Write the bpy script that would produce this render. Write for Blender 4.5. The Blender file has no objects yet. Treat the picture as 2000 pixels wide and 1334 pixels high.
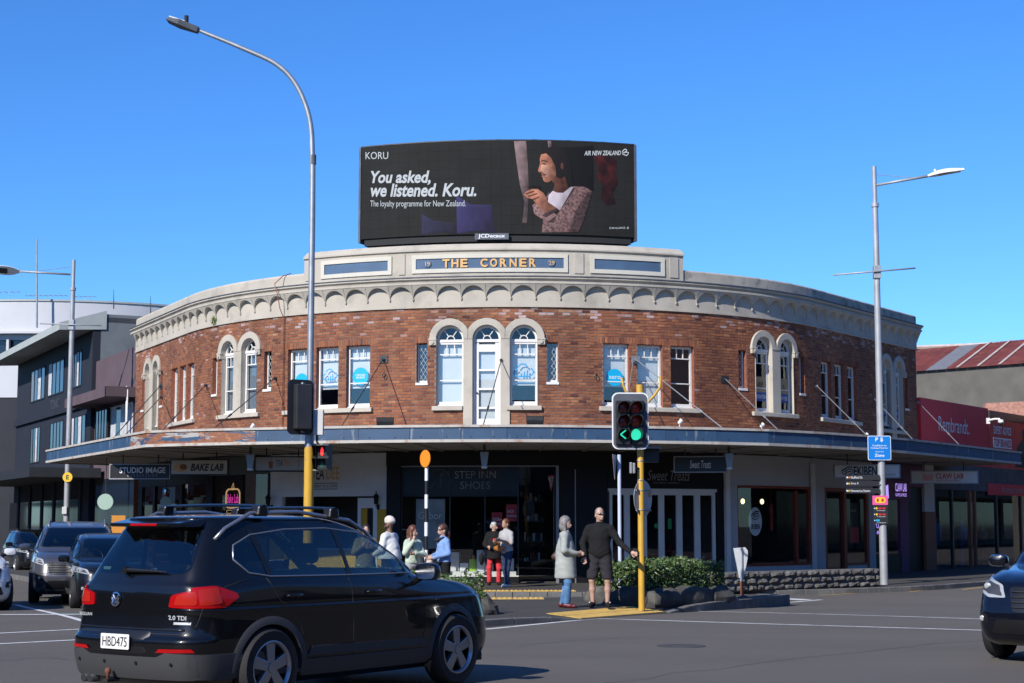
import bpy, bmesh, math, random
import numpy as np
from mathutils import Vector as V, Matrix as Mx
from mathutils.bvhtree import BVHTree
from mathutils.geometry import delaunay_2d_cdt
RA = math.radians; PI = math.pi
random.seed(7); rng = random.Random(11)
sc = bpy.context.scene; COL = sc.collection
# ---------------------------------------------------------------- camera
F = 3227.0; TH = math.atan(353 / F); EYE = 1.6          # focal length in photo pixels, pitch, eye height
cd = bpy.data.cameras.new('camera'); cam = bpy.data.objects.new('camera', cd); COL.objects.link(cam)
cd.sensor_fit = 'HORIZONTAL'; cd.sensor_width = 36; cd.lens = 36 * F / 2000
cd.clip_start = .1; cd.clip_end = 3000
cam.location = (0, 0, EYE); cam.rotation_euler = (PI / 2 + TH, 0, 0); sc.camera = cam
# ---------------------------------------------------------------- sky and sun
SUN_AZ, SUN_EL = RA(36), RA(34)                          # light travels away from the camera and to the right
LD = V((math.sin(SUN_AZ) * math.cos(SUN_EL), math.cos(SUN_AZ) * math.cos(SUN_EL), -math.sin(SUN_EL)))
wd = bpy.data.worlds.new('World'); sc.world = wd; wd.use_nodes = True
nt = wd.node_tree; sky = nt.nodes.new('ShaderNodeTexSky'); sky.sky_type = 'NISHITA'; sky.sun_disc = False
sky.sun_elevation = SUN_EL; sky.sun_rotation = math.atan2(-LD.x, -LD.y) % (2 * PI)
sky.air_density = 1.0; sky.dust_density = 0.0; sky.ozone_density = 4.0; sky.altitude = 0
bg = nt.nodes['Background']; bg.inputs['Strength'].default_value = .116
hs = nt.nodes.new('ShaderNodeHueSaturation'); hs.inputs['Saturation'].default_value = 1.15; nt.links.new(sky.outputs[0], hs.inputs['Color']); tn_ = nt.nodes.new('ShaderNodeMix'); tn_.data_type = 'RGBA'; tn_.blend_type = 'MULTIPLY'; tn_.inputs['Factor'].default_value = 1; tn_.inputs['B'].default_value = (.50, .81, 1.2, 1); nt.links.new(hs.outputs[0], tn_.inputs['A']); nt.links.new(tn_.outputs['Result'], bg.inputs['Color'])
sl = bpy.data.lights.new('sun', 'SUN'); sl.energy = 5.0; sl.angle = RA(.5); sl.color = (1, .955, .89)
sun = bpy.data.objects.new('sun', sl); COL.objects.link(sun); sun.rotation_euler = LD.to_track_quat('-Z', 'Y').to_euler(); sun.location = (-30, -30, 40)
vs = sc.view_settings; vs.view_transform = 'Standard'; vs.look = 'None'; vs.exposure = .37; vs.gamma = 1; vs.use_curve_mapping = False
# ---------------------------------------------------------------- where a photo pixel lies in the place, at a known height or distance
def ray(px, py):
 xc = (px - 1000) / F; yc = (667 - py) / F
 return V((xc, math.cos(TH) - yc * math.sin(TH), math.sin(TH) + yc * math.cos(TH)))
def G(px, py, z=0.0):
 r = ray(px, py); t = (z - EYE) / r.z; return V((r.x * t, r.y * t, z))
def AT(px, py, d):
 r = ray(px, py); t = d / r.y; return V((r.x * t, d, EYE + r.z * t))
# ---------------------------------------------------------------- objects
WM = {}
def tag(o, label=None, cat=None, group=None, kind=None):
 if label: o['label'] = label
 if cat: o['category'] = cat
 if group: o['group'] = group
 if kind: o['kind'] = kind
 return o
def thing(name, label, cat, loc=(0, 0, 0), rz=0, group=None, rot=None):
 o = bpy.data.objects.new(name, None); COL.objects.link(o); o.empty_display_size = .2
 o.location = loc; o.rotation_euler = rot or (0, 0, rz)
 WM[o] = Mx.LocRotScale(V(loc), o.rotation_euler.to_quaternion(), None)
 return tag(o, label, cat, group)
class MB:
 """collects faces; build() links them as one mesh object"""
 def __init__(s, X=None): s.v = []; s.f = []; s.m = []; s.X = X; s.mi = 0
 def add(s, vs, fs):
  b = len(s.v); X = s.X
  s.v += [tuple(X @ V(v)) for v in vs] if X is not None else [tuple(v) for v in vs]
  s.f += [[i + b for i in f] for f in fs]; s.m += [s.mi] * len(fs); return s
 def box(s, x0, x1, y0, y1, z0, z1):
  return s.add([(x0, y0, z0), (x1, y0, z0), (x1, y1, z0), (x0, y1, z0), (x0, y0, z1), (x1, y0, z1), (x1, y1, z1), (x0, y1, z1)],
    [(0, 3, 2, 1), (4, 5, 6, 7), (0, 1, 5, 4), (1, 2, 6, 5), (2, 3, 7, 6), (3, 0, 4, 7)])
 def quad(s, a, b, c, d): return s.add([a, b, c, d], [(0, 1, 2, 3)])
 def prism(s, poly, y0, y1):                          # polygon in x,z pushed from y0 to y1
  n = len(poly); vs = [(x, y0, z) for x, z in poly] + [(x, y1, z) for x, z in poly]
  return s.add(vs, [list(range(n)), list(range(2 * n - 1, n - 1, -1))] + [(i, i + n, (i + 1) % n + n, (i + 1) % n) for i in range(n)])
 def slab(s, poly, z0, z1):                           # polygon in x,y pushed from z0 to z1
  n = len(poly); vs = [(p[0], p[1], z0) for p in poly] + [(p[0], p[1], z1) for p in poly]
  return s.add(vs, [list(range(n - 1, -1, -1)), list(range(n, 2 * n))] + [(i, (i + 1) % n, (i + 1) % n + n, i + n) for i in range(n)])
 def tube(s, pts, r, n=8, cap=True):
  pts = [V(p) for p in pts]; m = len(pts); rr = r if isinstance(r, (list, tuple)) else [r] * m
  vs = []; fs = []; up = None
  for i, p in enumerate(pts):
   d = (pts[min(i + 1, m - 1)] - pts[max(i - 1, 0)]).normalized()
   if up is None: up = V((0, 0, 1)) if abs(d.z) < .9 else V((1, 0, 0))
   a = d.cross(up).normalized(); b = a.cross(d).normalized(); up = b
   vs += [p + (a * math.cos(2 * PI * k / n) + b * math.sin(2 * PI * k / n)) * rr[i] for k in range(n)]
  for i in range(m - 1):
   fs += [(i * n + k, i * n + (k + 1) % n, (i + 1) * n + (k + 1) % n, (i + 1) * n + k) for k in range(n)]
  if cap: fs += [list(range(n - 1, -1, -1)), list(range((m - 1) * n, m * n))]
  return s.add(vs, fs)
 def lathe(s, prof, n=16, axis='z', c=(0, 0, 0), cap=True):     # prof: (radius, height)
  vs = []; m = len(prof)
  for r, h in prof:
   for k in range(n):
    a = 2 * PI * k / n; p = (r * math.cos(a), r * math.sin(a), h)
    if axis == 'y': p = (p[0], p[2], p[1])
    if axis == 'x': p = (p[2], p[0], p[1])
    vs.append((p[0] + c[0], p[1] + c[1], p[2] + c[2]))
  fs = [(i * n + k, i * n + (k + 1) % n, (i + 1) * n + (k + 1) % n, (i + 1) * n + k) for i in range(m - 1) for k in range(n)]
  if cap and prof[0][0] > 1e-6: fs.append(list(range(n - 1, -1, -1)))
  if cap and prof[-1][0] > 1e-6: fs.append(list(range((m - 1) * n, m * n)))
  return s.add(vs, fs)
 def ell(s, c, r, n=14, m=9):
  pr = [(max(1e-7, math.sin(PI * i / m)), -math.cos(PI * i / m)) for i in range(m + 1)]
  k = len(s.v); X = s.X; s.X = None; s.lathe(pr, n)
  for i in range(k, len(s.v)):
   p = V((s.v[i][0] * r[0] + c[0], s.v[i][1] * r[1] + c[1], s.v[i][2] * r[2] + c[2]))
   s.v[i] = tuple(X @ p) if X is not None else tuple(p)
  s.X = X; return s
 def build(s, name, mat, par=None, local=False, smooth=False, bevel=0, recalc=True, auto=None, kind=None):
  me = bpy.data.meshes.new(name)
  vs = s.v
  if par is not None and not local:
   I = WM[par].inverted(); vs = [tuple(I @ V(v)) for v in vs]
  me.from_pydata(vs, [], s.f)
  mats = mat if isinstance(mat, (list, tuple)) else [mat]
  for q in mats: me.materials.append(MAT(q))
  if len(mats) > 1: me.polygons.foreach_set('material_index', s.m)
  if recalc and len(s.f) < 60000:
   b = bmesh.new(); b.from_mesh(me)
   bmesh.ops.remove_doubles(b, verts=b.verts, dist=1e-6)
   bmesh.ops.recalc_face_normals(b, faces=b.faces); b.to_mesh(me); b.free()
  if smooth:
   me.shade_smooth()
   if auto: me.set_sharp_from_angle(angle=RA(auto))
  me.update()
  o = bpy.data.objects.new(name, me); COL.objects.link(o)
  if par is not None: o.parent = par; WM[o] = WM[par]
  else: WM[o] = Mx.Identity(4)
  if bevel:
   m = o.modifiers.new('bevel', 'BEVEL'); m.width = bevel; m.segments = 2; m.limit_method = 'ANGLE'; m.angle_limit = RA(40)
  if kind: o['kind'] = kind
  return o
 def solo(s, name, mat, label, cat, group=None, **k):   # a thing that is one mesh; its origin goes to its base
  xs = np.array(s.v); lo = xs.min(0); hi = xs.max(0); c = V(((lo[0] + hi[0]) / 2, (lo[1] + hi[1]) / 2, lo[2]))
  s.v = [(v[0] - c.x, v[1] - c.y, v[2] - c.z) for v in s.v]
  o = s.build(name, mat, None, **k); o.location = c; WM[o] = Mx.Translation(c); return tag(o, label, cat, group)
def structure(mb, name, mat, par=None, **k):
 o = mb.build(name, mat, par, **k)
 if par is None: o['kind'] = 'structure'
 return o
def copy_tree(o, parent=None, W=None):
 c = o.copy(); COL.objects.link(c); c.parent = parent
 WM[c] = WM.get(o)
 for ch in [q for q in bpy.data.objects if q.parent == o]: copy_tree(ch, c)
 return c
# ---------------------------------------------------------------- materials
MATS = {}
def MAT(q): return MATS[q] if isinstance(q, str) else q
def mat(name, c, rough=.6, metal=0, var=0, vs=3., bump=0, bs=40., spec=.5, coat=0, emit=None, es=1., dirt=None, ds=.7, da=.5, rv=0, alpha=None):
 """procedural surface: base colour, noise variation var at scale vs, fine relief, stains of colour dirt"""
 c = tuple(x * .8 for x in c); dirt = dirt and tuple(x * .8 for x in dirt); es *= .78
 m = bpy.data.materials.new(name); m.use_nodes = True; n = m.node_tree; p = n.nodes['Principled BSDF']
 p.inputs['Base Color'].default_value = (*c, 1); p.inputs['Roughness'].default_value = rough; p.inputs['Metallic'].default_value = metal
 p.inputs['Specular IOR Level'].default_value = spec; p.inputs['Coat Weight'].default_value = coat; p.inputs['Coat Roughness'].default_value = .03
 L = n.links.new; N = n.nodes.new
 tc = N('ShaderNodeTexCoord')
 src = None
 if var:
  z = N('ShaderNodeTexNoise'); z.inputs['Scale'].default_value = vs; z.inputs['Detail'].default_value = 6; L(tc.outputs['Object'], z.inputs['Vector'])
  mr = N('ShaderNodeMapRange'); mr.inputs[1].default_value = .3; mr.inputs[2].default_value = .7; mr.inputs[3].default_value = 1 - var; mr.inputs[4].default_value = 1 + var
  L(z.outputs['Fac'], mr.inputs[0])
  mx = N('ShaderNodeVectorMath'); mx.operation = 'SCALE'; mx.inputs[0].default_value = c; L(mr.outputs[0], mx.inputs['Scale']); src = mx.outputs[0]
 if dirt:
  z = N('ShaderNodeTexNoise'); z.inputs['Scale'].default_value = ds; z.inputs['Detail'].default_value = 9; z.inputs['Roughness'].default_value = .65; L(tc.outputs['Object'], z.inputs['Vector'])
  mr = N('ShaderNodeMapRange'); mr.inputs[1].default_value = .52; mr.inputs[2].default_value = .72; mr.inputs[4].default_value = da; L(z.outputs['Fac'], mr.inputs[0])
  mx = N('ShaderNodeMix'); mx.data_type = 'RGBA'; mx.inputs['A'].default_value = (*c, 1); mx.inputs['B'].default_value = (*dirt, 1); L(mr.outputs[0], mx.inputs['Factor'])
  if src: L(src, mx.inputs['A'])
  src = mx.outputs['Result']
 if src: L(src, p.inputs['Base Color'])
 if rv:
  z = N('ShaderNodeTexNoise'); z.inputs['Scale'].default_value = 2.3; z.inputs['Detail'].default_value = 8; L(tc.outputs['Object'], z.inputs['Vector'])
  mr = N('ShaderNodeMapRange'); mr.inputs[1].default_value = .3; mr.inputs[2].default_value = .7; mr.inputs[3].default_value = rough - rv; mr.inputs[4].default_value = rough + rv; L(z.outputs['Fac'], mr.inputs[0]); L(mr.outputs[0], p.inputs['Roughness'])
 if bump:
  z = N('ShaderNodeTexNoise'); z.inputs['Scale'].default_value = bs; z.inputs['Detail'].default_value = 4; L(tc.outputs['Object'], z.inputs['Vector'])
  b = N('ShaderNodeBump'); b.inputs['Strength'].default_value = bump; b.inputs['Distance'].default_value = .02; L(z.outputs['Fac'], b.inputs['Height']); L(b.outputs[0], p.inputs['Normal'])
 if emit: p.inputs['Emission Color'].default_value = (*emit, 1); p.inputs['Emission Strength'].default_value = es
 MATS[name] = m; return m
def glassmat(name, tint=(.85, .9, .9), refl=.06, rough=.0):
 m = bpy.data.materials.new(name); m.use_nodes = True; n = m.node_tree; n.nodes.clear(); N = n.nodes.new; L = n.links.new
 o = N('ShaderNodeOutputMaterial'); t = N('ShaderNodeBsdfTransparent'); t.inputs[0].default_value = (*tint, 1)
 g = N('ShaderNodeBsdfGlossy'); g.inputs['Roughness'].default_value = rough; g.inputs['Color'].default_value = (1, 1, 1, 1)
 ge = N('ShaderNodeNewGeometry'); dt = N('ShaderNodeVectorMath'); dt.operation = 'DOT_PRODUCT'; L(ge.outputs['Normal'], dt.inputs[0]); L(ge.outputs['Incoming'], dt.inputs[1])
 def mth(op, i, v): k = N('ShaderNodeMath'); k.operation = op; L(i, k.inputs[0]); k.inputs[1].default_value = v; return k
 ab = mth('ABSOLUTE', dt.outputs['Value'], 0); iv = N('ShaderNodeMath'); iv.operation = 'SUBTRACT'; iv.inputs[0].default_value = 1; L(ab.outputs[0], iv.inputs[1]); pw = mth('POWER', iv.outputs[0], 5)
 ma = N('ShaderNodeMath'); ma.operation = 'MULTIPLY_ADD'; ma.inputs[1].default_value = .9; ma.inputs[2].default_value = .04 + refl; ma.use_clamp = True; L(pw.outputs[0], ma.inputs[0])
 x = N('ShaderNodeMixShader'); L(ma.outputs[0], x.inputs[0]); L(t.outputs[0], x.inputs[1]); L(g.outputs[0], x.inputs[2]); L(x.outputs[0], o.inputs[0])
 MATS[name] = m; return m
mat('cream', (.50, .45, .37), .85, var=.08, vs=1.1, bump=.25, bs=60, dirt=(.27, .25, .20), ds=1.3, da=.6)
mat('cream_light', (.64, .60, .50), .8, var=.05, vs=2, bump=.15, bs=60)
mat('cream_worn', (.46, .42, .35), .9, var=.12, vs=1.5, bump=.35, bs=40, dirt=(.06, .056, .048), ds=2.0, da=.95)
mat('white_paint', (.78, .76, .72), .55, var=.04, vs=3, bump=.08, bs=90)
mat('white_wall', (.70, .70, .69), .75, var=.05, vs=1.2, bump=.1, bs=50, dirt=(.5, .49, .46), da=.3)
mat('offwhite', (.62, .61, .58), .7, var=.05, vs=2)
mat('sign_blue', (.065, .125, .215), .7, var=.16, vs=2.2, bump=.1)
mat('gold', (.72, .43, .16), .6, var=.06, vs=9)
mat('black_paint', (.008, .008, .009), .5, var=.2, vs=2, spec=.25)
mat('black_matt', (.015, .015, .016), .8)
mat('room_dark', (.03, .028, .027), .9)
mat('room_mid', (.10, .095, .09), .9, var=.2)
mat('blind', (.68, .70, .72), .8, var=.03, vs=6)
mat('metal_grey', (.33, .34, .35), .5, metal=.5, var=.1, vs=5)
mat('galv', (.42, .44, .46), .48, metal=.65, var=.12, vs=6, rv=.1)
mat('dark_metal', (.05, .052, .056), .45, metal=.4, var=.2)
mat('lead', (.10, .11, .13), .7, metal=.2, var=.2, vs=4)
mat('chrome', (.75, .76, .78), .12, metal=1)
mat('rubber', (.018, .018, .018), .85, bump=.2, bs=80)
mat('red_paint', (.42, .035, .03), .6, var=.1)
mat('lamp_off', (.75, .76, .74), .3)
glassmat('glass', (.95, .97, .97), .03)
glassmat('shop_glass', (.90, .93, .92), .02)
glassmat('car_glass', (.30, .36, .35), .05)
# ---------------------------------------------------------------- lettering
def text(s, size, X, m, par=None, name='lettering', shear=0, bold=0, ex=.003, width=None, height=None, sp=1., align='CENTER', warp=None, lead=1.):
 """lettering in the plane of matrix X (X right, Z up, facing -Y)"""
 c = bpy.data.curves.new(name, 'FONT'); c.body = s; c.size = 1; c.align_x = align; c.align_y = 'CENTER'; c.shear = shear; c.offset = bold
 c.space_character = sp; c.space_line = lead; c.resolution_u = 3; c.extrude = 0
 t = bpy.data.objects.new('t', c); COL.objects.link(t)
 dg = bpy.context.evaluated_depsgraph_get(); me = bpy.data.meshes.new_from_object(t.evaluated_get(dg), depsgraph=dg)
 bpy.data.objects.remove(t); bpy.data.curves.remove(c)
 a = np.array([v.co[:2] for v in me.vertices]).reshape(-1, 2); lo = a.min(0); hi = a.max(0); w, h = hi - lo; mid = (lo + hi) / 2
 kx = ky = size
 if height: ky = kx = height / h
 if width:
  kx = width / w
  if not height: ky = kx
 x0 = mid[0] if align == 'CENTER' else (lo[0] if align == 'LEFT' else hi[0])
 mb = MB(); fs = [list(p.vertices) for p in me.polygons]
 if warp: mb.add([warp((q[0] - x0) * kx, (q[1] - mid[1]) * ky) for q in a], fs)
 else:
  mb.X = X; mb.add([((q[0] - x0) * kx, -ex, (q[1] - mid[1]) * ky) for q in a], fs)
 bpy.data.meshes.remove(me)
 return mb.build(name, m, par, recalc=False)
# ---------------------------------------------------------------- the curved street front of the corner building: s runs along it, z up
FC = V((0, 55.1)); FR0 = 11.0; TL = RA(63.5); TR = RA(55); S0, S1 = -18.88, 18.53
def plan(s, off=0.0):
 t = s / FR0
 if t < -TL:
  e = -s - TL * FR0; return (FC.x - (FR0 + off) * math.sin(TL) - e * math.cos(TL), FC.y - (FR0 + off) * math.cos(TL) + e * math.sin(TL))
 if t > TR:
  e = s - TR * FR0; return (FC.x + (FR0 + off) * math.sin(TR) + e * math.cos(TR), FC.y - (FR0 + off) * math.cos(TR) + e * math.sin(TR))
 return (FC.x + (FR0 + off) * math.sin(t), FC.y - (FR0 + off) * math.cos(t))
def PF(s, off, z): p = plan(s, off); return V((p[0], p[1], z))
def FR(s, off=0.0, z=0.0):                                # frame at s: X along the wall, Y into the wall, Z up
 t = max(-TL, min(TR, s / FR0)); p = plan(s, off)
 return Mx(((math.cos(t), -math.sin(t), 0, p[0]), (math.sin(t), math.cos(t), 0, p[1]), (0, 0, 1, z), (0, 0, 0, 1)))
def SX(px, off=0.0):                                      # s whose wall point is seen in photo column px
 a, b = -22., 22.
 for _ in range(40):
  m = (a + b) / 2; p = plan(m, off); a, b = (m, b) if p[0] / p[1] * F / math.cos(TH) * 1.0 + 1000 < px else (a, m)
 return (a + b) / 2
def ZX(s, py, off=0.0):
 p = plan(s, off); yc = (667 - py) / F
 return EYE + p[1] * (math.sin(TH) + yc * math.cos(TH)) / (math.cos(TH) - yc * math.sin(TH))
def sweep(mb, prof, s0, s1, step=.4, caps=True):          # closed profile (out, z) carried along the wall
 n = max(1, int(math.ceil((s1 - s0) / step))); m = len(prof); vs = []
 for i in range(n + 1):
  s = s0 + (s1 - s0) * i / n; vs += [PF(s, o, z) for o, z in prof]
 fs = [(i * m + k, i * m + (k + 1) % m, (i + 1) * m + (k + 1) % m, (i + 1) * m + k) for i in range(n) for k in range(m)]
 if caps: fs += [list(range(m)), list(range(n * m + m - 1, n * m - 1, -1))]
 mb.add(vs, fs); return mb
def rect(o0, o1, z0, z1): return [(o0, z0), (o1, z0), (o1, z1), (o0, z1)]
# ================================================================ ground, road, pavements
def asphalt(name, c, warm=(1.12, 1.08, 1.0)):
 m = mat(name, c, .82, bump=.55, bs=170, spec=.3); c = tuple(x * .8 for x in c); n = m.node_tree; N = n.nodes.new; L = n.links.new; p = n.nodes['Principled BSDF']
 tc = N('ShaderNodeTexCoord')
 a = N('ShaderNodeTexNoise'); a.inputs['Scale'].default_value = .23; a.inputs['Detail'].default_value = 7; a.inputs['Roughness'].default_value = .6
 mp = N('ShaderNodeMapping'); mp.inputs['Rotation'].default_value = (0, 0, RA(33)); mp.inputs['Scale'].default_value = (1, 2.6, 1); L(tc.outputs['Object'], mp.inputs[0]); L(mp.outputs[0], a.inputs['Vector'])
 b = N('ShaderNodeTexNoise'); b.inputs['Scale'].default_value = 55; b.inputs['Detail'].default_value = 3; L(tc.outputs['Object'], b.inputs['Vector'])
 v = N('ShaderNodeTexVoronoi'); v.inputs['Scale'].default_value = 38; L(tc.outputs['Object'], v.inputs['Vector'])
 r1 = N('ShaderNodeMapRange'); r1.inputs[1].default_value = .3; r1.inputs[2].default_value = .7; r1.inputs[3].default_value = .90; r1.inputs[4].default_value = 1.10; L(a.outputs['Fac'], r1.inputs[0])
 r2 = N('ShaderNodeMapRange'); r2.inputs[1].default_value = .25; r2.inputs[2].default_value = .75; r2.inputs[3].default_value = .72; r2.inputs[4].default_value = 1.28; L(b.outputs['Fac'], r2.inputs[0])
 r3 = N('ShaderNodeMapRange'); r3.inputs[1].default_value = 0; r3.inputs[2].default_value = .16; r3.inputs[3].default_value = 1.9; r3.inputs[4].default_value = 1; L(v.outputs['Distance'], r3.inputs[0])
 k = N('ShaderNodeMath'); k.operation = 'MULTIPLY'; L(r1.outputs[0], k.inputs[0]); L(r2.outputs[0], k.inputs[1])
 k2 = N('ShaderNodeMath'); k2.operation = 'MULTIPLY'; L(k.outputs[0], k2.inputs[0]); L(r3.outputs[0], k2.inputs[1])
 s = N('ShaderNodeVectorMath'); s.operation = 'SCALE'; s.inputs[0].default_value = c; L(k2.outputs[0], s.inputs['Scale']); L(s.outputs[0], p.inputs['Base Color'])
asphalt('asphalt', (.140, .125, .108)); asphalt('footpath_asphalt', (.075, .070, .064))
mat('kerb', (.15, .145, .135), .9, var=.22, vs=3, bump=.4, bs=50, dirt=(.05, .05, .048), ds=1.4, da=.7)
mat('kerb_dark', (.05, .05, .05), .9, var=.3, vs=2, bump=.4, bs=50)
mat('road_white', (.74, .74, .72), .7, var=.10, vs=6, dirt=(.12, .12, .12), ds=3.2, da=.85)
mat('road_green', (.06, .22, .15), .8, var=.15, vs=2)
mat('tactile', (.62, .40, .10), .8, var=.14, vs=5, bump=.8, bs=26, dirt=(.2, .15, .08), ds=2, da=.6)
mat('basalt', (.105, .10, .092), .95, var=.4, vs=5, bump=.9, bs=14, dirt=(.30, .30, .26), ds=2.5, da=.65)
mat('basalt_dark', (.06, .056, .05), .95, var=.4, vs=4, bump=.9, bs=11, dirt=(.2, .2, .15), ds=2.2, da=.6)
mat('mortar_grey', (.16, .155, .145), .95, var=.2, vs=6, bump=.4)
def ss(a, b, x): t = max(0, min(1, (x - a) / (b - a))); return t * t * (3 - 2 * t)
def zr(y): return -.12 * ss(27, 36, y)
def road_pt(px, py):
 p = G(px, py, 0)
 for _ in range(4): p = G(px, py, zr(p.y))
 return p
mb = MB(); ys = [-90, -20, 5, 15, 22] + [26 + .5 * i for i in range(22)] + [40, 60, 120, 300, 900]; xs = [-500, -60, -20, -8, 0, 8, 20, 60, 500]
for y in ys: mb.v += [(x, y, zr(y)) for x in xs]
n = len(xs); mb.f = [(j * n + i, j * n + i + 1, (j + 1) * n + i + 1, (j + 1) * n + i) for j in range(len(ys) - 1) for i in range(n - 1)]
structure(mb, 'road', 'asphalt', smooth=True)
def lerp2(a, b, t): return (a[0] + (b[0] - a[0]) * t, a[1] + (b[1] - a[1]) * t)
def polylen(P): return sum(math.dist(P[i], P[i + 1]) for i in range(len(P) - 1))
def walk(P, d):
 for i in range(len(P) - 1):
  l = math.dist(P[i], P[i + 1])
  if d <= l or i == len(P) - 2: return lerp2(P[i], P[i + 1], d / l)
  d -= l
def kerb_run(P, z0f, z1f, L, par, m, w=.16, skip=None):
 """kerb stones one by one along the polyline P; the kerb lies to the left of the run"""
 T = polylen(P); k = max(1, round(T / L)); st = T / k
 for i in range(k):
  a = walk(P, i * st + .006); b = walk(P, (i + 1) * st - .006); mid = lerp2(a, b, .5)
  if skip and skip(mid): continue
  d = V((b[0] - a[0], b[1] - a[1])); l = d.length; ang = math.atan2(d.y, d.x); j = rng.uniform(-.004, .004)
  za, zb, h = z0f(a), z0f(b), z1f(mid) + j
  q = MB(Mx.Translation((a[0], a[1], 0)) @ Mx.Rotation(ang, 4, 'Z'))
  h0, h1 = z1f(a) + j, z1f(b) + j
  q.add([(0, 0, za - .1), (l, 0, zb - .1), (l, w, zb - .1), (0, w, za - .1), (0, .012, h0), (l, .012, h1), (l, w, h1), (0, w, h0)], [(0, 3, 2, 1), (4, 5, 6, 7), (0, 1, 5, 4), (1, 2, 6, 5), (2, 3, 7, 6), (3, 0, 4, 7)])
  q.build('kerb_stone', m, par, bevel=.012)
def inset(P, w):
 out = []
 for i, p in enumerate(P):
  a = V(P[max(0, i - 1)]); b = V(P[min(len(P) - 1, i + 1)]); d = (b - a).normalized(); out.append((p[0] - d.y * w, p[1] + d.x * w))
 return out
# footpath in front of the shops
KB = [(-31, 83), (-19.6, 59.6), (-12.0, 44.4), (-10.6, 41.6), (-8.6, 39.9), (-5, 38.9), (-1, 38.35), (2.2, 38.3)] + [tuple(G(x, y, -.12)[:2]) for x, y in ((1440, 1164), (1532, 1163), (1650, 1160), (1781, 1155), (1860, 1150), (1928, 1144))] + [(16.2, 51), (22, 60), (46, 96)]
KI = inset(KB, .155)
mb = MB(); mb.slab(KI + [(46, 120), (-31, 120)], -.4, 0.0)
pav = structure(mb, 'footpath', 'footpath_asphalt')
kerb_run(KB, lambda p: -.12, lambda p: .003, .40, pav, 'kerb', skip=lambda p: p[1] > 56)
# traffic island
IF = [(-4.9, 27), (-4.6, 25), (-3.8, 23.7), (-2.7, 23.2), (-1.6, 23.9), (-.4, 25.7), (1.2, 27.6)]
IR = [(2.85, 30.2), (4.2, 32.2), (5.45, 34.1), (5.8, 34.65), (5.62, 35.15), (5.0, 35.1), (3, 34.35), (0, 33.55), (-3, 32.2), (-4.4, 30), (-4.9, 27)]
nv = V((-.845, .536)); RW = 1.05
A_, B_ = IF[-1], IR[0]; A2 = (A_[0] + nv.x * RW, A_[1] + nv.y * RW); B2 = (B_[0] + nv.x * RW, B_[1] + nv.y * RW)
ZI = .10
fi = inset(IF, .155); ri = inset(IR, .155)
mb = MB(); mb.slab(fi[:-1] + [lerp2(fi[-2], A2, .0), A2, B2] + ri[1:-1], -.3, ZI)
isl = structure(mb, 'traffic_island', 'footpath_asphalt')
def zk(p):                                                # kerb drops to the ramp
 d = min(math.dist(p, A_), math.dist(p, B_)); return ZI + .003 - (ZI + .0 - zr(p[1])) * (1 - ss(.0, 1.3, d)) * .9
kerb_run(IF, lambda p: zr(p[1]), zk, .9, isl, 'kerb'); kerb_run(IR, lambda p: zr(p[1]), zk, .9, isl, 'kerb')
mb = MB(); fl = lambda a, b: (a, b)
za, zb = zr(A_[1]) + .006, zr(B_[1]) + .006
tri = lerp2(A2, fi[-2], .0)
mb.add([(A_[0], A_[1], za), (B_[0], B_[1], zb), (B2[0], B2[1], ZI), (A2[0], A2[1], ZI), (fi[-2][0], fi[-2][1], ZI), (ri[1][0], ri[1][1], ZI)], [(0, 1, 2, 3), (0, 3, 4), (1, 5, 2)])
mb.build('ramp', 'footpath_asphalt', isl, recalc=False)
# yellow tactile tiles on the ramp
U = V((B_[0] - A_[0], B_[1] - A_[1])); UL = U.length; U.normalize(); nt_ = 9; tl = UL * .98 / nt_
for i in range(nt_):
 for j in range(2):
  a = i * tl + .02; b0 = .08 + j * tl * 1.02
  P = []
  for u, w in ((a, b0), (a + tl - .012, b0), (a + tl - .012, b0 + tl - .012), (a, b0 + tl - .012)):
   x = A_[0] + U.x * u + nv.x * w; y = A_[1] + U.y * u + nv.y * w; z = (za + (zb - za) * u / UL) * (1 - w / RW) + ZI * w / RW
   P.append((x, y, z + .003))
  q = MB(); q.add(P + [(p[0], p[1], p[2] + .010) for p in P], [(4, 5, 6, 7), (0, 1, 5, 4), (1, 2, 6, 5), (2, 3, 7, 6), (3, 0, 4, 7)])
  # raised domes
  for du in range(4):
   for dv in range(4):
    fu, fv = (du + .5) / 4, (dv + .5) / 4
    c = [P[0][k] * (1 - fu) * (1 - fv) + P[1][k] * fu * (1 - fv) + P[2][k] * fu * fv + P[3][k] * (1 - fu) * fv for k in range(3)]
    q.add([(c[0] + r * math.cos(t * PI / 3), c[1] + r * math.sin(t * PI / 3), c[2] + h) for r, h in ((.02, .01), (.012, .017)) for t in range(6)], [(k, (k + 1) % 6, (k + 1) % 6 + 6, k + 6) for k in range(6)] + [tuple(range(6, 12))])
  q.build('tactile_tile', 'tactile', isl, recalc=False)
def tact_row(x0, x1, y, z, par):
 n = int((x1 - x0) / .31)
 for i in range(n):
  for j in range(2):
   q = MB(); q.box(x0 + i * .31, x0 + i * .31 + .3, y + j * .31, y + j * .31 + .3, z - .02, z + .011)
   for du in range(3):
    for dv in range(3):
     c = (x0 + i * .31 + .05 + du * .1, y + j * .31 + .05 + dv * .1)
     q.add([(c[0] + r * math.cos(t * PI / 3), c[1] + r * math.sin(t * PI / 3), z + h) for r, h in ((.03, .011), (.018, .018)) for t in range(6)], [(k, (k + 1) % 6, (k + 1) % 6 + 6, k + 6) for k in range(6)] + [tuple(range(6, 12))])
   q.build('tactile_tile', 'tactile', par, recalc=False)
tact_row(-1.6, 1.65, 38.75, 0, pav); tact_row(-.6, .9, 32.7, ZI, isl)
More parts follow.
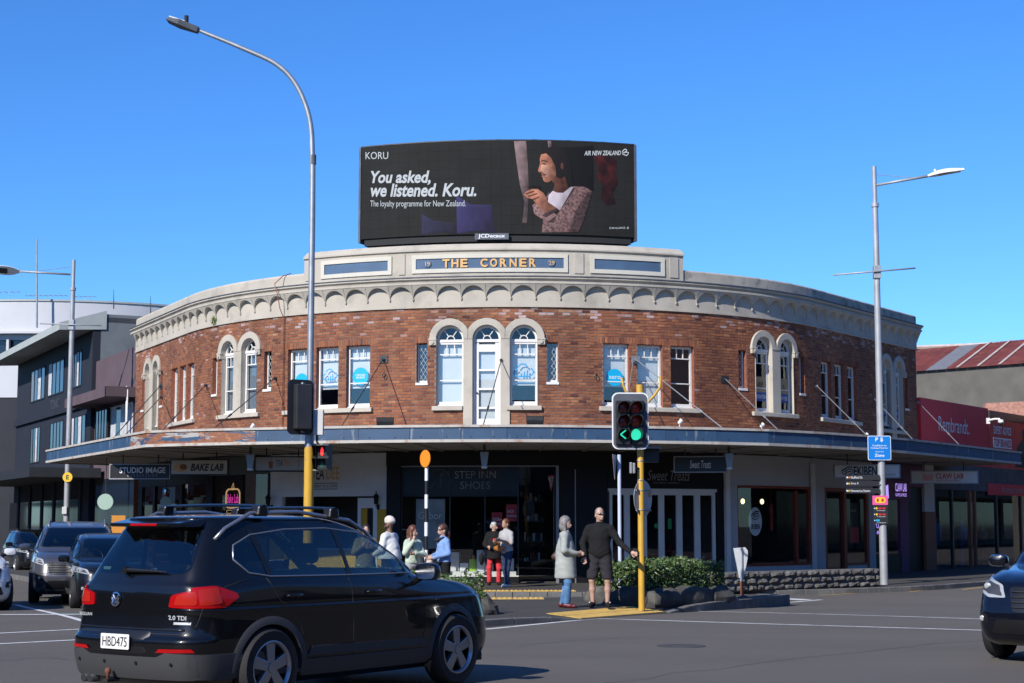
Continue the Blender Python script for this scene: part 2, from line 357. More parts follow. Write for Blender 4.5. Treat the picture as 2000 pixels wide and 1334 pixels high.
# painted markings: strips that follow the road
def strip(P, w, name, m, lift=.004, seg=.5):
 mb = MB(); pts = []
 for i in range(len(P) - 1):
  a, b = V(P[i][:2]), V(P[i + 1][:2]); k = max(1, int((b - a).length / seg))
  pts += [a.lerp(b, j / k) for j in range(k)]
 pts.append(V(P[-1][:2]))
 for i, p in enumerate(pts):
  d = (pts[min(i + 1, len(pts) - 1)] - pts[max(0, i - 1)]).normalized(); nn = V((-d.y, d.x)) * w / 2
  for q in (p - nn, p + nn): mb.v.append((q.x, q.y, zr(q.y) + lift))
 mb.f = [(2 * i, 2 * i + 1, 2 * i + 3, 2 * i + 2) for i in range(len(pts) - 1)]
 return structure(mb, name, m, recalc=False)
strip([road_pt(948, 1229.5), road_pt(1165, 1208.5), road_pt(1500, 1219), road_pt(1925, 1231.5), road_pt(2200, 1240)], .11, 'crossing_line', 'road_white')
strip([road_pt(1329, 1193.5), road_pt(1500, 1197), road_pt(1925, 1209.6), road_pt(2200, 1217)], .11, 'crossing_line', 'road_white')
strip([road_pt(1345, 1190), road_pt(1500, 1180), road_pt(1605, 1171.5)], .12, 'edge_line', 'road_white')
strip([road_pt(1525, 1169.5), road_pt(1575, 1171.8)], .5, 'island_nose_marking', 'road_white')
strip([road_pt(-120, 1201), road_pt(165, 1200)], .28, 'stop_line', 'road_white')
strip([road_pt(30, 1181), road_pt(165, 1214)], .12, 'lane_line', 'road_white')
strip([road_pt(-120, 1243), road_pt(160, 1229)], .11, 'crossing_line', 'road_white')
strip([road_pt(-120, 1264), road_pt(170, 1249)], .11, 'crossing_line', 'road_white')
mb = MB(); P = [road_pt(105, 1198.5), road_pt(330, 1197.5), road_pt(330, 1216), road_pt(158, 1211)]
mb.add([(p.x, p.y, zr(p.y) + .002) for p in P], [(0, 1, 2, 3)]); structure(mb, 'bicycle_box', 'road_green', recalc=False)
for y in (34.55, 35.5, 36.45, 37.4):
 strip([(-3.1, y), (2.3, y)], .5, 'zebra_bar', 'road_white')
for x0, x1 in ((1600, 1700), (1775, 1850), (1880, 1940)):
 strip([road_pt(x0, 1163 - (x0 - 1600) * .04), road_pt(x1, 1163 - (x1 - 1600) * .055)], .08, 'no_parking_line', 'tactile')
mat('seam', (.05, .047, .044), .9)
for P, w_ in (([(1180, 1334), (1400, 1306), (1600, 1281), (1780, 1262), (1990, 1246)], .014), ([(1010, 1262), (1130, 1250), (1260, 1246)], .014), ([(0, 1290), (90, 1286), (150, 1288)], .02)):
 Q = [road_pt(*p) for p in P]; Q = [Q[0].lerp(Q[-1], 0)] + [V((p.x + rng.gauss(0, .05), p.y + rng.gauss(0, .05), 0)) for a_, b_ in zip(Q, Q[1:]) for p in (a_.lerp(b_, .3), a_.lerp(b_, .65), b_)]
 strip(Q, w_, 'road_seam', 'seam', .002, .3)
mc = road_pt(1330, 1262); q = MB(Mx.Translation((mc.x, mc.y, zr(mc.y)))); q.lathe([(.32, .0), (.32, .006), (.29, .008), (.0001, .008)], 28); structure(q, 'manhole_cover', 'kerb_dark')
# low stone wall by the kerb
a, b = G(1392, 1157.5, 0), G(1719, 1145.5, 0); d = (b - a); L = d.length; ang = math.atan2(d.y, d.x)
wl = thing('stone_wall', 'low wall of rough grey stone blocks along the kerb beside the road', 'wall', a, ang)
q = MB(); q.box(.02, L - .02, .03, .34, 0, .445); q.build('core', 'mortar_grey', wl, local=True)
z = 0
for row, h in enumerate((.15, .155, .145)):
 x = 0 if row % 2 else -.12
 while x < L - .05:
  w = rng.uniform(.26, .50); x0, x1 = max(0, x), min(L, x + w)
  if L - x1 < .12: x1 = L
  if x1 - x0 > .06:
   q = MB(); N_ = 5; M_ = 4; vs = []; fs = []
   for iy in range(M_):
    for ix in range(N_):
     ex = ix in (0, N_ - 1) or iy in (0, M_ - 1)
     vs.append((x0 + .008 + (x1 - x0 - .016) * ix / (N_ - 1), (.02 if ex else -.03 - rng.random() * .045), z + .007 + (h - .014) * iy / (M_ - 1)))
   fs = [(i + j * N_, i + 1 + j * N_, i + 1 + (j + 1) * N_, i + (j + 1) * N_) for j in range(M_ - 1) for i in range(N_ - 1)]
   k = len(vs); vs += [(x0 + .008, .36, z + .007), (x1 - .008, .36, z + .007), (x1 - .008, .36, z + h - .007), (x0 + .008, .36, z + h - .007)]
   fs += [(0, k, k + 1, N_ - 1), ((M_ - 1) * N_, M_ * N_ - 1, k + 2, k + 3), (0, (M_ - 1) * N_, k + 3, k), (N_ - 1, k + 1, k + 2, M_ * N_ - 1), (k, k + 3, k + 2, k + 1)]
   q.add(vs, fs); q.build('stone_block', 'basalt', wl, local=True, recalc=True)
  x = x1 if x1 == L else x + w
 z += h
# ================================================================ the corner building, upper storey
bm_ = bpy.data.materials.new('brick'); bm_.use_nodes = True; n = bm_.node_tree; p = n.nodes['Principled BSDF']; N = n.nodes.new; L_ = n.links.new
at = N('ShaderNodeAttribute'); at.attribute_name = 'tint'; at.attribute_type = 'GEOMETRY'
rp = N('ShaderNodeValToRGB'); el = rp.color_ramp.elements
cols = [(0, (.075, .022, .016)), (.18, (.125, .042, .026)), (.4, (.20, .069, .034)), (.65, (.268, .102, .045)), (.86, (.335, .145, .064)), (.93, (.37, .19, .10)), (.96, (.29, .16, .14)), (1, (.40, .29, .27))]
el[0].position = 0; el[0].color = (*cols[0][1], 1); el[1].position = 1; el[1].color = (*cols[-1][1], 1)
for q_, c_ in cols[1:-1]: e_ = el.new(q_); e_.color = (*c_, 1)
tc = N('ShaderNodeTexCoord'); z1 = N('ShaderNodeTexNoise'); z1.inputs['Scale'].default_value = 24; z1.inputs['Detail'].default_value = 6; L_(tc.outputs['Object'], z1.inputs['Vector'])
z2 = N('ShaderNodeTexNoise'); z2.inputs['Scale'].default_value = .8; z2.inputs['Detail'].default_value = 5
mp = N('ShaderNodeMapping'); mp.inputs['Scale'].default_value = (1, 1, .25); ge = N('ShaderNodeNewGeometry'); L_(ge.outputs['Position'], mp.inputs[0]); L_(mp.outputs[0], z2.inputs['Vector'])
r1 = N('ShaderNodeMapRange'); r1.inputs[1].default_value = .3; r1.inputs[2].default_value = .7; r1.inputs[3].default_value = .80; r1.inputs[4].default_value = 1.16; L_(z1.outputs['Fac'], r1.inputs[0])
r2 = N('ShaderNodeMapRange'); r2.inputs[1].default_value = .3; r2.inputs[2].default_value = .7; r2.inputs[3].default_value = .66; r2.inputs[4].default_value = 1.22; L_(z2.outputs['Fac'], r2.inputs[0])
mm = N('ShaderNodeMath'); mm.operation = 'MULTIPLY'; L_(r1.outputs[0], mm.inputs[0]); L_(r2.outputs[0], mm.inputs[1])
vm = N('ShaderNodeVectorMath'); vm.operation = 'SCALE'; L_(at.outputs['Fac'], rp.inputs[0]); L_(rp.outputs[0], vm.inputs[0]); L_(mm.outputs[0], vm.inputs['Scale']); L_(vm.outputs[0], p.inputs['Base Color'])
p.inputs['Roughness'].default_value = .85; p.inputs['Specular IOR Level'].default_value = .3
bu = N('ShaderNodeBump'); bu.inputs['Strength'].default_value = .4; bu.inputs['Distance'].default_value = .01; L_(z1.outputs['Fac'], bu.inputs['Height']); L_(bu.outputs[0], p.inputs['Normal'])
MATS['brick'] = bm_
mat('mortar', (.20, .17, .15), .95, var=.18, vs=3, bump=.3, dirt=(.34, .30, .27), ds=1.3, da=.5)
mat('reveal_brick', (.27, .085, .045), .9, var=.3, vs=14, bump=.4)
mat('blind_grey', (.16, .20, .25), .6, var=.1, vs=20)
mat('leaded', (.72, .72, .68), .5)
mat('cyan', (.0, .42, .72), .5); mat('icon_blue', (.03, .33, .66), .5); mat('white_print', (.85, .86, .87), .5); mat('navy_print', (.02, .08, .30), .5)
mat('ochre_print', (.36, .27, .14), .6); mat('black_print', (.02, .02, .022), .5)
BLD = thing('corner_building', 'two storey curved brick corner building with cream arched cornice and blue canopy', 'building', (0, 47, 0))
CH, BL = .0785, .2165; ZB0, ZB1 = 3.92, 7.39
# openings: kind, s0, s1, z0, z1
SPR = 6.5                                                 # springing height of the arches
RECT = [(-6.67, -5.92), (-5.66, -4.93), (-4.68, -3.95), (2.48, 3.22), (3.46, 4.21), (4.46, 5.20), (-14.25, -13.52), (-13.28, -12.55), (-12.38, -11.66), (10.92, 11.65), (11.89, 12.62), (12.86, 13.58)]
SLIT = [(-2.60, -2.30), (.94, 1.24), (-10.25, -9.95), (-7.62, -7.32), (6.77, 7.07), (9.52, 9.82), (-18.02, -17.72), (-15.6, -15.3), (15.1, 15.38), (17.48, 17.78)]
ARC = [('triple', -.68, [-1.0, 0, 1.0], .375), ('pair', -8.79, [-.53, .53], .34), ('pair', 8.29, [-.53, .53], .34), ('pair', -16.66, [-.53, .53], .34), ('pair', 16.43, [-.53, .53], .34)]
ZR0, ZR1 = 4.72, 6.40; ZS0 = 5.30
def openings(z):
 o = []
 for a, b in RECT:
  if ZR0 - .10 < z < ZR1: o.append((a, b))
 for a, b in SLIT:
  if ZS0 < z < 6.41: o.append((a, b))
 for k, c, offs, r in ARC:
  ro = r + .185
  bot = 3.5 if (k == 'triple' or abs(c) > 15) else ZR0 - .1
  for i, f in enumerate(offs):
   x0 = c + f; b2 = 3.5 if (k == 'triple' and i == 1) or abs(c) > 15 else ZR0 - .1
   if b2 < z <= SPR: o.append((x0 - r - (.0 if i == 0 else .14), x0 + r + (.0 if i == len(offs) - 1 else .14)))
   elif SPR < z < SPR + ro - .02:
    w = math.sqrt(ro * ro - (z - SPR) ** 2) - .015; o.append((x0 - w, x0 + w))
 o.sort(); m = []
 for a, b in o:
  if m and a <= m[-1][1]: m[-1] = (m[-1][0], max(b, m[-1][1]))
  else: m.append((a, b))
 return m
def spans(z):
 res = []; c = S0
 for a, b in openings(z):
  if a > c: res.append((c, a))
  c = max(c, b)
 if c < S1: res.append((c, S1))
 return res
# soldier courses stand over the flat windows
SOLD = [(-6.85, -3.78), (2.30, 5.38), (-14.42, -11.5), (10.75, 13.76), (-2.66, -2.3), (.94, 1.30), (-10.3, -9.95), (-7.62, -7.27), (6.72, 7.07), (9.52, 9.87)]
SZ = (6.40, 6.40 + 2.4 * CH)
mw = MB(); bricks = []
nc = int(round((ZB1 - ZB0) / CH))
for k in range(nc):
 z0 = ZB0 + k * CH; z1 = z0 + CH; zc = (z0 + z1) / 2
 sol = SZ[0] < zc < SZ[1]
 for a, b in spans(zc):
  nseg = max(1, int((b - a) / .5)); base = len(mw.v)
  for i in range(nseg + 1):
   s = a + (b - a) * i / nseg; mw.v += [tuple(PF(s, 0, z0)), tuple(PF(s, 0, z1))]
  mw.f += [(base + 2 * i, base + 2 * i + 2, base + 2 * i + 3, base + 2 * i + 1) for i in range(nseg)]
  s = math.floor((a - S0) / BL) * BL + S0 + (BL / 2 if k % 2 else 0) - BL
  while s < b:
   x0, x1 = max(s, a), min(s + BL, b)
   if x1 - x0 > .05:
    if sol:
     pieces = [(x0, x1)]
     for c0, c1 in SOLD: pieces = [(u0, u1) for p0, p1 in pieces for u0, u1 in ((p0, min(p1, c0)), (max(p0, c1), p1)) if u1 - u0 > .04]
    else: pieces = [(x0, x1)]
    for u0, u1 in pieces: bricks.append((u0 + .006, u1 - .006, z0 + .006, z1 - .006))
   s += BL
for c0, c1 in SOLD:
 m_ = int((c1 - c0) / (CH * 1.0)); w = (c1 - c0) / m_
 for i in range(m_): bricks.append((c0 + i * w + .006, c0 + (i + 1) * w - .006, SZ[0] + .008, SZ[1] - .004))
wall = mw.build('brick_wall', 'mortar', BLD, recalc=False)
def tint(s, z):
 t = min(.92, max(0, rng.gauss(.48, .13)))
 if z > 7.0 and rng.random() < .12 + .22 * (z - 7.0): t = rng.uniform(.93, 1)
 elif rng.random() < .008: t = rng.uniform(.93, .98)
 if 1.05 < s < 1.4 and z < 4.75 and rng.random() < .0: t = .98
 return t
def brick_geo(x0, x1, z0, z1, o):                         # worn face: proud of the mortar, slightly uneven
 j = lambda: o + rng.uniform(-.0035, .004)
 return [(x0, 0, z0), (x1, 0, z0), (x1, 0, z1), (x0, 0, z1), (x0 + .003, j(), z0 + .003), (x1 - .003, j(), z0 + .003), (x1 - .003, j(), z1 - .003), (x0 + .003, j(), z1 - .003)], [(4, 5, 6, 7), (0, 1, 5, 4), (1, 2, 6, 5), (2, 3, 7, 6), (3, 0, 4, 7)]
def set_tint(me, vals):
 a = me.attributes.new('tint', 'FLOAT', 'FACE'); a.data.foreach_set('value', vals)
full = [b for b in bricks if b[1] - b[0] > .2 and b[2] > 4.15]
full.sort(key=lambda b: abs((b[0] + b[1]) / 2 - .1) * 1.0 + rng.random() * .01)
front = set(full[:300])
var = []
for i in range(40):
 vs_, fs_ = brick_geo(-.102, .102, -.033, .033, -.0075)
 me = bpy.data.meshes.new('brick'); me.from_pydata(vs_, [], fs_); me.materials.append(bm_); set_tint(me, [tint(0, 6)] * 5); var.append(me)
pale = []
for i in range(6):
 vs_, fs_ = brick_geo(-.102, .102, -.033, .033, -.0075)
 me = bpy.data.meshes.new('brick'); me.from_pydata(vs_, [], fs_); me.materials.append(bm_); set_tint(me, [.93 + .07 * i / 5] * 5); pale.append(me)
IW = WM[BLD].inverted(); rest = MB(); tv = []
for b in bricks:
 sm, zm = (b[0] + b[1]) / 2, (b[2] + b[3]) / 2
 if b in front:
  o = bpy.data.objects.new('brick', (rng.choice(pale) if zm > 7.05 and rng.random() < .25 else rng.choice(var))); COL.objects.link(o); o.parent = wall
  o.matrix_local = IW @ FR(sm, 0, zm)
 else:
  X = FR(sm, 0, zm); vs_, fs_ = brick_geo(b[0] - sm, b[1] - sm, b[2] - zm, b[3] - zm, -.0075)
  rest.X = X; rest.add(vs_, fs_); tv += [tint(sm, zm)] * 5
ro = rest.build('brickwork', 'brick', wall, recalc=False, kind='stuff'); set_tint(ro.data, tv)
# dark rooms behind the windows, roof slab
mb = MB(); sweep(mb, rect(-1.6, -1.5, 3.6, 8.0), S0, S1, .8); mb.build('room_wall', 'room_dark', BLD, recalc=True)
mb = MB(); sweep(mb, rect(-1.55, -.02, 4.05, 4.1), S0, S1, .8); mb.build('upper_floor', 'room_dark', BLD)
mb = MB(); ps = [PF(S0 + (S1 - S0) * i / 60, -.25, 8.02) for i in range(61)] + [V((6.2, 60.5, 8.02)), V((-4.7, 60.2, 8.02))]; mb.slab(ps, 7.95, 8.05); mb.build('roof', 'lead', BLD)
for s_, nm in ((S0, 'side_wall'), (S1, 'side_wall')):
 mb = MB(); a = plan(s_, -.02); t = TL if s_ < 0 else TR; sg = -1 if s_ < 0 else 1
 d = V((sg * -math.sin(t) * -1 * -1, math.cos(t)))     # inward direction
 d = V((math.sin(t), math.cos(t))) if s_ < 0 else V((-math.sin(t), math.cos(t)))
 mb.slab([a, (a[0] + d.x * 9, a[1] + d.y * 9), (a[0] + d.x * 9, a[1] + d.y * 9 + .3), (a[0] - sg * .0, a[1] + .3)], 0, 8.3); mb.build(nm, 'reveal_brick', BLD)
# ---------------------------------------------------------------- windows
def reveal(mb, w, z0, z1, dep=.22):
 mb.quad((-w, 0, z0), (-w, dep, z0), (-w, dep, z1), (-w, 0, z1)); mb.quad((w, 0, z0), (w, dep, z0), (w, dep, z1), (w, 0, z1)); mb.quad((-w, 0, z1), (w, 0, z1), (w, dep, z1), (-w, dep, z1))
def sash(par, X, w, z0, z1, back, small=True, bars=()):
 """white timber frame, small top panes, glass and what hangs behind it; X: frame at wall face"""
 d0, d1 = .12, .18; f = .055
 mb = MB(X); mb.box(-w, -w + f, d0, d1, z0, z1); mb.box(w - f, w, d0, d1, z0, z1); mb.box(-w + f, w - f, d0, d1, z0, z0 + .10); mb.box(-w + f, w - f, d0, d1, z1 - f, z1)
 mb.box(-w, w, d0 - .05, d0 + .02, z0 - .03, z0 + .018)
 fr = mb.build('frame', 'white_paint', par, bevel=.006)
 g = MB(X); g.box(-w + f, w - f, .155, .160, z0 + .10, z1 - f); g.build('pane', 'glass', par)
 mb = MB(X); zt = z1 - .34
 if small:
  mb.box(-w + f + .002, w - f - .002, d0 + .012, d1 - .012, zt, zt + .03)
  for q in (-1, 1): mb.box(q * w * .28 - .011, q * w * .28 + .011, d0 + .014, d1 - .014, zt + .03, z1 - f)
 mb.build('glazing_bar', 'white_paint', par); mb = MB(X)
 zm = (z0 + zt) / 2 - .02; mb.box(-w + f + .002, w - f - .002, d0 + .014, d1 - .014, zm, zm + .028)
 mb.build('meeting_rail', 'white_paint', par)
 if back:
  kind, zb = back
  b = MB(X); b.quad((-w + .02, .24, zb), (w - .02, .24, zb), (w - .02, .24, z1), (-w + .02, .24, z1)); b.build('blind', kind, par, recalc=False)
def disc(mb, cx, cz, r, y, n=28, rz=None): mb.add([(cx + r * math.cos(2 * PI * k / n), y, cz + (rz or r) * math.sin(2 * PI * k / n)) for k in range(n)], [tuple(range(n))])
def cloud(par, X, cz, sc_, m='icon_blue'):
 mb = MB(X)
 def ringarc(cx, cz_, r, a0, a1, w=.030):
  n_ = 14
  for i in range(n_):
   t0, t1 = RA(a0 + (a1 - a0) * i / n_), RA(a0 + (a1 - a0) * (i + 1) / n_)
   mb.quad(*[(sc_ * (cx + q * math.cos(t)), .146, cz + sc_ * (cz_ + q * math.sin(t))) for q, t in ((r, t0), (r, t1), (r - w, t1), (r - w, t0))])
 ringarc(-.14, -.02, .10, 95, 290); ringarc(-.02, .07, .13, 20, 165); ringarc(.14, .0, .10, -80, 75)
 mb.quad(*[(sc_ * x, .146, cz + sc_ * z_) for x, z_ in ((-.11, -.125), (.16, -.125), (.16, -.095), (-.11, -.095))])
 for i, h in enumerate((.06, .10, .14)):
  x = -.07 + i * .07; mb.quad(*[(sc_ * a_, .1455, cz + sc_ * b_) for a_, b_ in ((x, -.1), (x + .035, -.1), (x + .035, -.1 + h), (x, -.1 + h))])
 mb.build('cloud_logo', m, par, recalc=False)
 text('CLOUD 9', .1, X @ Mx.Translation((0, .148, cz - .2 * sc_)), m, par, height=.045)
 text('ACCOUNTANTS', .1, X @ Mx.Translation((0, .148, cz - .27 * sc_)), m, par, height=.045)
backs = {0: ('blind', 4.95), 1: ('blind', 5.25), 2: ('blind', 5.25), 3: ('blind', 5.25), 4: ('blind', 4.72), 5: None}
for i, (a, b) in enumerate(RECT):
 c = (a + b) / 2; w = (b - a) / 2; X = FR(c, 0, 0)
 mb = MB(X); reveal(mb, w, ZR0 - .1, ZR1); win = mb.build('window', 'reveal_brick', BLD, recalc=False)
 sash(win, X, w - .004, ZR0, ZR1 - .004, backs.get(i))
 if i in (0, 3):
  mb = MB(X); disc(mb, -.0, 5.50, .235, .147); mb.build('round_sticker', 'cyan', win, recalc=False)
  text('xero', .1, X @ Mx.Translation((0, .146, 5.50)), 'white_print', win, width=.33)
 if i == 1: cloud(win, X, 5.62, 1.0)
 if i == 2:
  mb = MB(X); disc(mb, 0, 5.57, .245, .147); mb.build('round_sticker', 'cyan', win, recalc=False)
  text('CERTIFIED\nADVISOR', .1, X @ Mx.Translation((0, .146, 5.57)), 'white_print', win, width=.30, bold=.01)
def sill(s0, s1, out=.10, z=ZR0):
 mb = MB(); sweep(mb, [(-.1, z - .13), (out, z - .145), (out, z - .03), (-.1, z - .002)], s0, s1); return mb.build('sill', 'cream', BLD, bevel=.012)
for a, b in ((-6.80, -3.86), (2.36, 5.34), (-14.4, -11.52), (10.78, 13.73)): sill(a, b)
for i, (a, b) in enumerate(SLIT):
 c = (a + b) / 2; w = (b - a) / 2; X = FR(c, 0, 0); mb = MB(X); reveal(mb, w, ZS0, 6.40); win = mb.build('narrow_window', 'reveal_brick', BLD, recalc=False)
 mb = MB(X); f = .035
 for q in (-1, 1): mb.box(min(q * w, q * (w - f)), max(q * w, q * (w - f)), .13, .18, ZS0 + .04, 6.40)
 mb.box(-w + f, w - f, .13, .18, ZS0 + .04, ZS0 + .1); mb.box(-w - .02, w + .02, -.03, .2, ZS0 - .03, ZS0 + .035); mb.build('frame', 'white_paint', win)
 g = MB(X); g.box(-w + f, w - f, .158, .162, ZS0 + .1, 6.4); g.build('pane', 'glass', win)
 mb = MB(X); H0, H1 = ZS0 + .1, 6.39; pw = w - f
 k = -2.0
 while k < 12:                                         # diamond leading
  for sg in (1, -1):
   za = H0 + k * .19; x0, x1 = -pw * sg, pw * sg; zb_ = za + .38
   t0 = max(0, (H0 - za) / .38); t1 = min(1, (H1 - za) / .38)
   if t1 > t0: mb.tube([(x0 + (x1 - x0) * t0, .154, za + .38 * t0), (x0 + (x1 - x0) * t1, .154, za + .38 * t1)], .0045, 4)
  k += 1
 mb.build('leading', 'leaded', win)
def arch_ring(mb, x0, r, ro, cl, y0, y1, z=SPR, n=20):
 P = []
 for i in range(n + 1):
  t = PI * i / n; P.append((max(-cl[0], min(cl[1], ro * math.cos(t))) + x0, z + ro * math.sin(t)))
 Q = [(x0 + r * math.cos(PI * i / n), z + r * math.sin(PI * i / n)) for i in range(n, -1, -1)]
 for i in range(n):
  a, b, c, d = P[i], P[i + 1], Q[n - i - 1], Q[n - i]
  mb.add([(q_[0], y, q_[1]) for y in (y0, y1) for q_ in (a, b, c, d)], [(0, 1, 2, 3), (0, 1, 5, 4), (2, 3, 7, 6), (4, 5, 6, 7)])
def fan(par, X, r, z, back=None):
 mb = MB(X); ro = r - .005; n_ = 18
 for i in range(n_):
  t0, t1 = PI * i / n_, PI * (i + 1) / n_
  for a_, b_ in ((ro, ro - .055), (.115, .092)):
   mb.add([(q * math.cos(t), y, z + q * math.sin(t)) for y in (.12, .18) for q, t in ((a_, t0), (a_, t1), (b_, t1), (b_, t0))], [(0, 1, 2, 3), (0, 1, 5, 4), (2, 3, 7, 6), (4, 5, 6, 7)])
 for t in (55, 125):
  c_, s_ = math.cos(RA(t)), math.sin(RA(t)); mb.tube([(c_ * .1, .15, z + s_ * .1), (c_ * (ro - .04), .15, z + s_ * (ro - .04))], .014, 5)
 mb.box(-ro, ro, .10, .19, z - .075, z - .0); mb.build('fanlight', 'white_paint', par)
 g = MB(X); g.add([((r - .03) * math.cos(PI * k / 16), .165, z + (r - .03) * math.sin(PI * k / 16)) for k in range(17)], [tuple(range(17))]); g.build('pane', 'glass', par, recalc=False)
for gi, (k, c, offs, r) in enumerate(ARC):
 ro = r + .185; X0 = FR(c, 0, 0); far = abs(c) > 15
 # cream surround: rings, piers between the openings, corbels at the outer ends
 mb = MB()
 for i, f in enumerate(offs):
  mb.X = FR(c + f, 0, 0); half = (offs[1] - offs[0]) / 2
  arch_ring(mb, 0, r, ro, (ro if i == 0 else half, ro if i == len(offs) - 1 else half), -.06, .2)
 for i in range(len(offs) - 1):
  m_ = (offs[i] + offs[i + 1]) / 2; mb.X = FR(c + m_, 0, 0); pw = (offs[1] - offs[0]) / 2 - r
  zb = 3.95 if (k == 'triple' or far) else ZR0 - .03
  mb.box(-pw, pw, -.055, .2, zb, SPR + .02)
 sur = mb.build('arch_surround', 'cream', BLD, bevel=.012)
 for sg, f in ((-1, offs[0]), (1, offs[-1])):
  X = FR(c + f + sg * (r + .09), 0, 0); q = MB(X); q.box(-.10, .10, -.085, .2, SPR - .16, SPR + .002); q.box(-.115, .115, -.10, .0, SPR - .03, SPR + .012); q.lathe([(.055, -.10), (.05, -.115), (.02, -.12), (.0001, -.11)], 10, 'y', (0, 0, SPR - .085))
  q.build('corbel', 'cream', BLD, bevel=.008)
 for i, f in enumerate(offs):
  X = FR(c + f, 0, 0); mb = MB(X); zlow = 3.95 if (k == 'triple' and i == 1) or far else ZR0 - .1
  for q in (-1, 1): mb.quad((q * r, -.02, zlow), (q * r, .22, zlow), (q * r, .22, SPR), (q * r, -.02, SPR))
  win = mb.build('door_opening' if (k == 'triple' and i == 1) else 'arched_window', 'cream' if k != 'pair' or far else 'cream', BLD, recalc=False)
  fan(win, X, r, SPR)
  if k == 'triple' and i == 1:
   mb = MB(X); w = r - .01
   for a_, b_ in ((-w, -w + .05), (w - .05, w)): mb.box(a_, b_, .10, .18, 3.95, SPR - .08)
   mb.build('frame', 'white_paint', win)
   mb = MB(X); w = r - .065
   for a_, b_ in ((-w, -w + .09), (w - .09, w)): mb.box(a_, b_, .12, .165, 3.95, SPR - .09)
   zz = [4.0, 4.62, 5.13, 5.64, 6.16]
   for q, h in zip(zz, (.36, .055, .055, .055, .2)): mb.box(-w + .09, w - .09, .122, .163, q, q + h)
   dr = mb.build('door', 'white_paint', win, bevel=.004)
   g = MB(X); g.box(-w + .08, w - .08, .14, .145, 4.3, 6.3); g.build('pane', 'glass', win)
   b_ = MB(X); b_.box(-w + .05, w - .05, .21, .215, 4.0, 6.4); b_.build('blind', 'blind', win)
   h_ = MB(X); h_.ell((-w + .045, .10, 5.05), (.025, .03, .025)); h_.build('handle', 'dark_metal', win)
  else:
   bk = None
   if k == 'triple': bk = ('blind', 4.78 if i == 0 else 5.26)
   elif c == -8.79: bk = ('blind_grey', 4.75)
   sash(win, X, r - .008, ZR0, SPR - .078, bk)
   if k == 'triple' and i == 2: cloud(win, X, 5.62, 1.15)
   if c > 0 and k == 'pair':
    o_ = MB(X); o_.box(-r + .06, r - .06, .146, .150, 5.28, 5.72); o_.build('ochre_film', 'ochre_print', win)
    o_ = MB(X); o_.box(-r + .06, r - .06, .146, .150, 5.02, 5.28); o_.build('blue_film', 'navy_print', win)
    text(('jag', 'La')[i], .1, X @ Mx.Translation((0, .144, 5.50)), 'black_print', win, height=.24 if i == 0 else .2)
    text(('IMMIGRATION', 'LAWYER')[i], .1, X @ Mx.Translation((0, .144, 5.15)), 'white_print', win, width=.5, height=.11)
 if not far:
  if k == 'triple':
   for f in (-1.0, 1.0): sill(c + f - .47, c + f + .40 if f < 0 else c + f + .47) if f > 0 else sill(c + f - .47, c + f + .36)
  else: sill(c - 1.03, c + 1.03)
 elif c > 0: sill(c - 1.0, c + 1.0, z=4.6)
# ---------------------------------------------------------------- cornice with the row of little arches, mouldings, parapet
AZ0, AZ1 = 7.39, 7.98; SP = .665; rr = .285
mb = MB(); sweep(mb, rect(-.02, .035, AZ0 - .01, AZ1), S0 - .03, S1 + .03); sweep(mb, rect(-.02, .055, AZ0 - .035, AZ0 + .02), S0 - .03, S1 + .04); mb.build('frieze', 'cream', BLD)
s = -.70 - SP * 28; arcs = []
while s < S1 + .1:
 if s > S0 - .2: arcs.append(s)
 s += SP
arch_me = None
for s in arcs:
 c = s + SP / 2; h = SP / 2
 if c + h > S1 + .12 or c - h < S0 - .12: continue
 q = MB(FR(c, 0, 0)); n_ = 14; zt = AZ1 + .0; zs = 7.64 - .02; zc = zs
 # spandrel with a hollowed arch: its face leans out towards the top, its lower edge is round
 oy = lambda z_: -.045 - .16 * max(0, (z_ - zc) / (zt - zc)) ** 1.2
 NR = 5; hs = zt - .045 - zc; vs_ = []; xs_ = [-h * math.cos(PI * i / n_) for i in range(n_ + 1)]
 for x in xs_:
  lo = zc + hs * math.sqrt(max(0, 1 - (x / (h - .006)) ** 2)) if abs(x) < h - .006 else zc - .02
  vs_ += [(x, oy(lo + (zt - lo) * j / NR), lo + (zt - lo) * j / NR) for j in range(NR + 1)] + [(x, -.03, lo)]
 W_ = NR + 2; fs_ = [(i * W_ + j, (i + 1) * W_ + j, (i + 1) * W_ + j + 1, i * W_ + j + 1) for i in range(n_) for j in range(NR)] + [(i * W_, i * W_ + NR + 1, (i + 1) * W_ + NR + 1, (i + 1) * W_) for i in range(n_)]
 q.add(vs_, fs_)
 q.lathe([(.0001, zc - .085), (.022, zc - .06), (.03, zc - .035), (.022, zc - .02), (.03, zc + .0)], 7, 'z', (-h, -.05, 0))
 q.build('cornice_arch', 'cream', BLD, recalc=False)
mb = MB(); sweep(mb, [(-.05, AZ1 - .01), (.215, AZ1 - .005), (.215, AZ1 + .05), (.17, AZ1 + .055), (.19, AZ1 + .10), (.245, AZ1 + .13), (.245, AZ1 + .17), (-.05, AZ1 + .19)], S0 - .08, S1 + .1)
mb.build('cornice_moulding', 'cream', BLD)
mb = MB(); sweep(mb, [(-.05, AZ1 + .185), (.25, AZ1 + .165), (.265, AZ1 + .175), (.265, AZ1 + .20), (-.05, AZ1 + .215)], S0 - .09, S1 + .12); mb.build('lead_flashing', 'lead', BLD)
PZ = 8.52
mb = MB(); sweep(mb, [(-.25, 8.1), (.03, 8.1), (.03, PZ - .06), (.0, PZ), (-.25, PZ)], S0 - .03, -6.05); mb.build('parapet', 'cream', BLD)
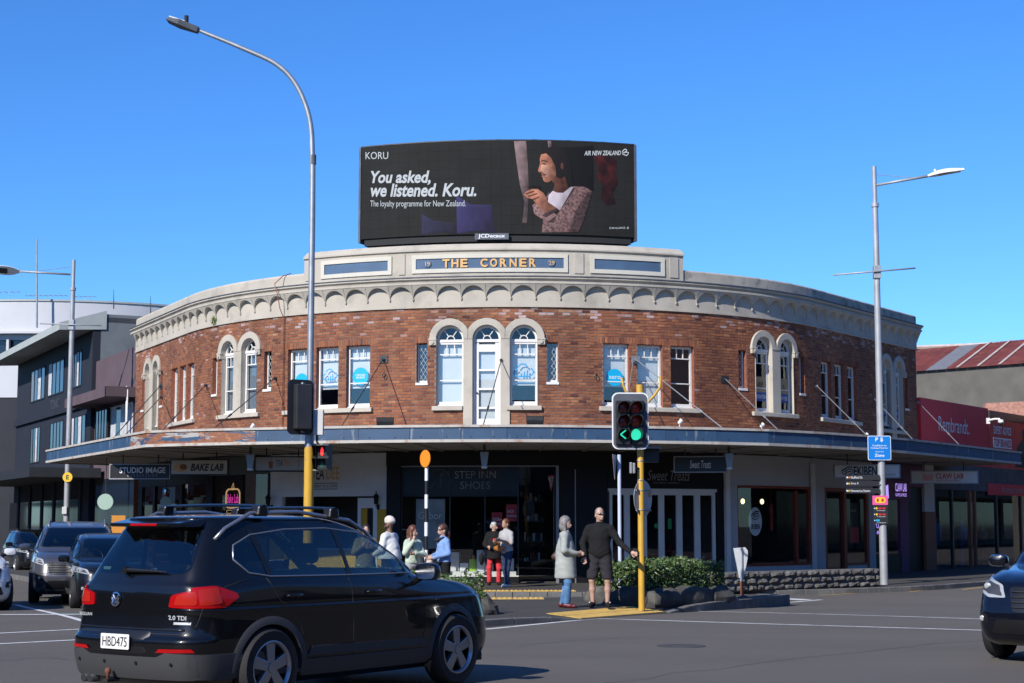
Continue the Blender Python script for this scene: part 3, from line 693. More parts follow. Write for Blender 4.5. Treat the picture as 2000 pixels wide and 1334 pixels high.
mb = MB(); sweep(mb, [(-.25, 8.1), (.03, 8.1), (.03, PZ - .04), (.0, PZ), (-.25, PZ)], 4.85, S1 + .03); mb.build('parapet', 'cream_worn', BLD)
# raised centre with the three blue panels
A0, A1 = -6.07, 4.85
mb = MB(); sweep(mb, [(-.35, 8.1), (.07, 8.1), (.07, 8.87), (.12, 8.90), (.12, 8.94), (-.05, 9.10), (-.35, 9.10)], A0, A1); att = mb.build('attic', 'cream', BLD)
mb = MB()
for p0, p1 in ((-2.72, 1.50), (-5.48, -3.30), (2.12, 4.26)):
 b_ = .11; o0, o1 = .065, .105; z0, z1 = 8.30, 8.80
 sweep(mb, rect(o0, o1, z0, z0 + b_), p0, p1); sweep(mb, rect(o0, o1, z1 - b_, z1), p0, p1); sweep(mb, rect(o0, o1 - .002, z0 + b_, z1 - b_), p0, p0 + b_); sweep(mb, rect(o0, o1 - .002, z0 + b_, z1 - b_), p1 - b_, p1)
mb.build('panel_frame', 'cream_light', att)
for p0, p1 in ((-2.72, 1.50), (-5.48, -3.30), (2.12, 4.26)):
 mb = MB(); sweep(mb, rect(.06, .078, 8.40, 8.70), p0 + .10, p1 - .10); mb.build('blue_panel', 'sign_blue', att)
for p0, p1 in ((-6.02, -5.72), (-3.10, -2.92), (1.68, 1.93), (4.42, 4.68)):
 mb = MB(); sweep(mb, rect(.06, .095, 8.28, 8.84), p0, p1); mb.build('pilaster', 'cream', att)
for w_, s0 in (('THE', -1.36), ('CORNER', .14)):
 tw = {'THE': .70, 'CORNER': 1.50}[w_]; s0 = {'THE': -1.53, 'CORNER': -.10}[w_]
 n_ = len(w_)
 for i, ch in enumerate(w_):
  sl_ = s0 + (i - (n_ - 1) / 2) * (tw / n_) * 1.04
  for ex_, m_ in ((.030, 'gold'), (.012, 'black_paint')):
   text(ch, .3, FR(sl_ + (0 if ex_ > .02 else .012), .078, 8.55 - (0 if ex_ > .02 else .012)), m_, att, name='letter', height=.235, width=.195, ex=ex_, bold=.035)
for s_, n_ in ((-2.28, '19'), (1.06, '29')):
 q = MB(FR(s_, .078, 8.55)); q.lathe([(.105, 0), (.105, -.016), (.085, -.024), (.0001, -.024)], 20, 'y'); q.build('roundel', 'sign_blue', att); text(n_, .1, FR(s_, .078, 8.55), 'gold', att, height=.12, ex=.03)
# ================================================================ ground floor shops
def panel(name, a, b, z0, z1, o0, o1, m, par=None, px=True, **k):
 mb = MB(); sweep(mb, rect(o0, o1, z0, z1), SX(a) if px else a, SX(b) if px else b); return mb.build(name, m, par or BLD, **k)
def pane(a, b, z0, z1, o, par, m='shop_glass'):
 sa, sb = SX(a), SX(b); n = max(1, int((sb - sa) / .5)); mb = MB()
 for i in range(n):
  u, v = sa + (sb - sa) * i / n, sa + (sb - sa) * (i + 1) / n; mb.quad(PF(u, o, z0), PF(v, o, z0), PF(v, o, z1), PF(u, o, z1))
 return mb.build('pane', m, par, recalc=False)
mat('yellow_wall', (.62, .36, .02), .7, var=.05); mat('grey_green', (.10, .11, .10), .7, var=.1); mat('shop_red', (.28, .045, .02), .5, var=.15)
mat('sign_black', (.012, .012, .013), .35); mat('grey_text', (.30, .30, .30), .6); mat('poster_grey', (.36, .40, .42), .5, var=.3, vs=2.2)
mat('sale_red', (.55, .02, .03), .5); mat('lime', (.30, .55, .04), .6); mat('box_white', (.72, .73, .74), .6)
mat('neon_pink', (.9, .05, .45), .4, emit=(1, .06, .5), es=.9); mat('neon_warm', (.9, .6, .3), .4, emit=(1, .62, .3), es=.45)
mat('neon_green', (.1, .9, .3), .4, emit=(.1, .95, .3), es=1.0); mat('neon_violet', (.5, .3, .9), .4, emit=(.5, .35, 1), es=1.0)
mat('led_strip', (.9, .85, .7), .4, emit=(1, .9, .65), es=1.2); mat('orange', (.75, .24, .02), .5, var=.06); mat('pale_wall', (.52, .52, .53), .75, var=.06, vs=1.4)
mat('purple', (.16, .03, .12), .6); mat('orange_brown', (.30, .11, .05), .7, var=.1); mat('floor_tile', (.10, .085, .08), .6, var=.2, vs=2)
mat('door_green', (.02, .35, .10), .5); mat('shop_stock', (.22, .19, .16), .7, var=.6, vs=5); mat('bulb', (.9, .8, .5), .4, emit=(1, .75, .4), es=2.5)
ZS = 3.46                                                 # underside of the canopy at the wall
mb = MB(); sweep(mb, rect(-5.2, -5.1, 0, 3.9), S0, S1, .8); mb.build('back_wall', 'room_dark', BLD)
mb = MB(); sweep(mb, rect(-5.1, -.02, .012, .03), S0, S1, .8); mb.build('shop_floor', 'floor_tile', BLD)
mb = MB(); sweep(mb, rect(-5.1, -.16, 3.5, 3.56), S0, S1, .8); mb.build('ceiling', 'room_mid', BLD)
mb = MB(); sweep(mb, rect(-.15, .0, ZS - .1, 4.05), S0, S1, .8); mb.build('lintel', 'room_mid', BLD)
for px in (410, 529, 756, 1186, 1412, 1704):              # walls between the shops
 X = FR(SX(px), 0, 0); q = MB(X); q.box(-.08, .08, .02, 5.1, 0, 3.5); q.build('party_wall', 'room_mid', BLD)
def shopfront(name, lab):
 o = bpy.data.objects.new(name, None); COL.objects.link(o); o.parent = BLD; WM[o] = WM[BLD]; o['label'] = lab; return o
# --- barber, left
sf = shopfront('barber_shopfront', 'black barber shopfront with dark glass')
panel('fascia', 272, 410, 2.75, ZS, -.05, .06, 'black_paint', sf); panel('plinth', 272, 410, 0, .35, -.05, .05, 'black_paint', sf)
for a, b in ((272, 279), (300, 304), (352, 357), (404, 410)): panel('pilaster', a, b, .35, 2.75, -.05, .05, 'black_paint', sf)
for a, b in ((279, 300), (304, 352), (357, 404)): pane(a, b, .35, 2.75, 0, sf)
text('CORNER', .2, FR(SX(288), .06, 2.2), 'grey_text', sf, height=.13); panel('poster', 310, 334, 1.7, 2.7, -.12, -.1, 'poster_grey', sf)
q = MB(FR(SX(343), .3, 0)); q.lathe([(.10, 1.78), (.11, 1.85), (.085, 1.87), (.085, 2.5), (.11, 2.52), (.10, 2.6), (.0001, 2.66)], 14); q.build('barber_pole_case', 'chrome', sf, smooth=True, auto=40)
for k, m_ in enumerate(('sale_red', 'navy_print', 'box_white')):
 q = MB(FR(SX(343), .3, 0)); vs_ = []; n_ = 24
 for i in range(n_ + 1):
  t = 4 * PI * i / n_ + k * 2 * PI / 3; vs_ += [(.088 * math.cos(t), .088 * math.sin(t), 1.87 + .55 * i / n_), (.088 * math.cos(t), .088 * math.sin(t), min(2.5, 1.95 + .55 * i / n_))]
 q.add(vs_, [(2 * i, 2 * i + 2, 2 * i + 3, 2 * i + 1) for i in range(n_)]); q.build('stripe', m_, sf, recalc=False)
# --- bakery
sf = shopfront('bakery_shopfront', 'dim grey green bakery shopfront with a neon sign in the window')
panel('fascia', 410, 529, 2.95, ZS, -.05, .05, 'grey_green', sf); panel('plinth', 410, 529, 0, .3, -.05, .05, 'grey_green', sf)
for a, b in ((410, 416), (472, 475), (524, 529)): panel('mullion', a, b, .3, 2.95, -.05, .05, 'black_paint', sf)
pane(416, 472, .3, 2.95, 0, sf); pane(475, 524, .3, 2.95, 0, sf); panel('back_panel', 412, 527, .2, 3.4, -1.3, -1.25, 'grey_green', sf)
X = FR(SX(447), -.12, 0); q = MB(X); n_ = 28
def rrect(w, h, r, cz, n=6):
 P = []
 for cx, cy, a0 in ((w - r, h - r, 0), (-w + r, h - r, 90), (-w + r, -h + r, 180), (w - r, -h + r, 270)):
  P += [(cx + r * math.cos(RA(a0 + 90 * i / n)), 0, cz + cy + r * math.sin(RA(a0 + 90 * i / n))) for i in range(n + 1)]
 return P + [P[0]]
for w_, h_ in ((.37, .28), (.345, .255)):
 q = MB(X); q.tube(rrect(w_, h_, .16, 2.28), .011, 5, False); q.build('neon_tube', 'neon_warm', sf, recalc=False)
for w_, h_ in ((.31, .045),):
 q = MB(X); q.tube(rrect(w_, h_, .02, 1.9), .008, 5, False); q.build('neon_tube', 'neon_warm', sf, recalc=False)
text('Bake Lab', .3, X @ Mx.Translation((0, 0, 2.28)), 'neon_pink', sf, name='neon_lettering', width=.60, height=.26); text('WHOLESOME GOODS', .3, X @ Mx.Translation((.03, 0, 1.76)), 'neon_warm', sf, name='neon_lettering', width=.5, height=.05)
q = MB(X); q.tube([(-.06, 0, 2.62), (.02, 0, 2.72), (.05, 0, 2.60), (-.04, 0, 2.52), (-.06, 0, 2.62)], .01, 5, False); q.build('neon_tube', 'neon_warm', sf, recalc=False)
q = MB(); q.tube([PF(SX(492), -.7, 2.45), PF(SX(528), -.7, 2.88)], .025, 5); q.build('light_strip', 'led_strip', sf)
panel('shelf', 487, 527, 2.0, 2.05, -1.2, -.9, 'black_paint', sf); panel('stock_box', 502, 516, 2.05, 2.2, -1.15, -.95, 'cyan', sf)
# --- tea shop
sf = shopfront('tea_shopfront', 'white and yellow tea shopfront with a dark serving hatch')
s_ = panel
s_('upper_wall', 529, 756, 2.30, ZS, -.1, .04, 'white_wall', sf)
s_('wall_panel', 529, 552, 1.95, 2.30, -.1, .04, 'white_wall', sf); s_('yellow_wall', 529, 552, 0, 1.95, -.1, .04, 'yellow_wall', sf)
s_('wall_panel', 738, 756, 1.95, 2.30, -.1, .04, 'white_wall', sf); s_('yellow_wall', 735, 756, 0, 1.95, -.1, .04, 'yellow_wall', sf)
s_('yellow_wall', 552, 700, 0, .85, -.1, .03, 'yellow_wall', sf); s_('counter', 552, 700, .85, .9, -.3, .15, 'offwhite', sf); pane(552, 700, .9, 2.28, -.06, sf)
for a, b in ((700, 706), (730, 738)): s_('door_jamb', a, b, 0, 2.25, -.1, .05, 'white_paint', sf)
s_('door_head', 706, 730, 1.98, 2.25, -.1, .05, 'white_paint', sf); s_('door_leaf', 706, 716, 0, 1.97, -.06, -.02, 'yellow_wall', sf); s_('back_panel', 540, 745, 0, 3.4, -1.9, -1.85, 'room_mid', sf)
s_('menu_frame', 612, 712, 2.42, 3.25, .04, .05, 'white_wall', sf)
text('TEA', .3, FR(SX(622), .055, 2.93), 'black_print', sf, height=.34, width=.42, bold=.01); text('DEE', .3, FR(SX(651), .055, 2.93), 'gold', sf, height=.34, width=.42, bold=.01)
text('BUBBLE TEA & COFFEE', .1, FR(SX(636), .055, 2.58), 'black_print', sf, width=.82, height=.07)
for z in (2.66, 2.50): s_('rule', 606, 661, z - .008, z + .008, .04, .054, 'black_print', sf)
def wall_lantern(px, z):
 X = FR(SX(px), 0, 0); t = thing('wall_lantern', 'black carriage lantern on the white wall ' + ('beside the grey post end of the tea shop' if px > 700 else 'left of the serving hatch'), 'lamp', tuple(PF(SX(px), .04, z)), group='lanterns beside the tea hatch')
 q = MB(X); q.box(-.035, .035, -.07, -.03, z - .22, z - .08); q.tube([(0, -.06, z - .15), (0, -.2, z - .15), (0, -.2, z - .08)], .012, 6); q.build('bracket', 'black_paint', t)
 q = MB(X); q.lathe([(.035, z - .08), (.06, z - .07), (.075, z + .10), (.095, z + .11), (.05, z + .18), (.012, z + .21), (.02, z + .23), (.0001, z + .30)], 6, 'z', (0, -.2, 0)); q.build('lantern_body', 'black_paint', t)
 q = MB(X); q.lathe([(.055, z - .06), (.07, z + .09)], 6, 'z', (0, -.2, 0)); q.build('glass_panes', 'lamp_off', t)
wall_lantern(533, 2.16); wall_lantern(740, 2.16)
# --- shoe shop, centre
sf = shopfront('shoe_shopfront', 'black framed glass shoe shopfront')
panel('fascia', 756, 1186, 3.10, ZS, -.05, .10, 'black_paint', sf); panel('pilaster', 757, 784, 0, 3.10, -.05, .10, 'black_paint', sf)
panel('plinth', 784, 1013, 0, .17, -.05, .05, 'black_paint', sf); panel('sill', 784, 1013, .17, .20, -.05, .07, 'offwhite', sf)
panel('head_trim', 784, 1088, 3.07, 3.10, -.05, .07, 'metal_grey', sf); panel('sign_panel', 786, 1011, 2.28, 3.07, -.05, -.01, 'sign_black', sf)
for a in (785, 879, 947, 1012): panel('mullion', a - 1, a + 1, .2, 3.07, -.04, .03, 'dark_metal', sf)
pane(785, 879, .2, 3.07, .012, sf); pane(879, 947, .2, 3.07, .012, sf); pane(947, 1012, .2, 3.07, .012, sf)
pane(1014, 1087, .1, 3.07, .0, sf); panel('door_post', 1086, 1091, 0, 3.10, -.05, .06, 'metal_grey', sf); panel('black_wall', 1091, 1186, 0, 3.10, -.05, .04, 'black_paint', sf); panel('door_post', 1122, 1124, 0, 3.0, .04, .07, 'metal_grey', sf)
text('STEP INN', .3, FR(SX(928), -.004, 2.86), 'grey_text', sf, width=1.10, height=.20); text('SHOES', .3, FR(SX(928), -.004, 2.58), 'grey_text', sf, width=.80, height=.20)
X = FR(SX(858), -.004, 2.66); q = MB(X); q.tube([(-.32, -.004, -.14), (-.22, -.004, -.15), (-.10, -.004, .0), (0, -.004, .12), (.03, -.004, -.14), (.05, -.004, .1), (.02, -.004, .22), (.08, -.004, .27), (.1, -.004, .2), (.03, -.004, .17)], .008, 4, False); q.tube([(.32 * math.cos(t / 8), -.004, .02 + .32 * math.sin(t / 8)) for t in range(-4, 24)], .005, 4, False); q.build('heel_logo', 'grey_text', sf, recalc=False)
panel('grey_poster', 808, 866, .90, 2.22, -.22, -.2, 'poster_grey', sf); text('Gabor', .3, FR(SX(837), -.19, 1.78), 'white_print', sf, width=.66, height=.2)
for a, b, z0, z1 in ((960, 981, 1.42, 1.86), (988, 1010, 1.62, 2.07)):
 panel('sale_poster', a, b, z0, z1, -.03, -.02, 'sale_red', sf); text('SHOE', .1, FR(SX((a + b) / 2 - 2), -.018, (z0 + z1) / 2 + .04), 'white_print', sf, width=.18, height=.085); text('CLEARANCE', .1, FR(SX((a + b) / 2), -.018, (z0 + z1) / 2 - .08), 'white_print', sf, width=.26, height=.065)
panel('display_plinth', 788, 1008, .2, .3, -.9, -.06, 'offwhite', sf)
for a, b, z0, z1, m_ in ((790, 815, .3, .7, 'box_white'), (876, 893, .3, .80, 'offwhite'), (895, 912, .3, .52, 'box_white'), (914, 928, .3, .62, 'lime'), (929, 946, .3, .86, 'box_white'), (946, 962, .3, .5, 'offwhite'), (985, 1004, .3, .64, 'box_white')):
 panel('shoe_box', a, b, z0, z1, -.6, -.28, m_, sf, bevel=.006)
panel('shoe', 918, 926, .62, .70, -.5, -.38, 'orange', sf, bevel=.03)
for r in range(4): panel('shelf', 1030, 1084, .5 + r * .55, .53 + r * .55, -2.6, -2.2, 'room_mid', sf)
for r in range(4):
 for k in range(7):
  a = 1032 + k * 7.2; panel('shelf_stock', a, a + rng.uniform(3, 6), .53 + r * .55, .53 + r * .55 + rng.uniform(.08, .25), -2.5, -2.3, rng.choice(['shop_stock', 'box_white', 'room_mid', 'offwhite', 'shop_red']), sf)
# --- sweet shop, white folding doors
sf = shopfront('sweet_shopfront', 'black sweet shopfront with white framed folding glass doors')
panel('fascia', 1186, 1412, 2.50, ZS, -.05, .06, 'black_paint', sf); panel('pilaster', 1398, 1412, 0, 2.5, -.05, .05, 'black_paint', sf)
panel('door_head', 1187, 1398, 2.42, 2.50, -.06, .07, 'white_paint', sf)
xs_ = [1190, 1224, 1257, 1291, 1326, 1361, 1396]
for i in range(6):
 a, b = xs_[i], xs_[i + 1]
 for u, v in ((a, a + 5.5), (b - 5.5, b)): panel('door_stile', u, v, .02, 2.42, -.03, .04, 'white_paint', sf, bevel=.006)
 panel('door_rail', a + 5.5, b - 5.5, .02, .2, -.03, .038, 'white_paint', sf); panel('door_rail', a + 5.5, b - 5.5, 2.33, 2.42, -.03, .038, 'white_paint', sf); pane(a + 5, b - 5, .2, 2.33, 0, sf)
panel('green_notice', 1305, 1312, 1.42, 1.70, -.02, -.012, 'door_green', sf); X = FR(SX(1282), -.01, 1.5); q = MB(X); disc(q, 0, 0, .07, 0); q.build('green_sticker', 'door_green', sf, recalc=False)
for zz in (.55, .78): panel('red_chair', 1335, 1352, zz, zz + .04, -1.4, -1.0, 'red_paint', sf)
for a in (1336, 1350): panel('red_chair_leg', a, a + 1.6, 0, 1.0, -1.1, -1.06, 'red_paint', sf)
panel('red_table', 1300, 1330, .72, .76, -1.5, -.9, 'red_paint', sf); panel('table_leg', 1314, 1317, .03, .72, -1.2, -1.16, 'red_paint', sf)
text('Sweet Treats', .3, FR(SX(1305), .065, 2.86), 'grey_text', sf, width=1.3, height=.28, shear=.35); text('ICE CREAM  DESSERTS', .1, FR(SX(1300), .065, 2.66), 'grey_text', sf, width=.8, height=.04)
# --- noodle shop, orange red frames
sf = shopfront('noodle_shopfront', 'pale shopfront with orange red window frames')
panel('upper_wall', 1412, 1704, 2.62, ZS, -.1, .03, 'pale_wall', sf)
for a, b in ((1412, 1438), (1583, 1608), (1694, 1706)): panel('pilaster', a, b, 0, 2.62, -.1, .06, 'pale_wall', sf)
panel('corner_post', 1412, 1420, .1, 3.4, .06, .16, 'white_paint', sf); panel('corner_post', 1581, 1587, 0, 3.3, .06, .12, 'white_paint', sf)
for a, b, z0, z1 in ((1438, 1583, 2.55, 2.62), (1438, 1583, .38, .45), (1438, 1440, .45, 2.55), (1578, 1583, .45, 2.55), (1552, 1556, .45, 2.5), (1608, 1694, 2.52, 2.62), (1608, 1612, 0, 2.52), (1646, 1651, 0, 2.52), (1690, 1694, 0, 2.52), (1651, 1690, .3, .37)): panel('window_frame', a, b, z0, z1, -.06, .05, 'shop_red', sf)
panel('plinth', 1438, 1583, 0, .38, -.1, .04, 'pale_wall', sf); panel('plinth', 1651, 1690, 0, .3, -.1, .04, 'pale_wall', sf)
pane(1440, 1578, .45, 2.55, 0, sf); pane(1612, 1646, .1, 2.52, -.03, sf); pane(1651, 1690, .37, 2.52, 0, sf)
X = FR(SX(1476), -.02, 1.62); q = MB(X); disc(q, 0, 0, .27, 0, rz=.40); q.build('oval_sticker', 'white_print', sf, recalc=False)
text('EKIBEN', .2, FR(SX(1476), -.017, 1.48), 'black_print', sf, width=.36, height=.14, bold=.02)
def noodle_logo(par, X, k=1.):
 q = MB(X)
 def band(P, w):
  for i in range(len(P) - 1):
   a, b = V((P[i][0], P[i][1])), V((P[i + 1][0], P[i + 1][1])); d = (b - a).normalized(); n_ = V((-d.y, d.x)) * w; q.quad(*[(p_.x * k, -.003, p_.y * k) for p_ in (a - n_, b - n_, b + n_, a + n_)])
 band([(.16 * math.cos(RA(t)), .11 * math.sin(RA(t))) for t in range(150, 400, 15)], .012); band([(-.15, .02), (0, .12), (.16, .13)], .02); band([(-.1, -.02), (.02, .06), (.14, .07)], .018); band([(-.06, -.08), (.0, -.02), (.12, .0)], .016)
 q.build('bowl_logo', 'black_print', par, recalc=False)
noodle_logo(sf, FR(SX(1476), -.017, 1.78), .95)
for px, z0, z1 in ((1446, .5, 2.1), (1526, 1.35, 2.15)):
 q = MB(FR(SX(px), -.35, 0)); q.lathe([(.02, z0), (.05, z0 + .02), (.05, z1 - .3), (.065, z1 - .28), (.04, z1 - .04), (.008, z1), (.006, 2.55)], 8); q.build('red_lantern', 'red_paint', sf, smooth=True, auto=40)
for px in (1516, 1558): q = MB(FR(SX(px), -1.2, 0)); q.ell((0, 0, 2.2), (.06, .06, .08), 8, 6); q.build('bulb', 'bulb', sf)
q = MB(FR(SX(1671), -.05, 0)); q.box(-.33, .33, 0, .01, .95, 2.2); q.build('menu_poster', 'black_print', sf)
q = MB(FR(SX(1671), -.05, 0)); q.box(-.33, .33, -.004, 0, .98, 1.45); q.build('poster_band', 'sale_red', sf)
text('$18.50', .1, FR(SX(1671), -.057, 1.05), 'orange', sf, height=.11); text('BENTO', .1, FR(SX(1671), -.05, 1.95), 'white_print', sf, height=.06, width=.35); q = MB(FR(SX(1671), -.057, 1.5)); disc(q, 0, 0, .11, 0, rz=.16); q.build('poster_dish', 'gold', sf, recalc=False)
# --- claw machine shop and end of the wing
sf = shopfront('arcade_shopfront', 'dark arcade shopfront with neon pictures in the window')
panel('fascia', 1704, 1802, 2.75, ZS, -.1, .05, 'purple', sf); panel('plinth', 1704, 1762, 0, .6, -.1, .04, 'black_paint', sf)
panel('purple_pier', 1756, 1772, 0, 2.75, -.1, .05, 'purple', sf); pane(1706, 1756, .6, 2.75, 0, sf); panel('black_wall', 1772, 1802, 0, 2.75, -.1, .0, 'black_paint', sf); panel('display_back', 1706, 1756, .6, 2.75, -.5, -.45, 'black_matt', sf)
for i in range(26):
 m_ = rng.choice(['neon_pink', 'neon_violet', 'neon_warm', 'neon_green', 'orange', 'sale_red', 'yellow_wall']); a = rng.uniform(1708, 1740); z = rng.uniform(.8, 2.5); r_ = rng.uniform(.05, .13)
 q = MB(FR(SX(a), -.40 - .01 * (i % 3), z)); t0 = rng.uniform(0, 6); q.tube([(r_ * math.cos(t0 + t * .6) * (1 + .3 * math.sin(t)), 0, r_ * math.sin(t0 + t * .6)) for t in range(rng.randint(5, 11))], .014, 4, False); q.build('neon_doodle', m_, sf, recalc=False)
q = MB(FR(SX(1742), -.40, 2.25)); q.tube([(0, 0, -.35), (-.1, 0, -.1), (.06, 0, 0), (-.02, 0, .2), (.1, 0, .3), (.12, 0, .1), (.0, 0, -.35)], .016, 4, False); q.build('neon_doodle', 'neon_green', sf, recalc=False)
panel('purple_sign', 1712, 1772, 2.32, 2.95, .06, .14, 'purple', sf); text('CLAW LAB', .3, FR(SX(1753), .145, 2.72), 'neon_violet', sf, width=.95, height=.26, bold=.01); text('GAMES & PRIZES', .1, FR(SX(1753), .145, 2.48), 'neon_violet', sf, width=.95, height=.10)
q = MB(FR(SX(1724), .142, 2.6)); q.prism([(-.2, -.24), (.2, -.24), (.16, .2), (.1, .16), (-.08, .16), (-.16, .22)], -.004, 0); q.build('lit_panel', 'neon_violet', sf)
# ================================================================ canopy over the footpath
def fascia_mat(name, rust):
 m = mat(name, (.030, .078, .155), .6, var=.14, vs=1.6, bump=.12, bs=30); n = m.node_tree; N = n.nodes.new; L = n.links.new; p = n.nodes['Principled BSDF']; src = p.inputs['Base Color'].links[0].from_socket
 ge = N('ShaderNodeNewGeometry')
 def layer(scale, lo, hi, colr, src, amt):
  mp = N('ShaderNodeMapping'); mp.inputs['Scale'].default_value = scale; L(ge.outputs['Position'], mp.inputs[0]); z = N('ShaderNodeTexNoise'); z.inputs['Scale'].default_value = 1; z.inputs['Detail'].default_value = 9; z.inputs['Roughness'].default_value = .62; L(mp.outputs[0], z.inputs['Vector'])
  r = N('ShaderNodeMapRange'); r.inputs[1].default_value = lo; r.inputs[2].default_value = hi; r.inputs[4].default_value = amt; L(z.outputs['Fac'], r.inputs[0])
  x = N('ShaderNodeMix'); x.data_type = 'RGBA'; L(r.outputs[0], x.inputs['Factor']); L(src, x.inputs['A']); x.inputs['B'].default_value = (*colr, 1); return x.outputs['Result']
 if rust:
  src = layer((.9, .9, 5.5), .52, .545, (.40, .38, .34), src, .8); src = layer((.8, .8, 6.5), .50, .53, (.21, .075, .032), src, 1.); src = layer((3, 3, 9), .56, .60, (.33, .14, .05), src, .8)
 else:
  src = layer((7, 7, 1.1), .60, .66, (.28, .30, .30), src, .5); src = layer((2.5, 2.5, 4), .68, .72, (.16, .08, .04), src, .5)
 L(src, p.inputs['Base Color'])
fascia_mat('fascia', False); fascia_mat('fascia_rusty', True)
mat('trim_white', (.50, .47, .42), .75, var=.10, vs=3, dirt=(.32, .13, .045), ds=2.8, da=.95)
mat('soffit', (.36, .33, .28), .8, var=.12, vs=1.2, dirt=(.22, .18, .14), ds=1.5, da=.6)
mat('sheet_roof', (.35, .36, .37), .6, var=.1)
ZT, ZF, ZW = 3.95, 3.605, 3.535
EP = [(91, 879.6), (180, 862), (255, 847.5), (286, 842), (340, 840), (400, 838.2), (500, 836), (600, 834), (700, 832.3), (800, 831), (900, 830.2), (990, 830), (1080, 830.4), (1200, 832), (1300, 833.7), (1400, 835.8), (1500, 838.7), (1600, 844), (1693, 850), (1770, 857), (1850, 866), (1920, 874.3), (1994, 883)]
ED = [G(x, y, ZT) for x, y in EP]
def wall_near(p):
 v = V((p.x - FC.x, p.y - FC.y)); t = math.atan2(v.x, -v.y)
 if t < -TL: d = V((-math.cos(TL), math.sin(TL))); b = V(plan(-TL * FR0)); return -TL * FR0 - (V((p.x, p.y)) - b).dot(d)
 if t > TR: d = V((math.cos(TR), math.sin(TR))); b = V(plan(TR * FR0)); return TR * FR0 + (V((p.x, p.y)) - b).dot(d)
 return t * FR0
ES = [wall_near(p) for p in ED]
NV = []
for i, p in enumerate(ED):
 d = (ED[min(i + 1, len(ED) - 1)] - ED[max(i - 1, 0)]); NV.append(V((d.y, -d.x, 0)).normalized())
CAN = bpy.data.objects.new('canopy', None); COL.objects.link(CAN); CAN.parent = BLD; WM[CAN] = WM[BLD]; CAN['label'] = 'blue painted street canopy with peeling rust patches'
def up(p, z): return V((p.x, p.y, z))
for i in range(len(ED) - 1):
 a, b = ED[i], ED[i + 1]; na, nb = NV[i], NV[i + 1]; g = (b - a).normalized() * .004
 def bar(name, m, z0, z1, o0, o1, gap=g):
  q = MB(); A, B = a + gap, b - gap
  q.add([up(A + na * o0, z0), up(B + nb * o0, z0), up(B + nb * o1, z0), up(A + na * o1, z0), up(A + na * o0, z1), up(B + nb * o0, z1), up(B + nb * o1, z1), up(A + na * o1, z1)], [(0, 3, 2, 1), (4, 5, 6, 7), (0, 1, 5, 4), (1, 2, 6, 5), (2, 3, 7, 6), (3, 0, 4, 7)]); return q.build(name, m, CAN)
 bar('fascia_panel', 'fascia_rusty' if 255 <= EP[i][0] < 480 else 'fascia', ZF, ZT - .05, -.06, 0)
 bar('gutter_trim', 'trim_white', ZT - .05, ZT + .01, -.10, .035, g * 0); bar('drip_trim', 'trim_white', ZW - .0, ZF, -.09, .02, g * 0)
 # bolts
 for t in (.22, .72):
  for zz in (ZF + .06,):
   c = a.lerp(b, t) + na * .006; q = MB(); q.ell((c.x, c.y, zz), (.014, .014, .014), 6, 4); q.build('bolt', 'dark_metal', CAN)
 # roof sheet and soffit panels
 wa, wb = PF(ES[i], .0, 0), PF(ES[i + 1], .0, 0)
 q = MB(); q.quad(up(a - na * .06, ZT - .04), up(b - nb * .06, ZT - .04), up(wb, 4.06), up(wa, 4.06)); q.build('roof_sheet', 'sheet_roof', CAN, recalc=False)
 for k in range(3):
  t0, t1 = k / 3 + .004, (k + 1) / 3 - .004
  A0_, A1_, B0_, B1_ = a.lerp(wa, t0), a.lerp(wa, t1), b.lerp(wb, t0), b.lerp(wb, t1); zA, zB = ZW + .02 + (ZS - ZW) * t0 * .6, ZW + .02 + (ZS - ZW) * t1 * .6
  e = (b - a).normalized() * .008
  q = MB(); q.add([up(A0_ + e, zA), up(B0_ - e, zA), up(B1_ - e, zB), up(A1_ + e, zB)] + [up(A0_ + e, zA + .03), up(B0_ - e, zA + .03), up(B1_ - e, zB + .03), up(A1_ + e, zB + .03)], [(0, 1, 2, 3), (4, 5, 6, 7), (0, 1, 5, 4), (1, 2, 6, 5), (2, 3, 7, 6), (3, 0, 4, 7)]); q.build('soffit_panel', 'soffit', CAN)
 q = MB(); q.quad(up(a - na * .05, ZW + .12), up(b - nb * .05, ZW + .12), up(wb, ZS + .14), up(wa, ZS + .14)); q.build('soffit_backing', 'room_dark', CAN, recalc=False)
 q = MB(); c0 = up(a, ZW + .005); c1 = up(wa, ZS + .03); q.tube([c0 - na * .1, c1], .022, 4); q.build('soffit_batten', 'soffit', CAN)
# end cap on the left
a, wa = ED[0], PF(ES[0], 0, 0); q = MB(); q.quad(up(a, ZW), up(wa, ZW), up(wa, ZT), up(a, ZT)); q.build('end_board', 'fascia', CAN, recalc=False)
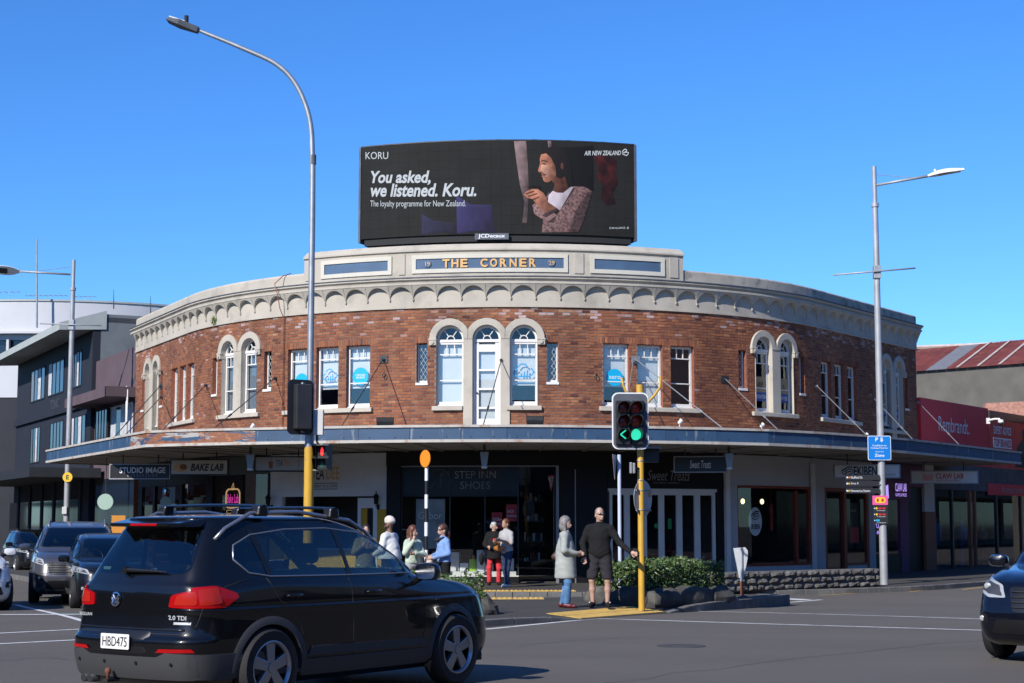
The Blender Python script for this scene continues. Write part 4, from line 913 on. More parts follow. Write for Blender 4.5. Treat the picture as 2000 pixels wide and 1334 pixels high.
# stay rods from wall plates to the canopy edge
RODS = [((316, 755), (222, 852)), ((318, 776), (244, 848)), ((405, 753), (315, 840)), ((540, 739), (416.6, 836)), ((750, 702), (667, 831)), ((979, 704), (944, 829)), ((1241, 703), (1411, 834.5)), ((1235, 705), (1218, 832)), ((1414, 741), (1520, 838)), ((1592, 754.5), (1694, 849)), ((1697, 772), (1784, 857)), ((1790, 786), (1875, 868))]
def wall_hit(px, py):
 lo, hi = S0, S1 + .6
 for _ in range(45):
  m_ = (lo + hi) / 2; p = plan(m_); zz = ZX(m_, py); r = ray(px, py)
  lo, hi = (m_, hi) if p[0] / p[1] < r.x / r.y else (lo, m_)
 return m_, ZX(m_, py)
for i, (w_, e_) in enumerate(RODS):
 s_, z_ = wall_hit(*w_); A = PF(s_, .07, z_); B = G(*e_, ZT + .02) + V((0, .12, 0))
 q = MB(); q.tube([A, B], .014, 6); m1 = A.lerp(B, .72); m2 = A.lerp(B, .79); q.tube([m1, A.lerp(B, .74), A.lerp(B, .77), m2], [.014, .028, .028, .014], 6); q.build('stay_rod', 'dark_metal' if i < 6 else 'metal_grey', CAN, smooth=True, auto=40)
 X = FR(s_, 0, z_); q = MB(X)
 if i in (0, 4, 6, 8): q.box(-.12, .12, -.03, .01, -.1, .1)
 q.lathe([(.045, -.02), (.045, -.05), (.02, -.055)], 10, 'y'); q.tube([(.035 * math.cos(t), -.08, .035 * math.sin(t)) for t in [k * PI / 5 for k in range(11)]], .011, 5, False); q.build('wall_plate', 'dark_metal' if i < 6 or i == 8 else 'metal_grey', CAN)
for px, py in ((752, 733), (1163, 735)):
 s_, z_ = wall_hit(px, py); q = MB(FR(s_, 0, z_)); q.tube([(.0, 0, .05), (0, -.06, .05)], .016, 6); q.tube([(.05 * math.sin(t), -.07, -.01 + .06 * math.cos(t)) for t in [k * PI / 6 for k in range(13)]], .012, 5, False); q.build('iron_ring', 'dark_metal', BLD)
# drain pipe and cable on the left part of the wall
s_ = wall_hit(556, 700)[0]; q = MB(); q.tube([PF(s_, .06, 4.05), PF(s_, .06, 7.3), PF(s_, .22, 7.55), PF(s_ - .04, .30, 8.0), PF(s_ - .12, .33, 8.25), PF(s_ - .02, .1, 8.5), PF(s_ + .1, -.1, 8.58)], .014, 6); q.build('cable_pipe', 'orange_brown', BLD, smooth=True)
# ---------------------------------------------------------------- lamps and signs on and under the canopy
def flood(px, py, lab):
 d = plan(SX(px), .55); b = AT(px, py, d[1]); b.z = 4.06; t = thing('floodlight', lab, 'floodlight', b, math.atan2(b.x, 40) * -.6, group='floodlights on the canopy roof')
 q = MB(); q.box(-.24, .24, -.12, .12, 0, .06); q.tube([(-.2, 0, .05), (-.2, 0, .2)], .015, 6); q.tube([(.2, 0, .05), (.2, 0, .2)], .015, 6); q.build('bracket', 'black_matt', t, local=True)
 q = MB(Mx.Translation((0, 0, .2)) @ Mx.Rotation(RA(35), 4, 'X')); q.box(-.22, .22, -.1, .08, -.09, .09); q.box(-.235, .235, .08, .1, -.1, .1); q.build('housing', 'dark_metal', t, local=True, bevel=.01)
 q = MB(Mx.Translation((0, 0, .2)) @ Mx.Rotation(RA(35), 4, 'X')); q.box(-.2, .2, .1, .106, -.075, .075); q.build('lens', 'lamp_off', t, local=True)
flood(752, 818, 'black floodlight on the canopy roof left of the arched door'); flood(1045, 818, 'black floodlight on the canopy roof right of the arched door')
def spot(px, py, lab):
 d = plan(SX(px), 1.2); b = AT(px, py, d[1]); b.z = 4.02; t = thing('spotlight', lab, 'spotlight', b, 0, group='small white spotlights on the canopy roof')
 q = MB(); q.box(-.07, .07, -.05, .05, 0, .09); q.tube([(0, 0, .08), (.01, 0, .2)], .018, 6); q.build('base', 'offwhite', t, local=True); q = MB(Mx.Translation((.02, 0, .24)) @ Mx.Rotation(RA(40), 4, 'Y')); q.lathe([(.03, -.07), (.045, -.05), (.055, .07), (.0001, .07)], 10); q.build('lamp_head', 'white_paint', t, local=True, smooth=True, auto=40)
for px, lb in ((492, 'small white spotlight below the blinds of the left arched pair'), (1327, 'small white spotlight under the right row of flat windows'), (1203, 'small white spotlight beside the traffic signal head'), (1487, 'small white spotlight under the lawyer windows'), (1690, 'small white spotlight beside the parking sign')): spot(px, 824, lb)
def hang_sign(name, lab, cat, px0, px1, py0, py1, d, m, turn=0., dep=.12, frame=None, rods=2):
 a, b = AT(px0, py1, d), AT(px1, py0, d); w = b.x - a.x; h = b.z - a.z; c = V(((a.x + b.x) / 2, d, a.z)); t = thing(name, lab, cat, c, turn)
 w = w / math.cos(turn + math.atan2(c.x, c.y)) * math.cos(math.atan2(c.x, c.y))
 q = MB(); q.box(-w / 2, w / 2, 0, dep, 0, h); q.build('board', m, t, local=True, bevel=.008)
 if frame:
  q = MB(); f = .03; q.box(-w / 2 - f, w / 2 + f, -.012, dep + .012, -f, 0); q.box(-w / 2 - f, w / 2 + f, -.012, dep + .012, h, h + f); q.box(-w / 2 - f, -w / 2, -.011, dep + .011, 0, h); q.box(w / 2, w / 2 + f, -.011, dep + .011, 0, h); q.build('frame', frame, t, local=True)
 for k in range(rods):
  x = -w * .3 + w * .6 * k; q = MB(); q.tube([(x, dep / 2, h), (x, dep / 2, max(h + .05, 3.53 - c.z))], .018, 6); q.build('hanger', 'dark_metal', t, local=True)
 return t, w, h
def on(t, x, z, y=-.004): return WM[t] @ Mx.Translation((x, y, z))
t, w, h = hang_sign('barber_sign', 'black hanging sign with white lettering left of the cream bakery sign', 'sign', 215, 331, 908, 934, 47.5, 'sign_black', -.12, frame='metal_grey')
text('STUDIO IMAGE', .2, on(t, 0.08, h * .60), 'white_print', t, width=1.36, height=.17, bold=.02); text('BARBERSHOP', .1, on(t, .08, h * .2), 'grey_text', t, width=.9, height=.075, sp=1.5)
t, w, h = hang_sign('bakery_sign', 'cream hanging sign with dark lettering and a loaf picture', 'sign', 334, 444, 899, 926, 45.5, 'cream_light', -.06, frame='sign_black')
text('BAKE LAB', .2, on(t, .22, h * .5), 'black_print', t, width=.92, height=.20, shear=.25, bold=.03)
q = MB(on(t, -.52, h * .45)); q.prism([(.2 * math.cos(k * PI / 8), .11 * math.sin(k * PI / 8)) for k in range(16)], -.003, 0); q.build('loaf_picture', 'gold', t); q = MB(on(t, -.44, h * .52, -.009)); q.prism([(.1 * math.cos(k * PI / 8), .08 * math.sin(k * PI / 8)) for k in range(16)], -.002, 0); q.build('loaf_crust', 'orange_brown', t)
mat('banner', (.50, .46, .41), .8, var=.08, vs=2)
t, w, h = hang_sign('tea_banner', 'beige hanging banner with a cup picture behind the grey signal pole', 'sign', 499, 604, 893, 919, 43.2, 'banner', .10, frame='black_matt')
text('TEA', .2, on(t, -.08, h * .55), 'black_print', t, height=.15, width=.18); text('DEE', .2, on(t, .12, h * .55), 'orange', t, height=.15, width=.18); q = MB(on(t, -.30, h * .5)); q.prism([(-.06, .06), (-.045, -.12), (.045, -.12), (.06, .06)], -.003, 0); q.tube([(-.02, -.004, .05), (.04, -.004, .17)], .006, 4); q.build('cup_picture', 'orange_brown', t)
for k in range(3): text('o', .1, on(t, .42, h * (.3 + .2 * k)), 'black_print', t, height=.04)
t, w, h = hang_sign('sweet_sign', 'black hanging sign with white script right of the yellow post', 'sign', 1318, 1418, 893, 921, 43.2, 'sign_black', -.2, frame='metal_grey'); text('Sweet Treats', .2, on(t, 0, h * .5), 'white_print', t, width=.55, height=.2, shear=.3)
t, w, h = hang_sign('noodle_sign', 'white hanging lightbox with heavy black lettering beside the parking sign pole', 'sign', 1631, 1756, 909, 932, 47.0, 'white_wall', -.05, frame='metal_grey')
text('EKIBEN', .2, on(t, -.05, h * .52), 'black_print', t, width=.66, height=.27, bold=.03); noodle_logo(t, on(t, -.56, h * .5), .95); text('BENTO & RAMEN LTD', .1, on(t, .6, h * .22), 'black_print', t, width=.4, height=.045)
t, w, h = hang_sign('arcade_sign', 'white lightbox sign with red lettering and a pink cat head', 'sign', 1781, 1909, 921, 943, 53, 'white_wall', .05, frame='metal_grey')
text('CLAW LAB', .2, on(t, .16, h * .60), 'sale_red', t, width=.9, height=.17, bold=.02); text('CATCH THE EXCITEMENT', .1, on(t, .12, h * .2), 'sale_red', t, width=.78, height=.05)
mat('pink_print', (.75, .36, .34), .6)
q = MB(on(t, -.55, h * .45)); q.prism([(-.15, -.1), (.15, -.1), (.17, .05), (.12, .14), (.07, .08), (-.07, .08), (-.12, .14), (-.17, .05)], -.003, 0); q.build('cat_head_picture', 'pink_print', t)
def wedge_lamp(px, py, d, lab):
 c = AT(px, py, d); t = thing('canopy_light', lab, 'lamp', c, 0, group='tapered lamps under the canopy')
 q = MB(); q.prism([(-.06, 0), (.06, 0), (.11, .36), (-.11, .36)], -.09, .09); q.build('housing', 'metal_grey', t, local=True); q = MB(); q.box(-.07, .07, -.1, .1, -.05, 0); q.build('lens', 'lamp_off', t, local=True); q = MB(); q.box(-.03, .03, -.03, .03, .36, max(.4, 3.56 - c.z)); q.build('stem', 'dark_metal', t, local=True)
wedge_lamp(489, 915, 42.8, 'tapered grey lamp under the canopy beside the beige banner'); wedge_lamp(946, 911, 41.5, 'tapered grey lamp under the canopy before the shoe shop sign'); wedge_lamp(1424, 913, 42.6, 'tapered grey lamp under the canopy at the end of the script sign')
# ================================================================ curved screen on the roof
OB = -.45; sb0, sb1 = SX(705, OB) + .0, SX(1239, OB); smid = (sb0 + sb1) / 2
def zb(py): return ZX(smid, py, OB)
Z0b, Z1b = zb(457), zb(274.5)
# columns are seen higher up, where the picture plane tilts: find s from x at height of the screen
def s_at(px, z, off):
 lo, hi = -12., 12.
 for _ in range(40):
  m_ = (lo + hi) / 2; p = plan(m_, off); dy = p[1] * math.cos(TH) + (z - EYE) * math.sin(TH); lo, hi = (m_, hi) if 1000 + F * p[0] / dy < px else (lo, m_)
 return m_
sb0, sb1 = s_at(705, 10.5, OB), s_at(1239, 10.5, OB)
def scr(u, v, lift=0.): return PF(sb0 + (sb1 - sb0) * u, OB + lift, Z0b + (Z1b - Z0b) * v)
def zo(x, y):
 t = (x - 1000) / 910; top = 80 + 38 * t * t; return (x - 92) / 1828, 1 - (y - top) / 632
def screen_mat(name, c, var=0., vs_=8, st=1.):
 m = mat(name, (.006, .006, .007), .7, spec=.15, emit=c, es=st); n = m.node_tree; p = n.nodes['Principled BSDF']
 if name != 'px_white':                                # picture tones: soft gradient stored with the picture piece
  N = n.nodes.new; L = n.links.new; at_ = N('ShaderNodeAttribute'); at_.attribute_name = 'tone'; sc_ = N('ShaderNodeVectorMath'); sc_.operation = 'SCALE'; sc_.inputs[0].default_value = c; L(at_.outputs['Fac'], sc_.inputs['Scale']); L(sc_.outputs[0], p.inputs['Emission Color'])
 if var:
  N = n.nodes.new; L = n.links.new; ge = N('ShaderNodeNewGeometry'); z = N('ShaderNodeTexNoise'); z.inputs['Scale'].default_value = vs_; z.inputs['Detail'].default_value = 6; L(ge.outputs['Position'], z.inputs['Vector']); r = N('ShaderNodeMapRange'); r.inputs[1].default_value = .3; r.inputs[2].default_value = .7; r.inputs[3].default_value = st * (1 - var); r.inputs[4].default_value = st * (1 + var); L(z.outputs['Fac'], r.inputs[0]); L(r.outputs[0], p.inputs['Emission Strength'])
mat('led_face', (.012, .012, .012), .75, spec=.15, var=.25, vs=1.3, emit=(.008, .0075, .007), es=1.)
screen_mat('px_white', (.62, .68, .76)); screen_mat('px_skin', (.30, .125, .085), .45, 5); screen_mat('px_skin_dark', (.085, .030, .02), .5, 6); screen_mat('px_skin_light', (.46, .24, .18), .25, 6)
screen_mat('px_hair', (.010, .007, .007)); screen_mat('px_shirt', (.42, .38, .46), .15, 3); screen_mat('px_knit', (.17, .10, .105), .75, 16); screen_mat('px_knit_dark', (.05, .03, .034), .6, 14); screen_mat('px_curtain', (.17, .12, .13), .5, 3); screen_mat('px_brick', (.030, .004, .004), .95, 4); screen_mat('px_indigo', (.024, .021, .085), .2, 2); screen_mat('px_indigo_dim', (.016, .016, .045), .2, 2); screen_mat('px_black', (.003, .003, .003))
BB = thing('roof_screen', 'wide curved black advertising screen on the roof above the blue name panel', 'billboard', scr(.5, 0) - V((0, 0, .12)))
nu, nvv = 27, 10
for j in range(nvv):
 for i in range(nu):
  u0, u1, v0, v1 = i / nu + .0002, (i + 1) / nu - .0002, j / nvv + .0006, (j + 1) / nvv - .0006; l = rng.uniform(-.0015, .0015)
  q = MB(); q.add([scr(u0, v0, l), scr(u1, v0, l), scr(u1, v1, l), scr(u0, v1, l), scr(u0, v0, -.05), scr(u1, v0, -.05), scr(u1, v1, -.05), scr(u0, v1, -.05)], [(0, 1, 2, 3), (0, 4, 5, 1), (1, 5, 6, 2), (2, 6, 7, 3), (3, 7, 4, 0)]); q.build('led_module', 'led_face', BB, recalc=False)
def pic(name, P, m, lift, grad=(1.35, .45, .4)):
 pts = [V(zo(x, y)) for x, y in P]; n_ = len(pts)
 xs = [p.x for p in pts]; ys = [p.y for p in pts]; inner = []
 u = min(xs)
 while u < max(xs):
  v = min(ys)
  while v < max(ys):
   inside = False; j = n_ - 1
   for i in range(n_):
    if (pts[i].y > v) != (pts[j].y > v) and u < (pts[j].x - pts[i].x) * (v - pts[i].y) / (pts[j].y - pts[i].y) + pts[i].x: inside = not inside
    j = i
   if inside: inner.append(V((u, v)))
   v += .035
  u += .009
 vs_, ed, fs_, *_ = delaunay_2d_cdt(pts + inner, [(i, (i + 1) % n_) for i in range(n_)], [], 1, 1e-5)
 q = MB(); q.add([scr(v.x, v.y, lift) for v in vs_], fs_); o = q.build(name, m, BB, recalc=False)
 u0, u1, v0, v1 = min(xs), max(xs), min(ys), max(ys); ar = o.data.attributes.new('tone', 'FLOAT', 'POINT'); ph = rng.uniform(0, 6)
 ar.data.foreach_set('value', [max(.05, grad[0] + (grad[1] - grad[0]) * (v.x - u0) / (u1 - u0) + grad[2] * ((v.y - v0) / (v1 - v0) - .5) + .12 * math.sin(v.x * 170 + ph) * math.sin(v.y * 23 + ph)) for v in vs_]); return o
pic('picture_brick', [(1640, 200), (1690, 185), (1760, 200), (1800, 230), (1790, 300), (1805, 380), (1770, 450), (1790, 520), (1730, 530), (1690, 480), (1700, 400), (1660, 330), (1670, 260)], 'px_brick', .006, (.9, .5, .8))
pic('picture_curtain', [(1122, 85), (1200, 84), (1212, 250), (1218, 420), (1205, 640), (1175, 640), (1190, 500), (1160, 380), (1135, 200)], 'px_curtain', .006)
pic('picture_curtain', [(1340, 84), (1364, 84), (1366, 150), (1345, 150)], 'px_curtain', .006)
pic('picture_shape', [(750, 450), (845, 512), (980, 515), (1000, 705), (755, 705)], 'px_indigo', .006); pic('picture_shape', [(520, 575), (600, 620), (748, 640), (752, 708), (522, 710)], 'px_indigo_dim', .006)
pic('picture_dark', [(1400, 130), (1640, 120), (1640, 430), (1560, 400), (1500, 390), (1440, 250)], 'px_black', .007)
pic('picture_neck', [(1345, 330), (1400, 250), (1450, 280), (1500, 395), (1470, 440), (1400, 440), (1372, 428), (1385, 380)], 'px_skin_dark', .010)
pic('picture_shirt', [(1372, 425), (1400, 438), (1440, 440), (1490, 400), (1512, 400), (1420, 560), (1340, 500), (1345, 455)], 'px_shirt', .012)
pic('picture_knit', [(1350, 432), (1330, 465), (1240, 520), (1252, 580), (1310, 620), (1300, 706), (1540, 704), (1590, 560), (1632, 435), (1585, 402), (1512, 395), (1440, 530), (1395, 585), (1340, 545), (1330, 500)], 'px_knit', .014)
pic('picture_fold', [(1540, 704), (1480, 704), (1520, 560), (1600, 440), (1632, 435), (1600, 540), (1570, 640)], 'px_knit_dark', .016); pic('picture_fold', [(1440, 530), (1395, 585), (1380, 640), (1330, 640), (1400, 590), (1505, 405), (1520, 410)], 'px_knit_dark', .016)
pic('picture_face', [(1310, 160), (1296, 182), (1288, 210), (1291, 236), (1284, 262), (1277, 290), (1284, 298), (1298, 301), (1297, 312), (1303, 318), (1300, 328), (1308, 336), (1310, 352), (1322, 366), (1345, 368), (1372, 350), (1392, 320), (1400, 260), (1385, 200), (1350, 160)], 'px_skin', .016)
pic('picture_cheek', [(1296, 250), (1292, 285), (1312, 300), (1325, 330), (1350, 335), (1365, 290), (1345, 255), (1318, 245)], 'px_skin_light', .018)
pic('picture_brow', [(1296, 222), (1312, 216), (1340, 226), (1338, 232), (1312, 223), (1297, 229)], 'px_hair', .020); pic('picture_eye', [(1304, 242), (1316, 238), (1332, 244), (1318, 249)], 'px_hair', .020); pic('picture_mouth', [(1300, 316), (1322, 312), (1338, 318), (1318, 322)], 'px_skin_dark', .020)
pic('picture_hair', [(1296, 178), (1310, 150), (1345, 130), (1400, 124), (1450, 150), (1482, 220), (1500, 320), (1508, 398), (1470, 400), (1450, 330), (1420, 345), (1395, 330), (1388, 260), (1360, 200), (1330, 172)], 'px_hair', .021)
pic('picture_ear', [(1425, 240), (1440, 235), (1446, 262), (1436, 285), (1424, 270)], 'px_skin_dark', .023)
pic('picture_hand', [(1185, 450), (1200, 430), (1232, 412), (1275, 412), (1312, 440), (1345, 505), (1402, 545), (1345, 575), (1310, 565), (1262, 510), (1240, 480), (1205, 470)], 'px_skin', .020)
for P in ([(1195, 440), (1250, 425), (1252, 432), (1200, 450)], [(1210, 458), (1270, 440), (1272, 447), (1215, 468)], [(1240, 480), (1285, 462), (1287, 469), (1246, 490)]): pic('picture_finger', P, 'px_skin_dark', .023)
pic('picture_cup', [(1210, 398), (1235, 388), (1290, 392), (1296, 420), (1260, 415), (1225, 416)], 'px_black', .019); pic('picture_cuff', [(1300, 590), (1390, 545), (1402, 560), (1330, 605)], 'px_knit_dark', .022)
KM = (sb1 - sb0) / 1828                                   # metres per unit of the picture
def stext(s, x, y, w, h, align='LEFT', **k):
 def wp(a, b): u, v = zo(x + a / KM, y); p = scr(u, v, .012); return (p.x, p.y, p.z + b)
 return text(s, .1, None, 'px_white', BB, width=w * KM, height=h * KM, align=align, warp=wp, **k)
stext('KORU', 124, 174, 164, 46); stext('You asked,', 164, 330, 416, 92, shear=.22, bold=.028); stext('we listened. Koru.', 164, 413, 716, 84, shear=.22, bold=.028); stext('The loyalty programme for New Zealand.', 162, 510, 650, 50)
stext('AIR NEW ZEALAND', 1580, 172, 248, 29, shear=.2, bold=.012); stext('STAR ALLIANCE', 1745, 684, 108, 12)
def wpts(P): return [scr(*zo(x, y), .014) for x, y in P]
q = MB(); q.tube(wpts([(1836, 178), (1850, 185), (1866, 192), (1876, 182), (1880, 170), (1868, 168), (1850, 172), (1838, 166), (1842, 156), (1856, 146), (1868, 152), (1866, 162), (1854, 162)]), .012, 5, False); q.build('fern_logo', 'px_white', BB, recalc=False)
q = MB(); q.tube(wpts([(1866, 684), (1874, 678), (1878, 688), (1868, 692), (1866, 684)]), .006, 4, False); q.build('star_logo', 'px_white', BB, recalc=False)
# casing, side frames, base shadow gap and maker's plate
def bar3(name, u0, u1, v0, v1, l0, l1, m):
 n_ = 16; q = MB(); vs_ = []
 for i in range(n_ + 1):
  u = u0 + (u1 - u0) * i / n_; vs_ += [scr(u, v0, l0), scr(u, v0, l1), scr(u, v1, l1), scr(u, v1, l0)]
 q.add(vs_, [(i * 4 + k, i * 4 + (k + 1) % 4, i * 4 + 4 + (k + 1) % 4, i * 4 + 4 + k) for i in range(n_) for k in range(4)] + [(0, 1, 2, 3), (n_ * 4, n_ * 4 + 3, n_ * 4 + 2, n_ * 4 + 1)]); return q.build(name, m, BB)
bar3('casing', 0, 1, 0, 1, -.45, -.055, 'dark_metal'); bar3('base_frame', .012, .988, -.075, -.005, -.42, -.05, 'black_matt'); bar3('top_edge', -.002, 1.002, 1.0, 1.012, -.45, .01, 'dark_metal')
for u in (-.008, 1.0): bar3('side_frame', u, u + .008, -.04, 1.0, -.5, .03, 'lead')
for u in (.09, .24, .40, .5, .63, .75, .88): bar3('fixing_lug', u, u + .018, 1.012, 1.022, -.2, -.08, 'dark_metal')
for u in (.1, .3, .5, .7, .9):
 p = scr(u, -.06, -.3); q = MB(); q.box(p.x - .06, p.x + .06, p.y - .06, p.y + .06, 8.0, p.z + .02); q.build('support_post', 'dark_metal', BB)
bar3('maker_plate', .427, .545, -.062, .004, .03, .07, 'sign_navy' if 'sign_navy' in MATS else 'lead')
def wp(a, b): p = scr(.486 + a / (sb1 - sb0), -.029, .075); return (p.x, p.y, p.z + b)
text('JCDecaux', .1, None, 'white_print', BB, width=.76, height=.13, bold=.02, warp=wp)
# ================================================================ neighbouring buildings
def line_frame(P0, X, t):                                 # facade line through P0; X: to the right seen from the street
 p = (P0[0] + X[0] * t, P0[1] + X[1] * t); return Mx(((X[0], -X[1], 0, p[0]), (X[1], X[0], 0, p[1]), (0, 0, 1, 0), (0, 0, 0, 1)))
def t_at(px, P0, X, z=6):
 k = (px - 1000) / F; k2 = k * math.cos(TH)            # x = k*(y cosTH + (z-EYE) sinTH)
 c = k * (z - EYE) * math.sin(TH); return (k2 * P0[1] + c - P0[0]) / (X[0] - k2 * X[1])
mat('navy_wall', (.010, .013, .022), .75, var=.2, vs=1); mat('grey_wall', (.17, .185, .19), .85, var=.15, vs=.8, bump=.2, dirt=(.08, .08, .08), ds=.6, da=.6); mat('eave_grey', (.42, .45, .42), .7, var=.1, vs=1, dirt=(.2, .2, .19), ds=1, da=.5)
mat('brown_wall', (.115, .075, .085), .85, var=.12, vs=.8, bump=.15); mat('concrete', (.13, .122, .105), .95, var=.16, vs=1.2, bump=.35, dirt=(.11, .105, .095), ds=.8, da=.8); mat('white_render', (.58, .58, .60), .7, var=.04, vs=.7, dirt=(.5, .5, .5), ds=.5, da=.3)
mat('dark_glass', (.015, .022, .035), .06, spec=.7); mat('curtain', (.55, .56, .58), .7, var=.25, vs=5); mat('awning', (.016, .018, .022), .7, var=.3)
mat('shop_red_wall', (.78, .035, .042), .6, var=.06, vs=1); mat('rust_roof', (.19, .040, .026), .7, var=.25, vs=1.2, dirt=(.30, .11, .05), ds=2.2, da=.75); mat('roof_grey', (.22, .22, .23), .6, var=.1); mat('roof_white', (.48, .40, .36), .8, var=.2, vs=4)
mat('pink_brick', (.40, .20, .15), .9, var=.3, vs=8, bump=.4); mat('poster_red', (.68, .07, .045), .6, var=.1); mat('pale_green', (.36, .50, .42), .6); mat('lilac', (.50, .42, .55), .6); mat('poster_orange', (.62, .25, .02), .6, var=.1)
LP0 = (-13.0, 57.0); LXD = (.446, -.895)
def LT(px, z=6): return t_at(px, LP0, LXD, z)
def LB(mbx, a, b, o0, o1, z0, z1): mbx.box(min(a, b), max(a, b), o0, o1, z0, z1)
# --- dark three storey building with the deep pale eave
tn, tf = -7.1, -23.2
GB = thing('dark_building', 'dark navy three storey shop building with a deep pale eave', 'building', (LP0[0] + LXD[0] * -12, LP0[1] + LXD[1] * -12, 0)); X = line_frame(LP0, LXD, 0)
q = MB(X); q.box(tf, tn, 0, .3, 0, 9.0); q.build('wall', 'navy_wall', GB)
q = MB(X); q.box(tn - .3, tn, .3, 12, 0, 9.62); q.build('side_wall', 'grey_wall', GB)
q = MB(X); q.add([(tf - .4, -1.3, 8.92), (tn + .05, -1.3, 8.92), (tn + .05, .5, 9.02), (tf - .4, .5, 9.02), (tf - .4, -1.3, 9.2), (tn + .05, -1.3, 9.2), (tn + .05, .5, 9.75), (tf - .4, .5, 9.75)], [(0, 3, 2, 1), (4, 5, 6, 7), (0, 1, 5, 4), (1, 2, 6, 5), (2, 3, 7, 6), (3, 0, 4, 7)]); q.build('eave', 'eave_grey', GB)
q = MB(X); q.box(tf, tn, .5, 11.8, 9.3, 9.5); q.build('roof', 'lead', GB)
q = MB(X); q.box(tf, tn, -.12, .0, 6.05, 6.35); q.build('string_course', 'navy_wall', GB)
def bwin(par, X, a, b, z0, z1, n, fm, gm='dark_glass', back=None):
 q = MB(X); f = .06; LB(q, a, b, -.03, .04, z0 - f, z0); LB(q, a, b, -.03, .04, z1, z1 + f)
 for i in range(n + 1):
  x = a + (b - a) * i / n; q.box(x - f / 2, x + f / 2, -.028, .04, z0, z1)
 w = q.build('window', fm, par)
 for i in range(n):
  q = MB(X); u0, u1 = a + (b - a) * i / n, a + (b - a) * (i + 1) / n; q.box(u0 + .03, u1 - .03, -.012, -.004, z0, z1); q.build('pane', gm if not back else rng.choice(back), w)
for a, b in ((61, 88), (95, 125), (141, 160)): bwin(GB, X, LT(a, 7.6), LT(b, 7.6), 7.0, 8.35, 4, 'navy_wall', back=['dark_glass', 'dark_glass', 'curtain'])
for a, b in ((60, 78), (98, 123), (138, 167), (187, 209)): bwin(GB, X, LT(a, 5), LT(b, 5), 4.25, 5.75, 4, 'navy_wall', back=['dark_glass', 'curtain', 'dark_glass'])
q = MB(X); q.box(tf, tn + 2, -2.6, .0, 3.25, 3.6); q.build('awning', 'awning', GB)
for i, t in enumerate((-8.5, -11, -13.6, -16.2, -19, -21.8)):
 q = MB(X); q.box(t - .2, t + .2, -.06, .02, 0, 3.25); q.build('pilaster', 'awning', GB)
 q = MB(X); q.box(t - 2.3, t - .25, -.02, -.01, .4, 2.5); q.build('shop_window', 'dark_glass', GB)
text('TONIC', .3, X @ Mx.Translation((LT(108, 6.6), -.02, 6.55)), 'lead', GB, width=1.9, height=.42); text('gates', .2, X @ Mx.Translation((-14.5, -2.62, 3.0)), 'grey_text', GB, height=.22)
# --- lower brown building next to the corner building
BB2 = thing('brown_building', 'low purple brown building wedged beside the brick corner building', 'building', (LP0[0] + LXD[0] * -3.5, LP0[1] + LXD[1] * -3.5, 0))
q = MB(X); q.box(tn + .02, -.35, .15, .45, 0, 7.75); q.build('wall', 'brown_wall', BB2)
q = MB(X); q.box(tn + .02, -.35, .45, 8, 7.4, 7.6); q.build('roof', 'lead', BB2)
q = MB(X); q.box(tn - .5, -.6, -.9, .15, 5.95, 6.3); q.build('ledge', 'brown_wall', BB2)
bwin(BB2, X @ Mx.Translation((0, .15, 0)), -4.4, -1.0, 4.1, 5.75, 4, 'white_paint', back=['dark_glass', 'curtain']); bwin(BB2, X @ Mx.Translation((0, .15, 0)), -6.8, -4.9, 4.1, 5.75, 3, 'navy_wall', back=['dark_glass'])
q = MB(X); q.box(tn, -.4, .13, .15, 0, 3.2); q.build('shop_window', 'dark_glass', BB2)
q = MB(X); q.tube([(-1.0, -.1, 6.3), (-.75, -.15, 6.25), (-.7, -.15, 5.4), (-.72, -.15, 4.0)], .035, 6); q.tube([(-.9, -.12, 6.33), (-.62, -.15, 6.2), (-.6, -.15, 4.0)], .03, 6); q.build('pipe', 'white_paint', BB2, smooth=True)
# signs hung under the left awning
for lab, nm, px, py, d, r in (('pale green round hanging sign in the shade of the awning', 'round_sign', 206, 980, 49, .235), ('smaller dim green round sign behind the barber shop glass', 'round_sign', 324, 981, 49.6, .17)):
 c = AT(px, py, d); t = thing(nm, lab, 'sign', c - V((0, 0, r))); q = MB(Mx.Translation(c)); q.lathe([(.0001, -.03), (r, -.03), (r, .03), (.0001, .03)], 24, 'y'); q.build('disc', 'pale_green', t); q = MB(); q.tube([c + V((0, 0, r)), c + V((0, 0, 3.5 - c.z))], .012, 5); q.build('hanger', 'dark_metal', t)
c = AT(231, 1027, 48.5); q = MB(Mx.Translation(c)); q.prism([(-.2 + .025 * math.cos(k * 2), -.3 + .6 * k / 24) for k in range(25)] + [(.2, .3), (.2, -.3)], 0, .03); q.solo('orange_poster', 'poster_orange', 'orange poster with a wavy edge beside the dark shop door', 'poster')
c = AT(206, 1047, 48.8); q = MB(Mx.Translation(c)); q.box(-.35, .3, 0, .04, -.14, .14); t = q.solo('massage_sign', 'lilac', 'lilac sign board standing above the parked dark car', 'sign'); text('MASSAGE', .1, Mx.Translation(c), 'black_print', t, height=.09, width=.5)
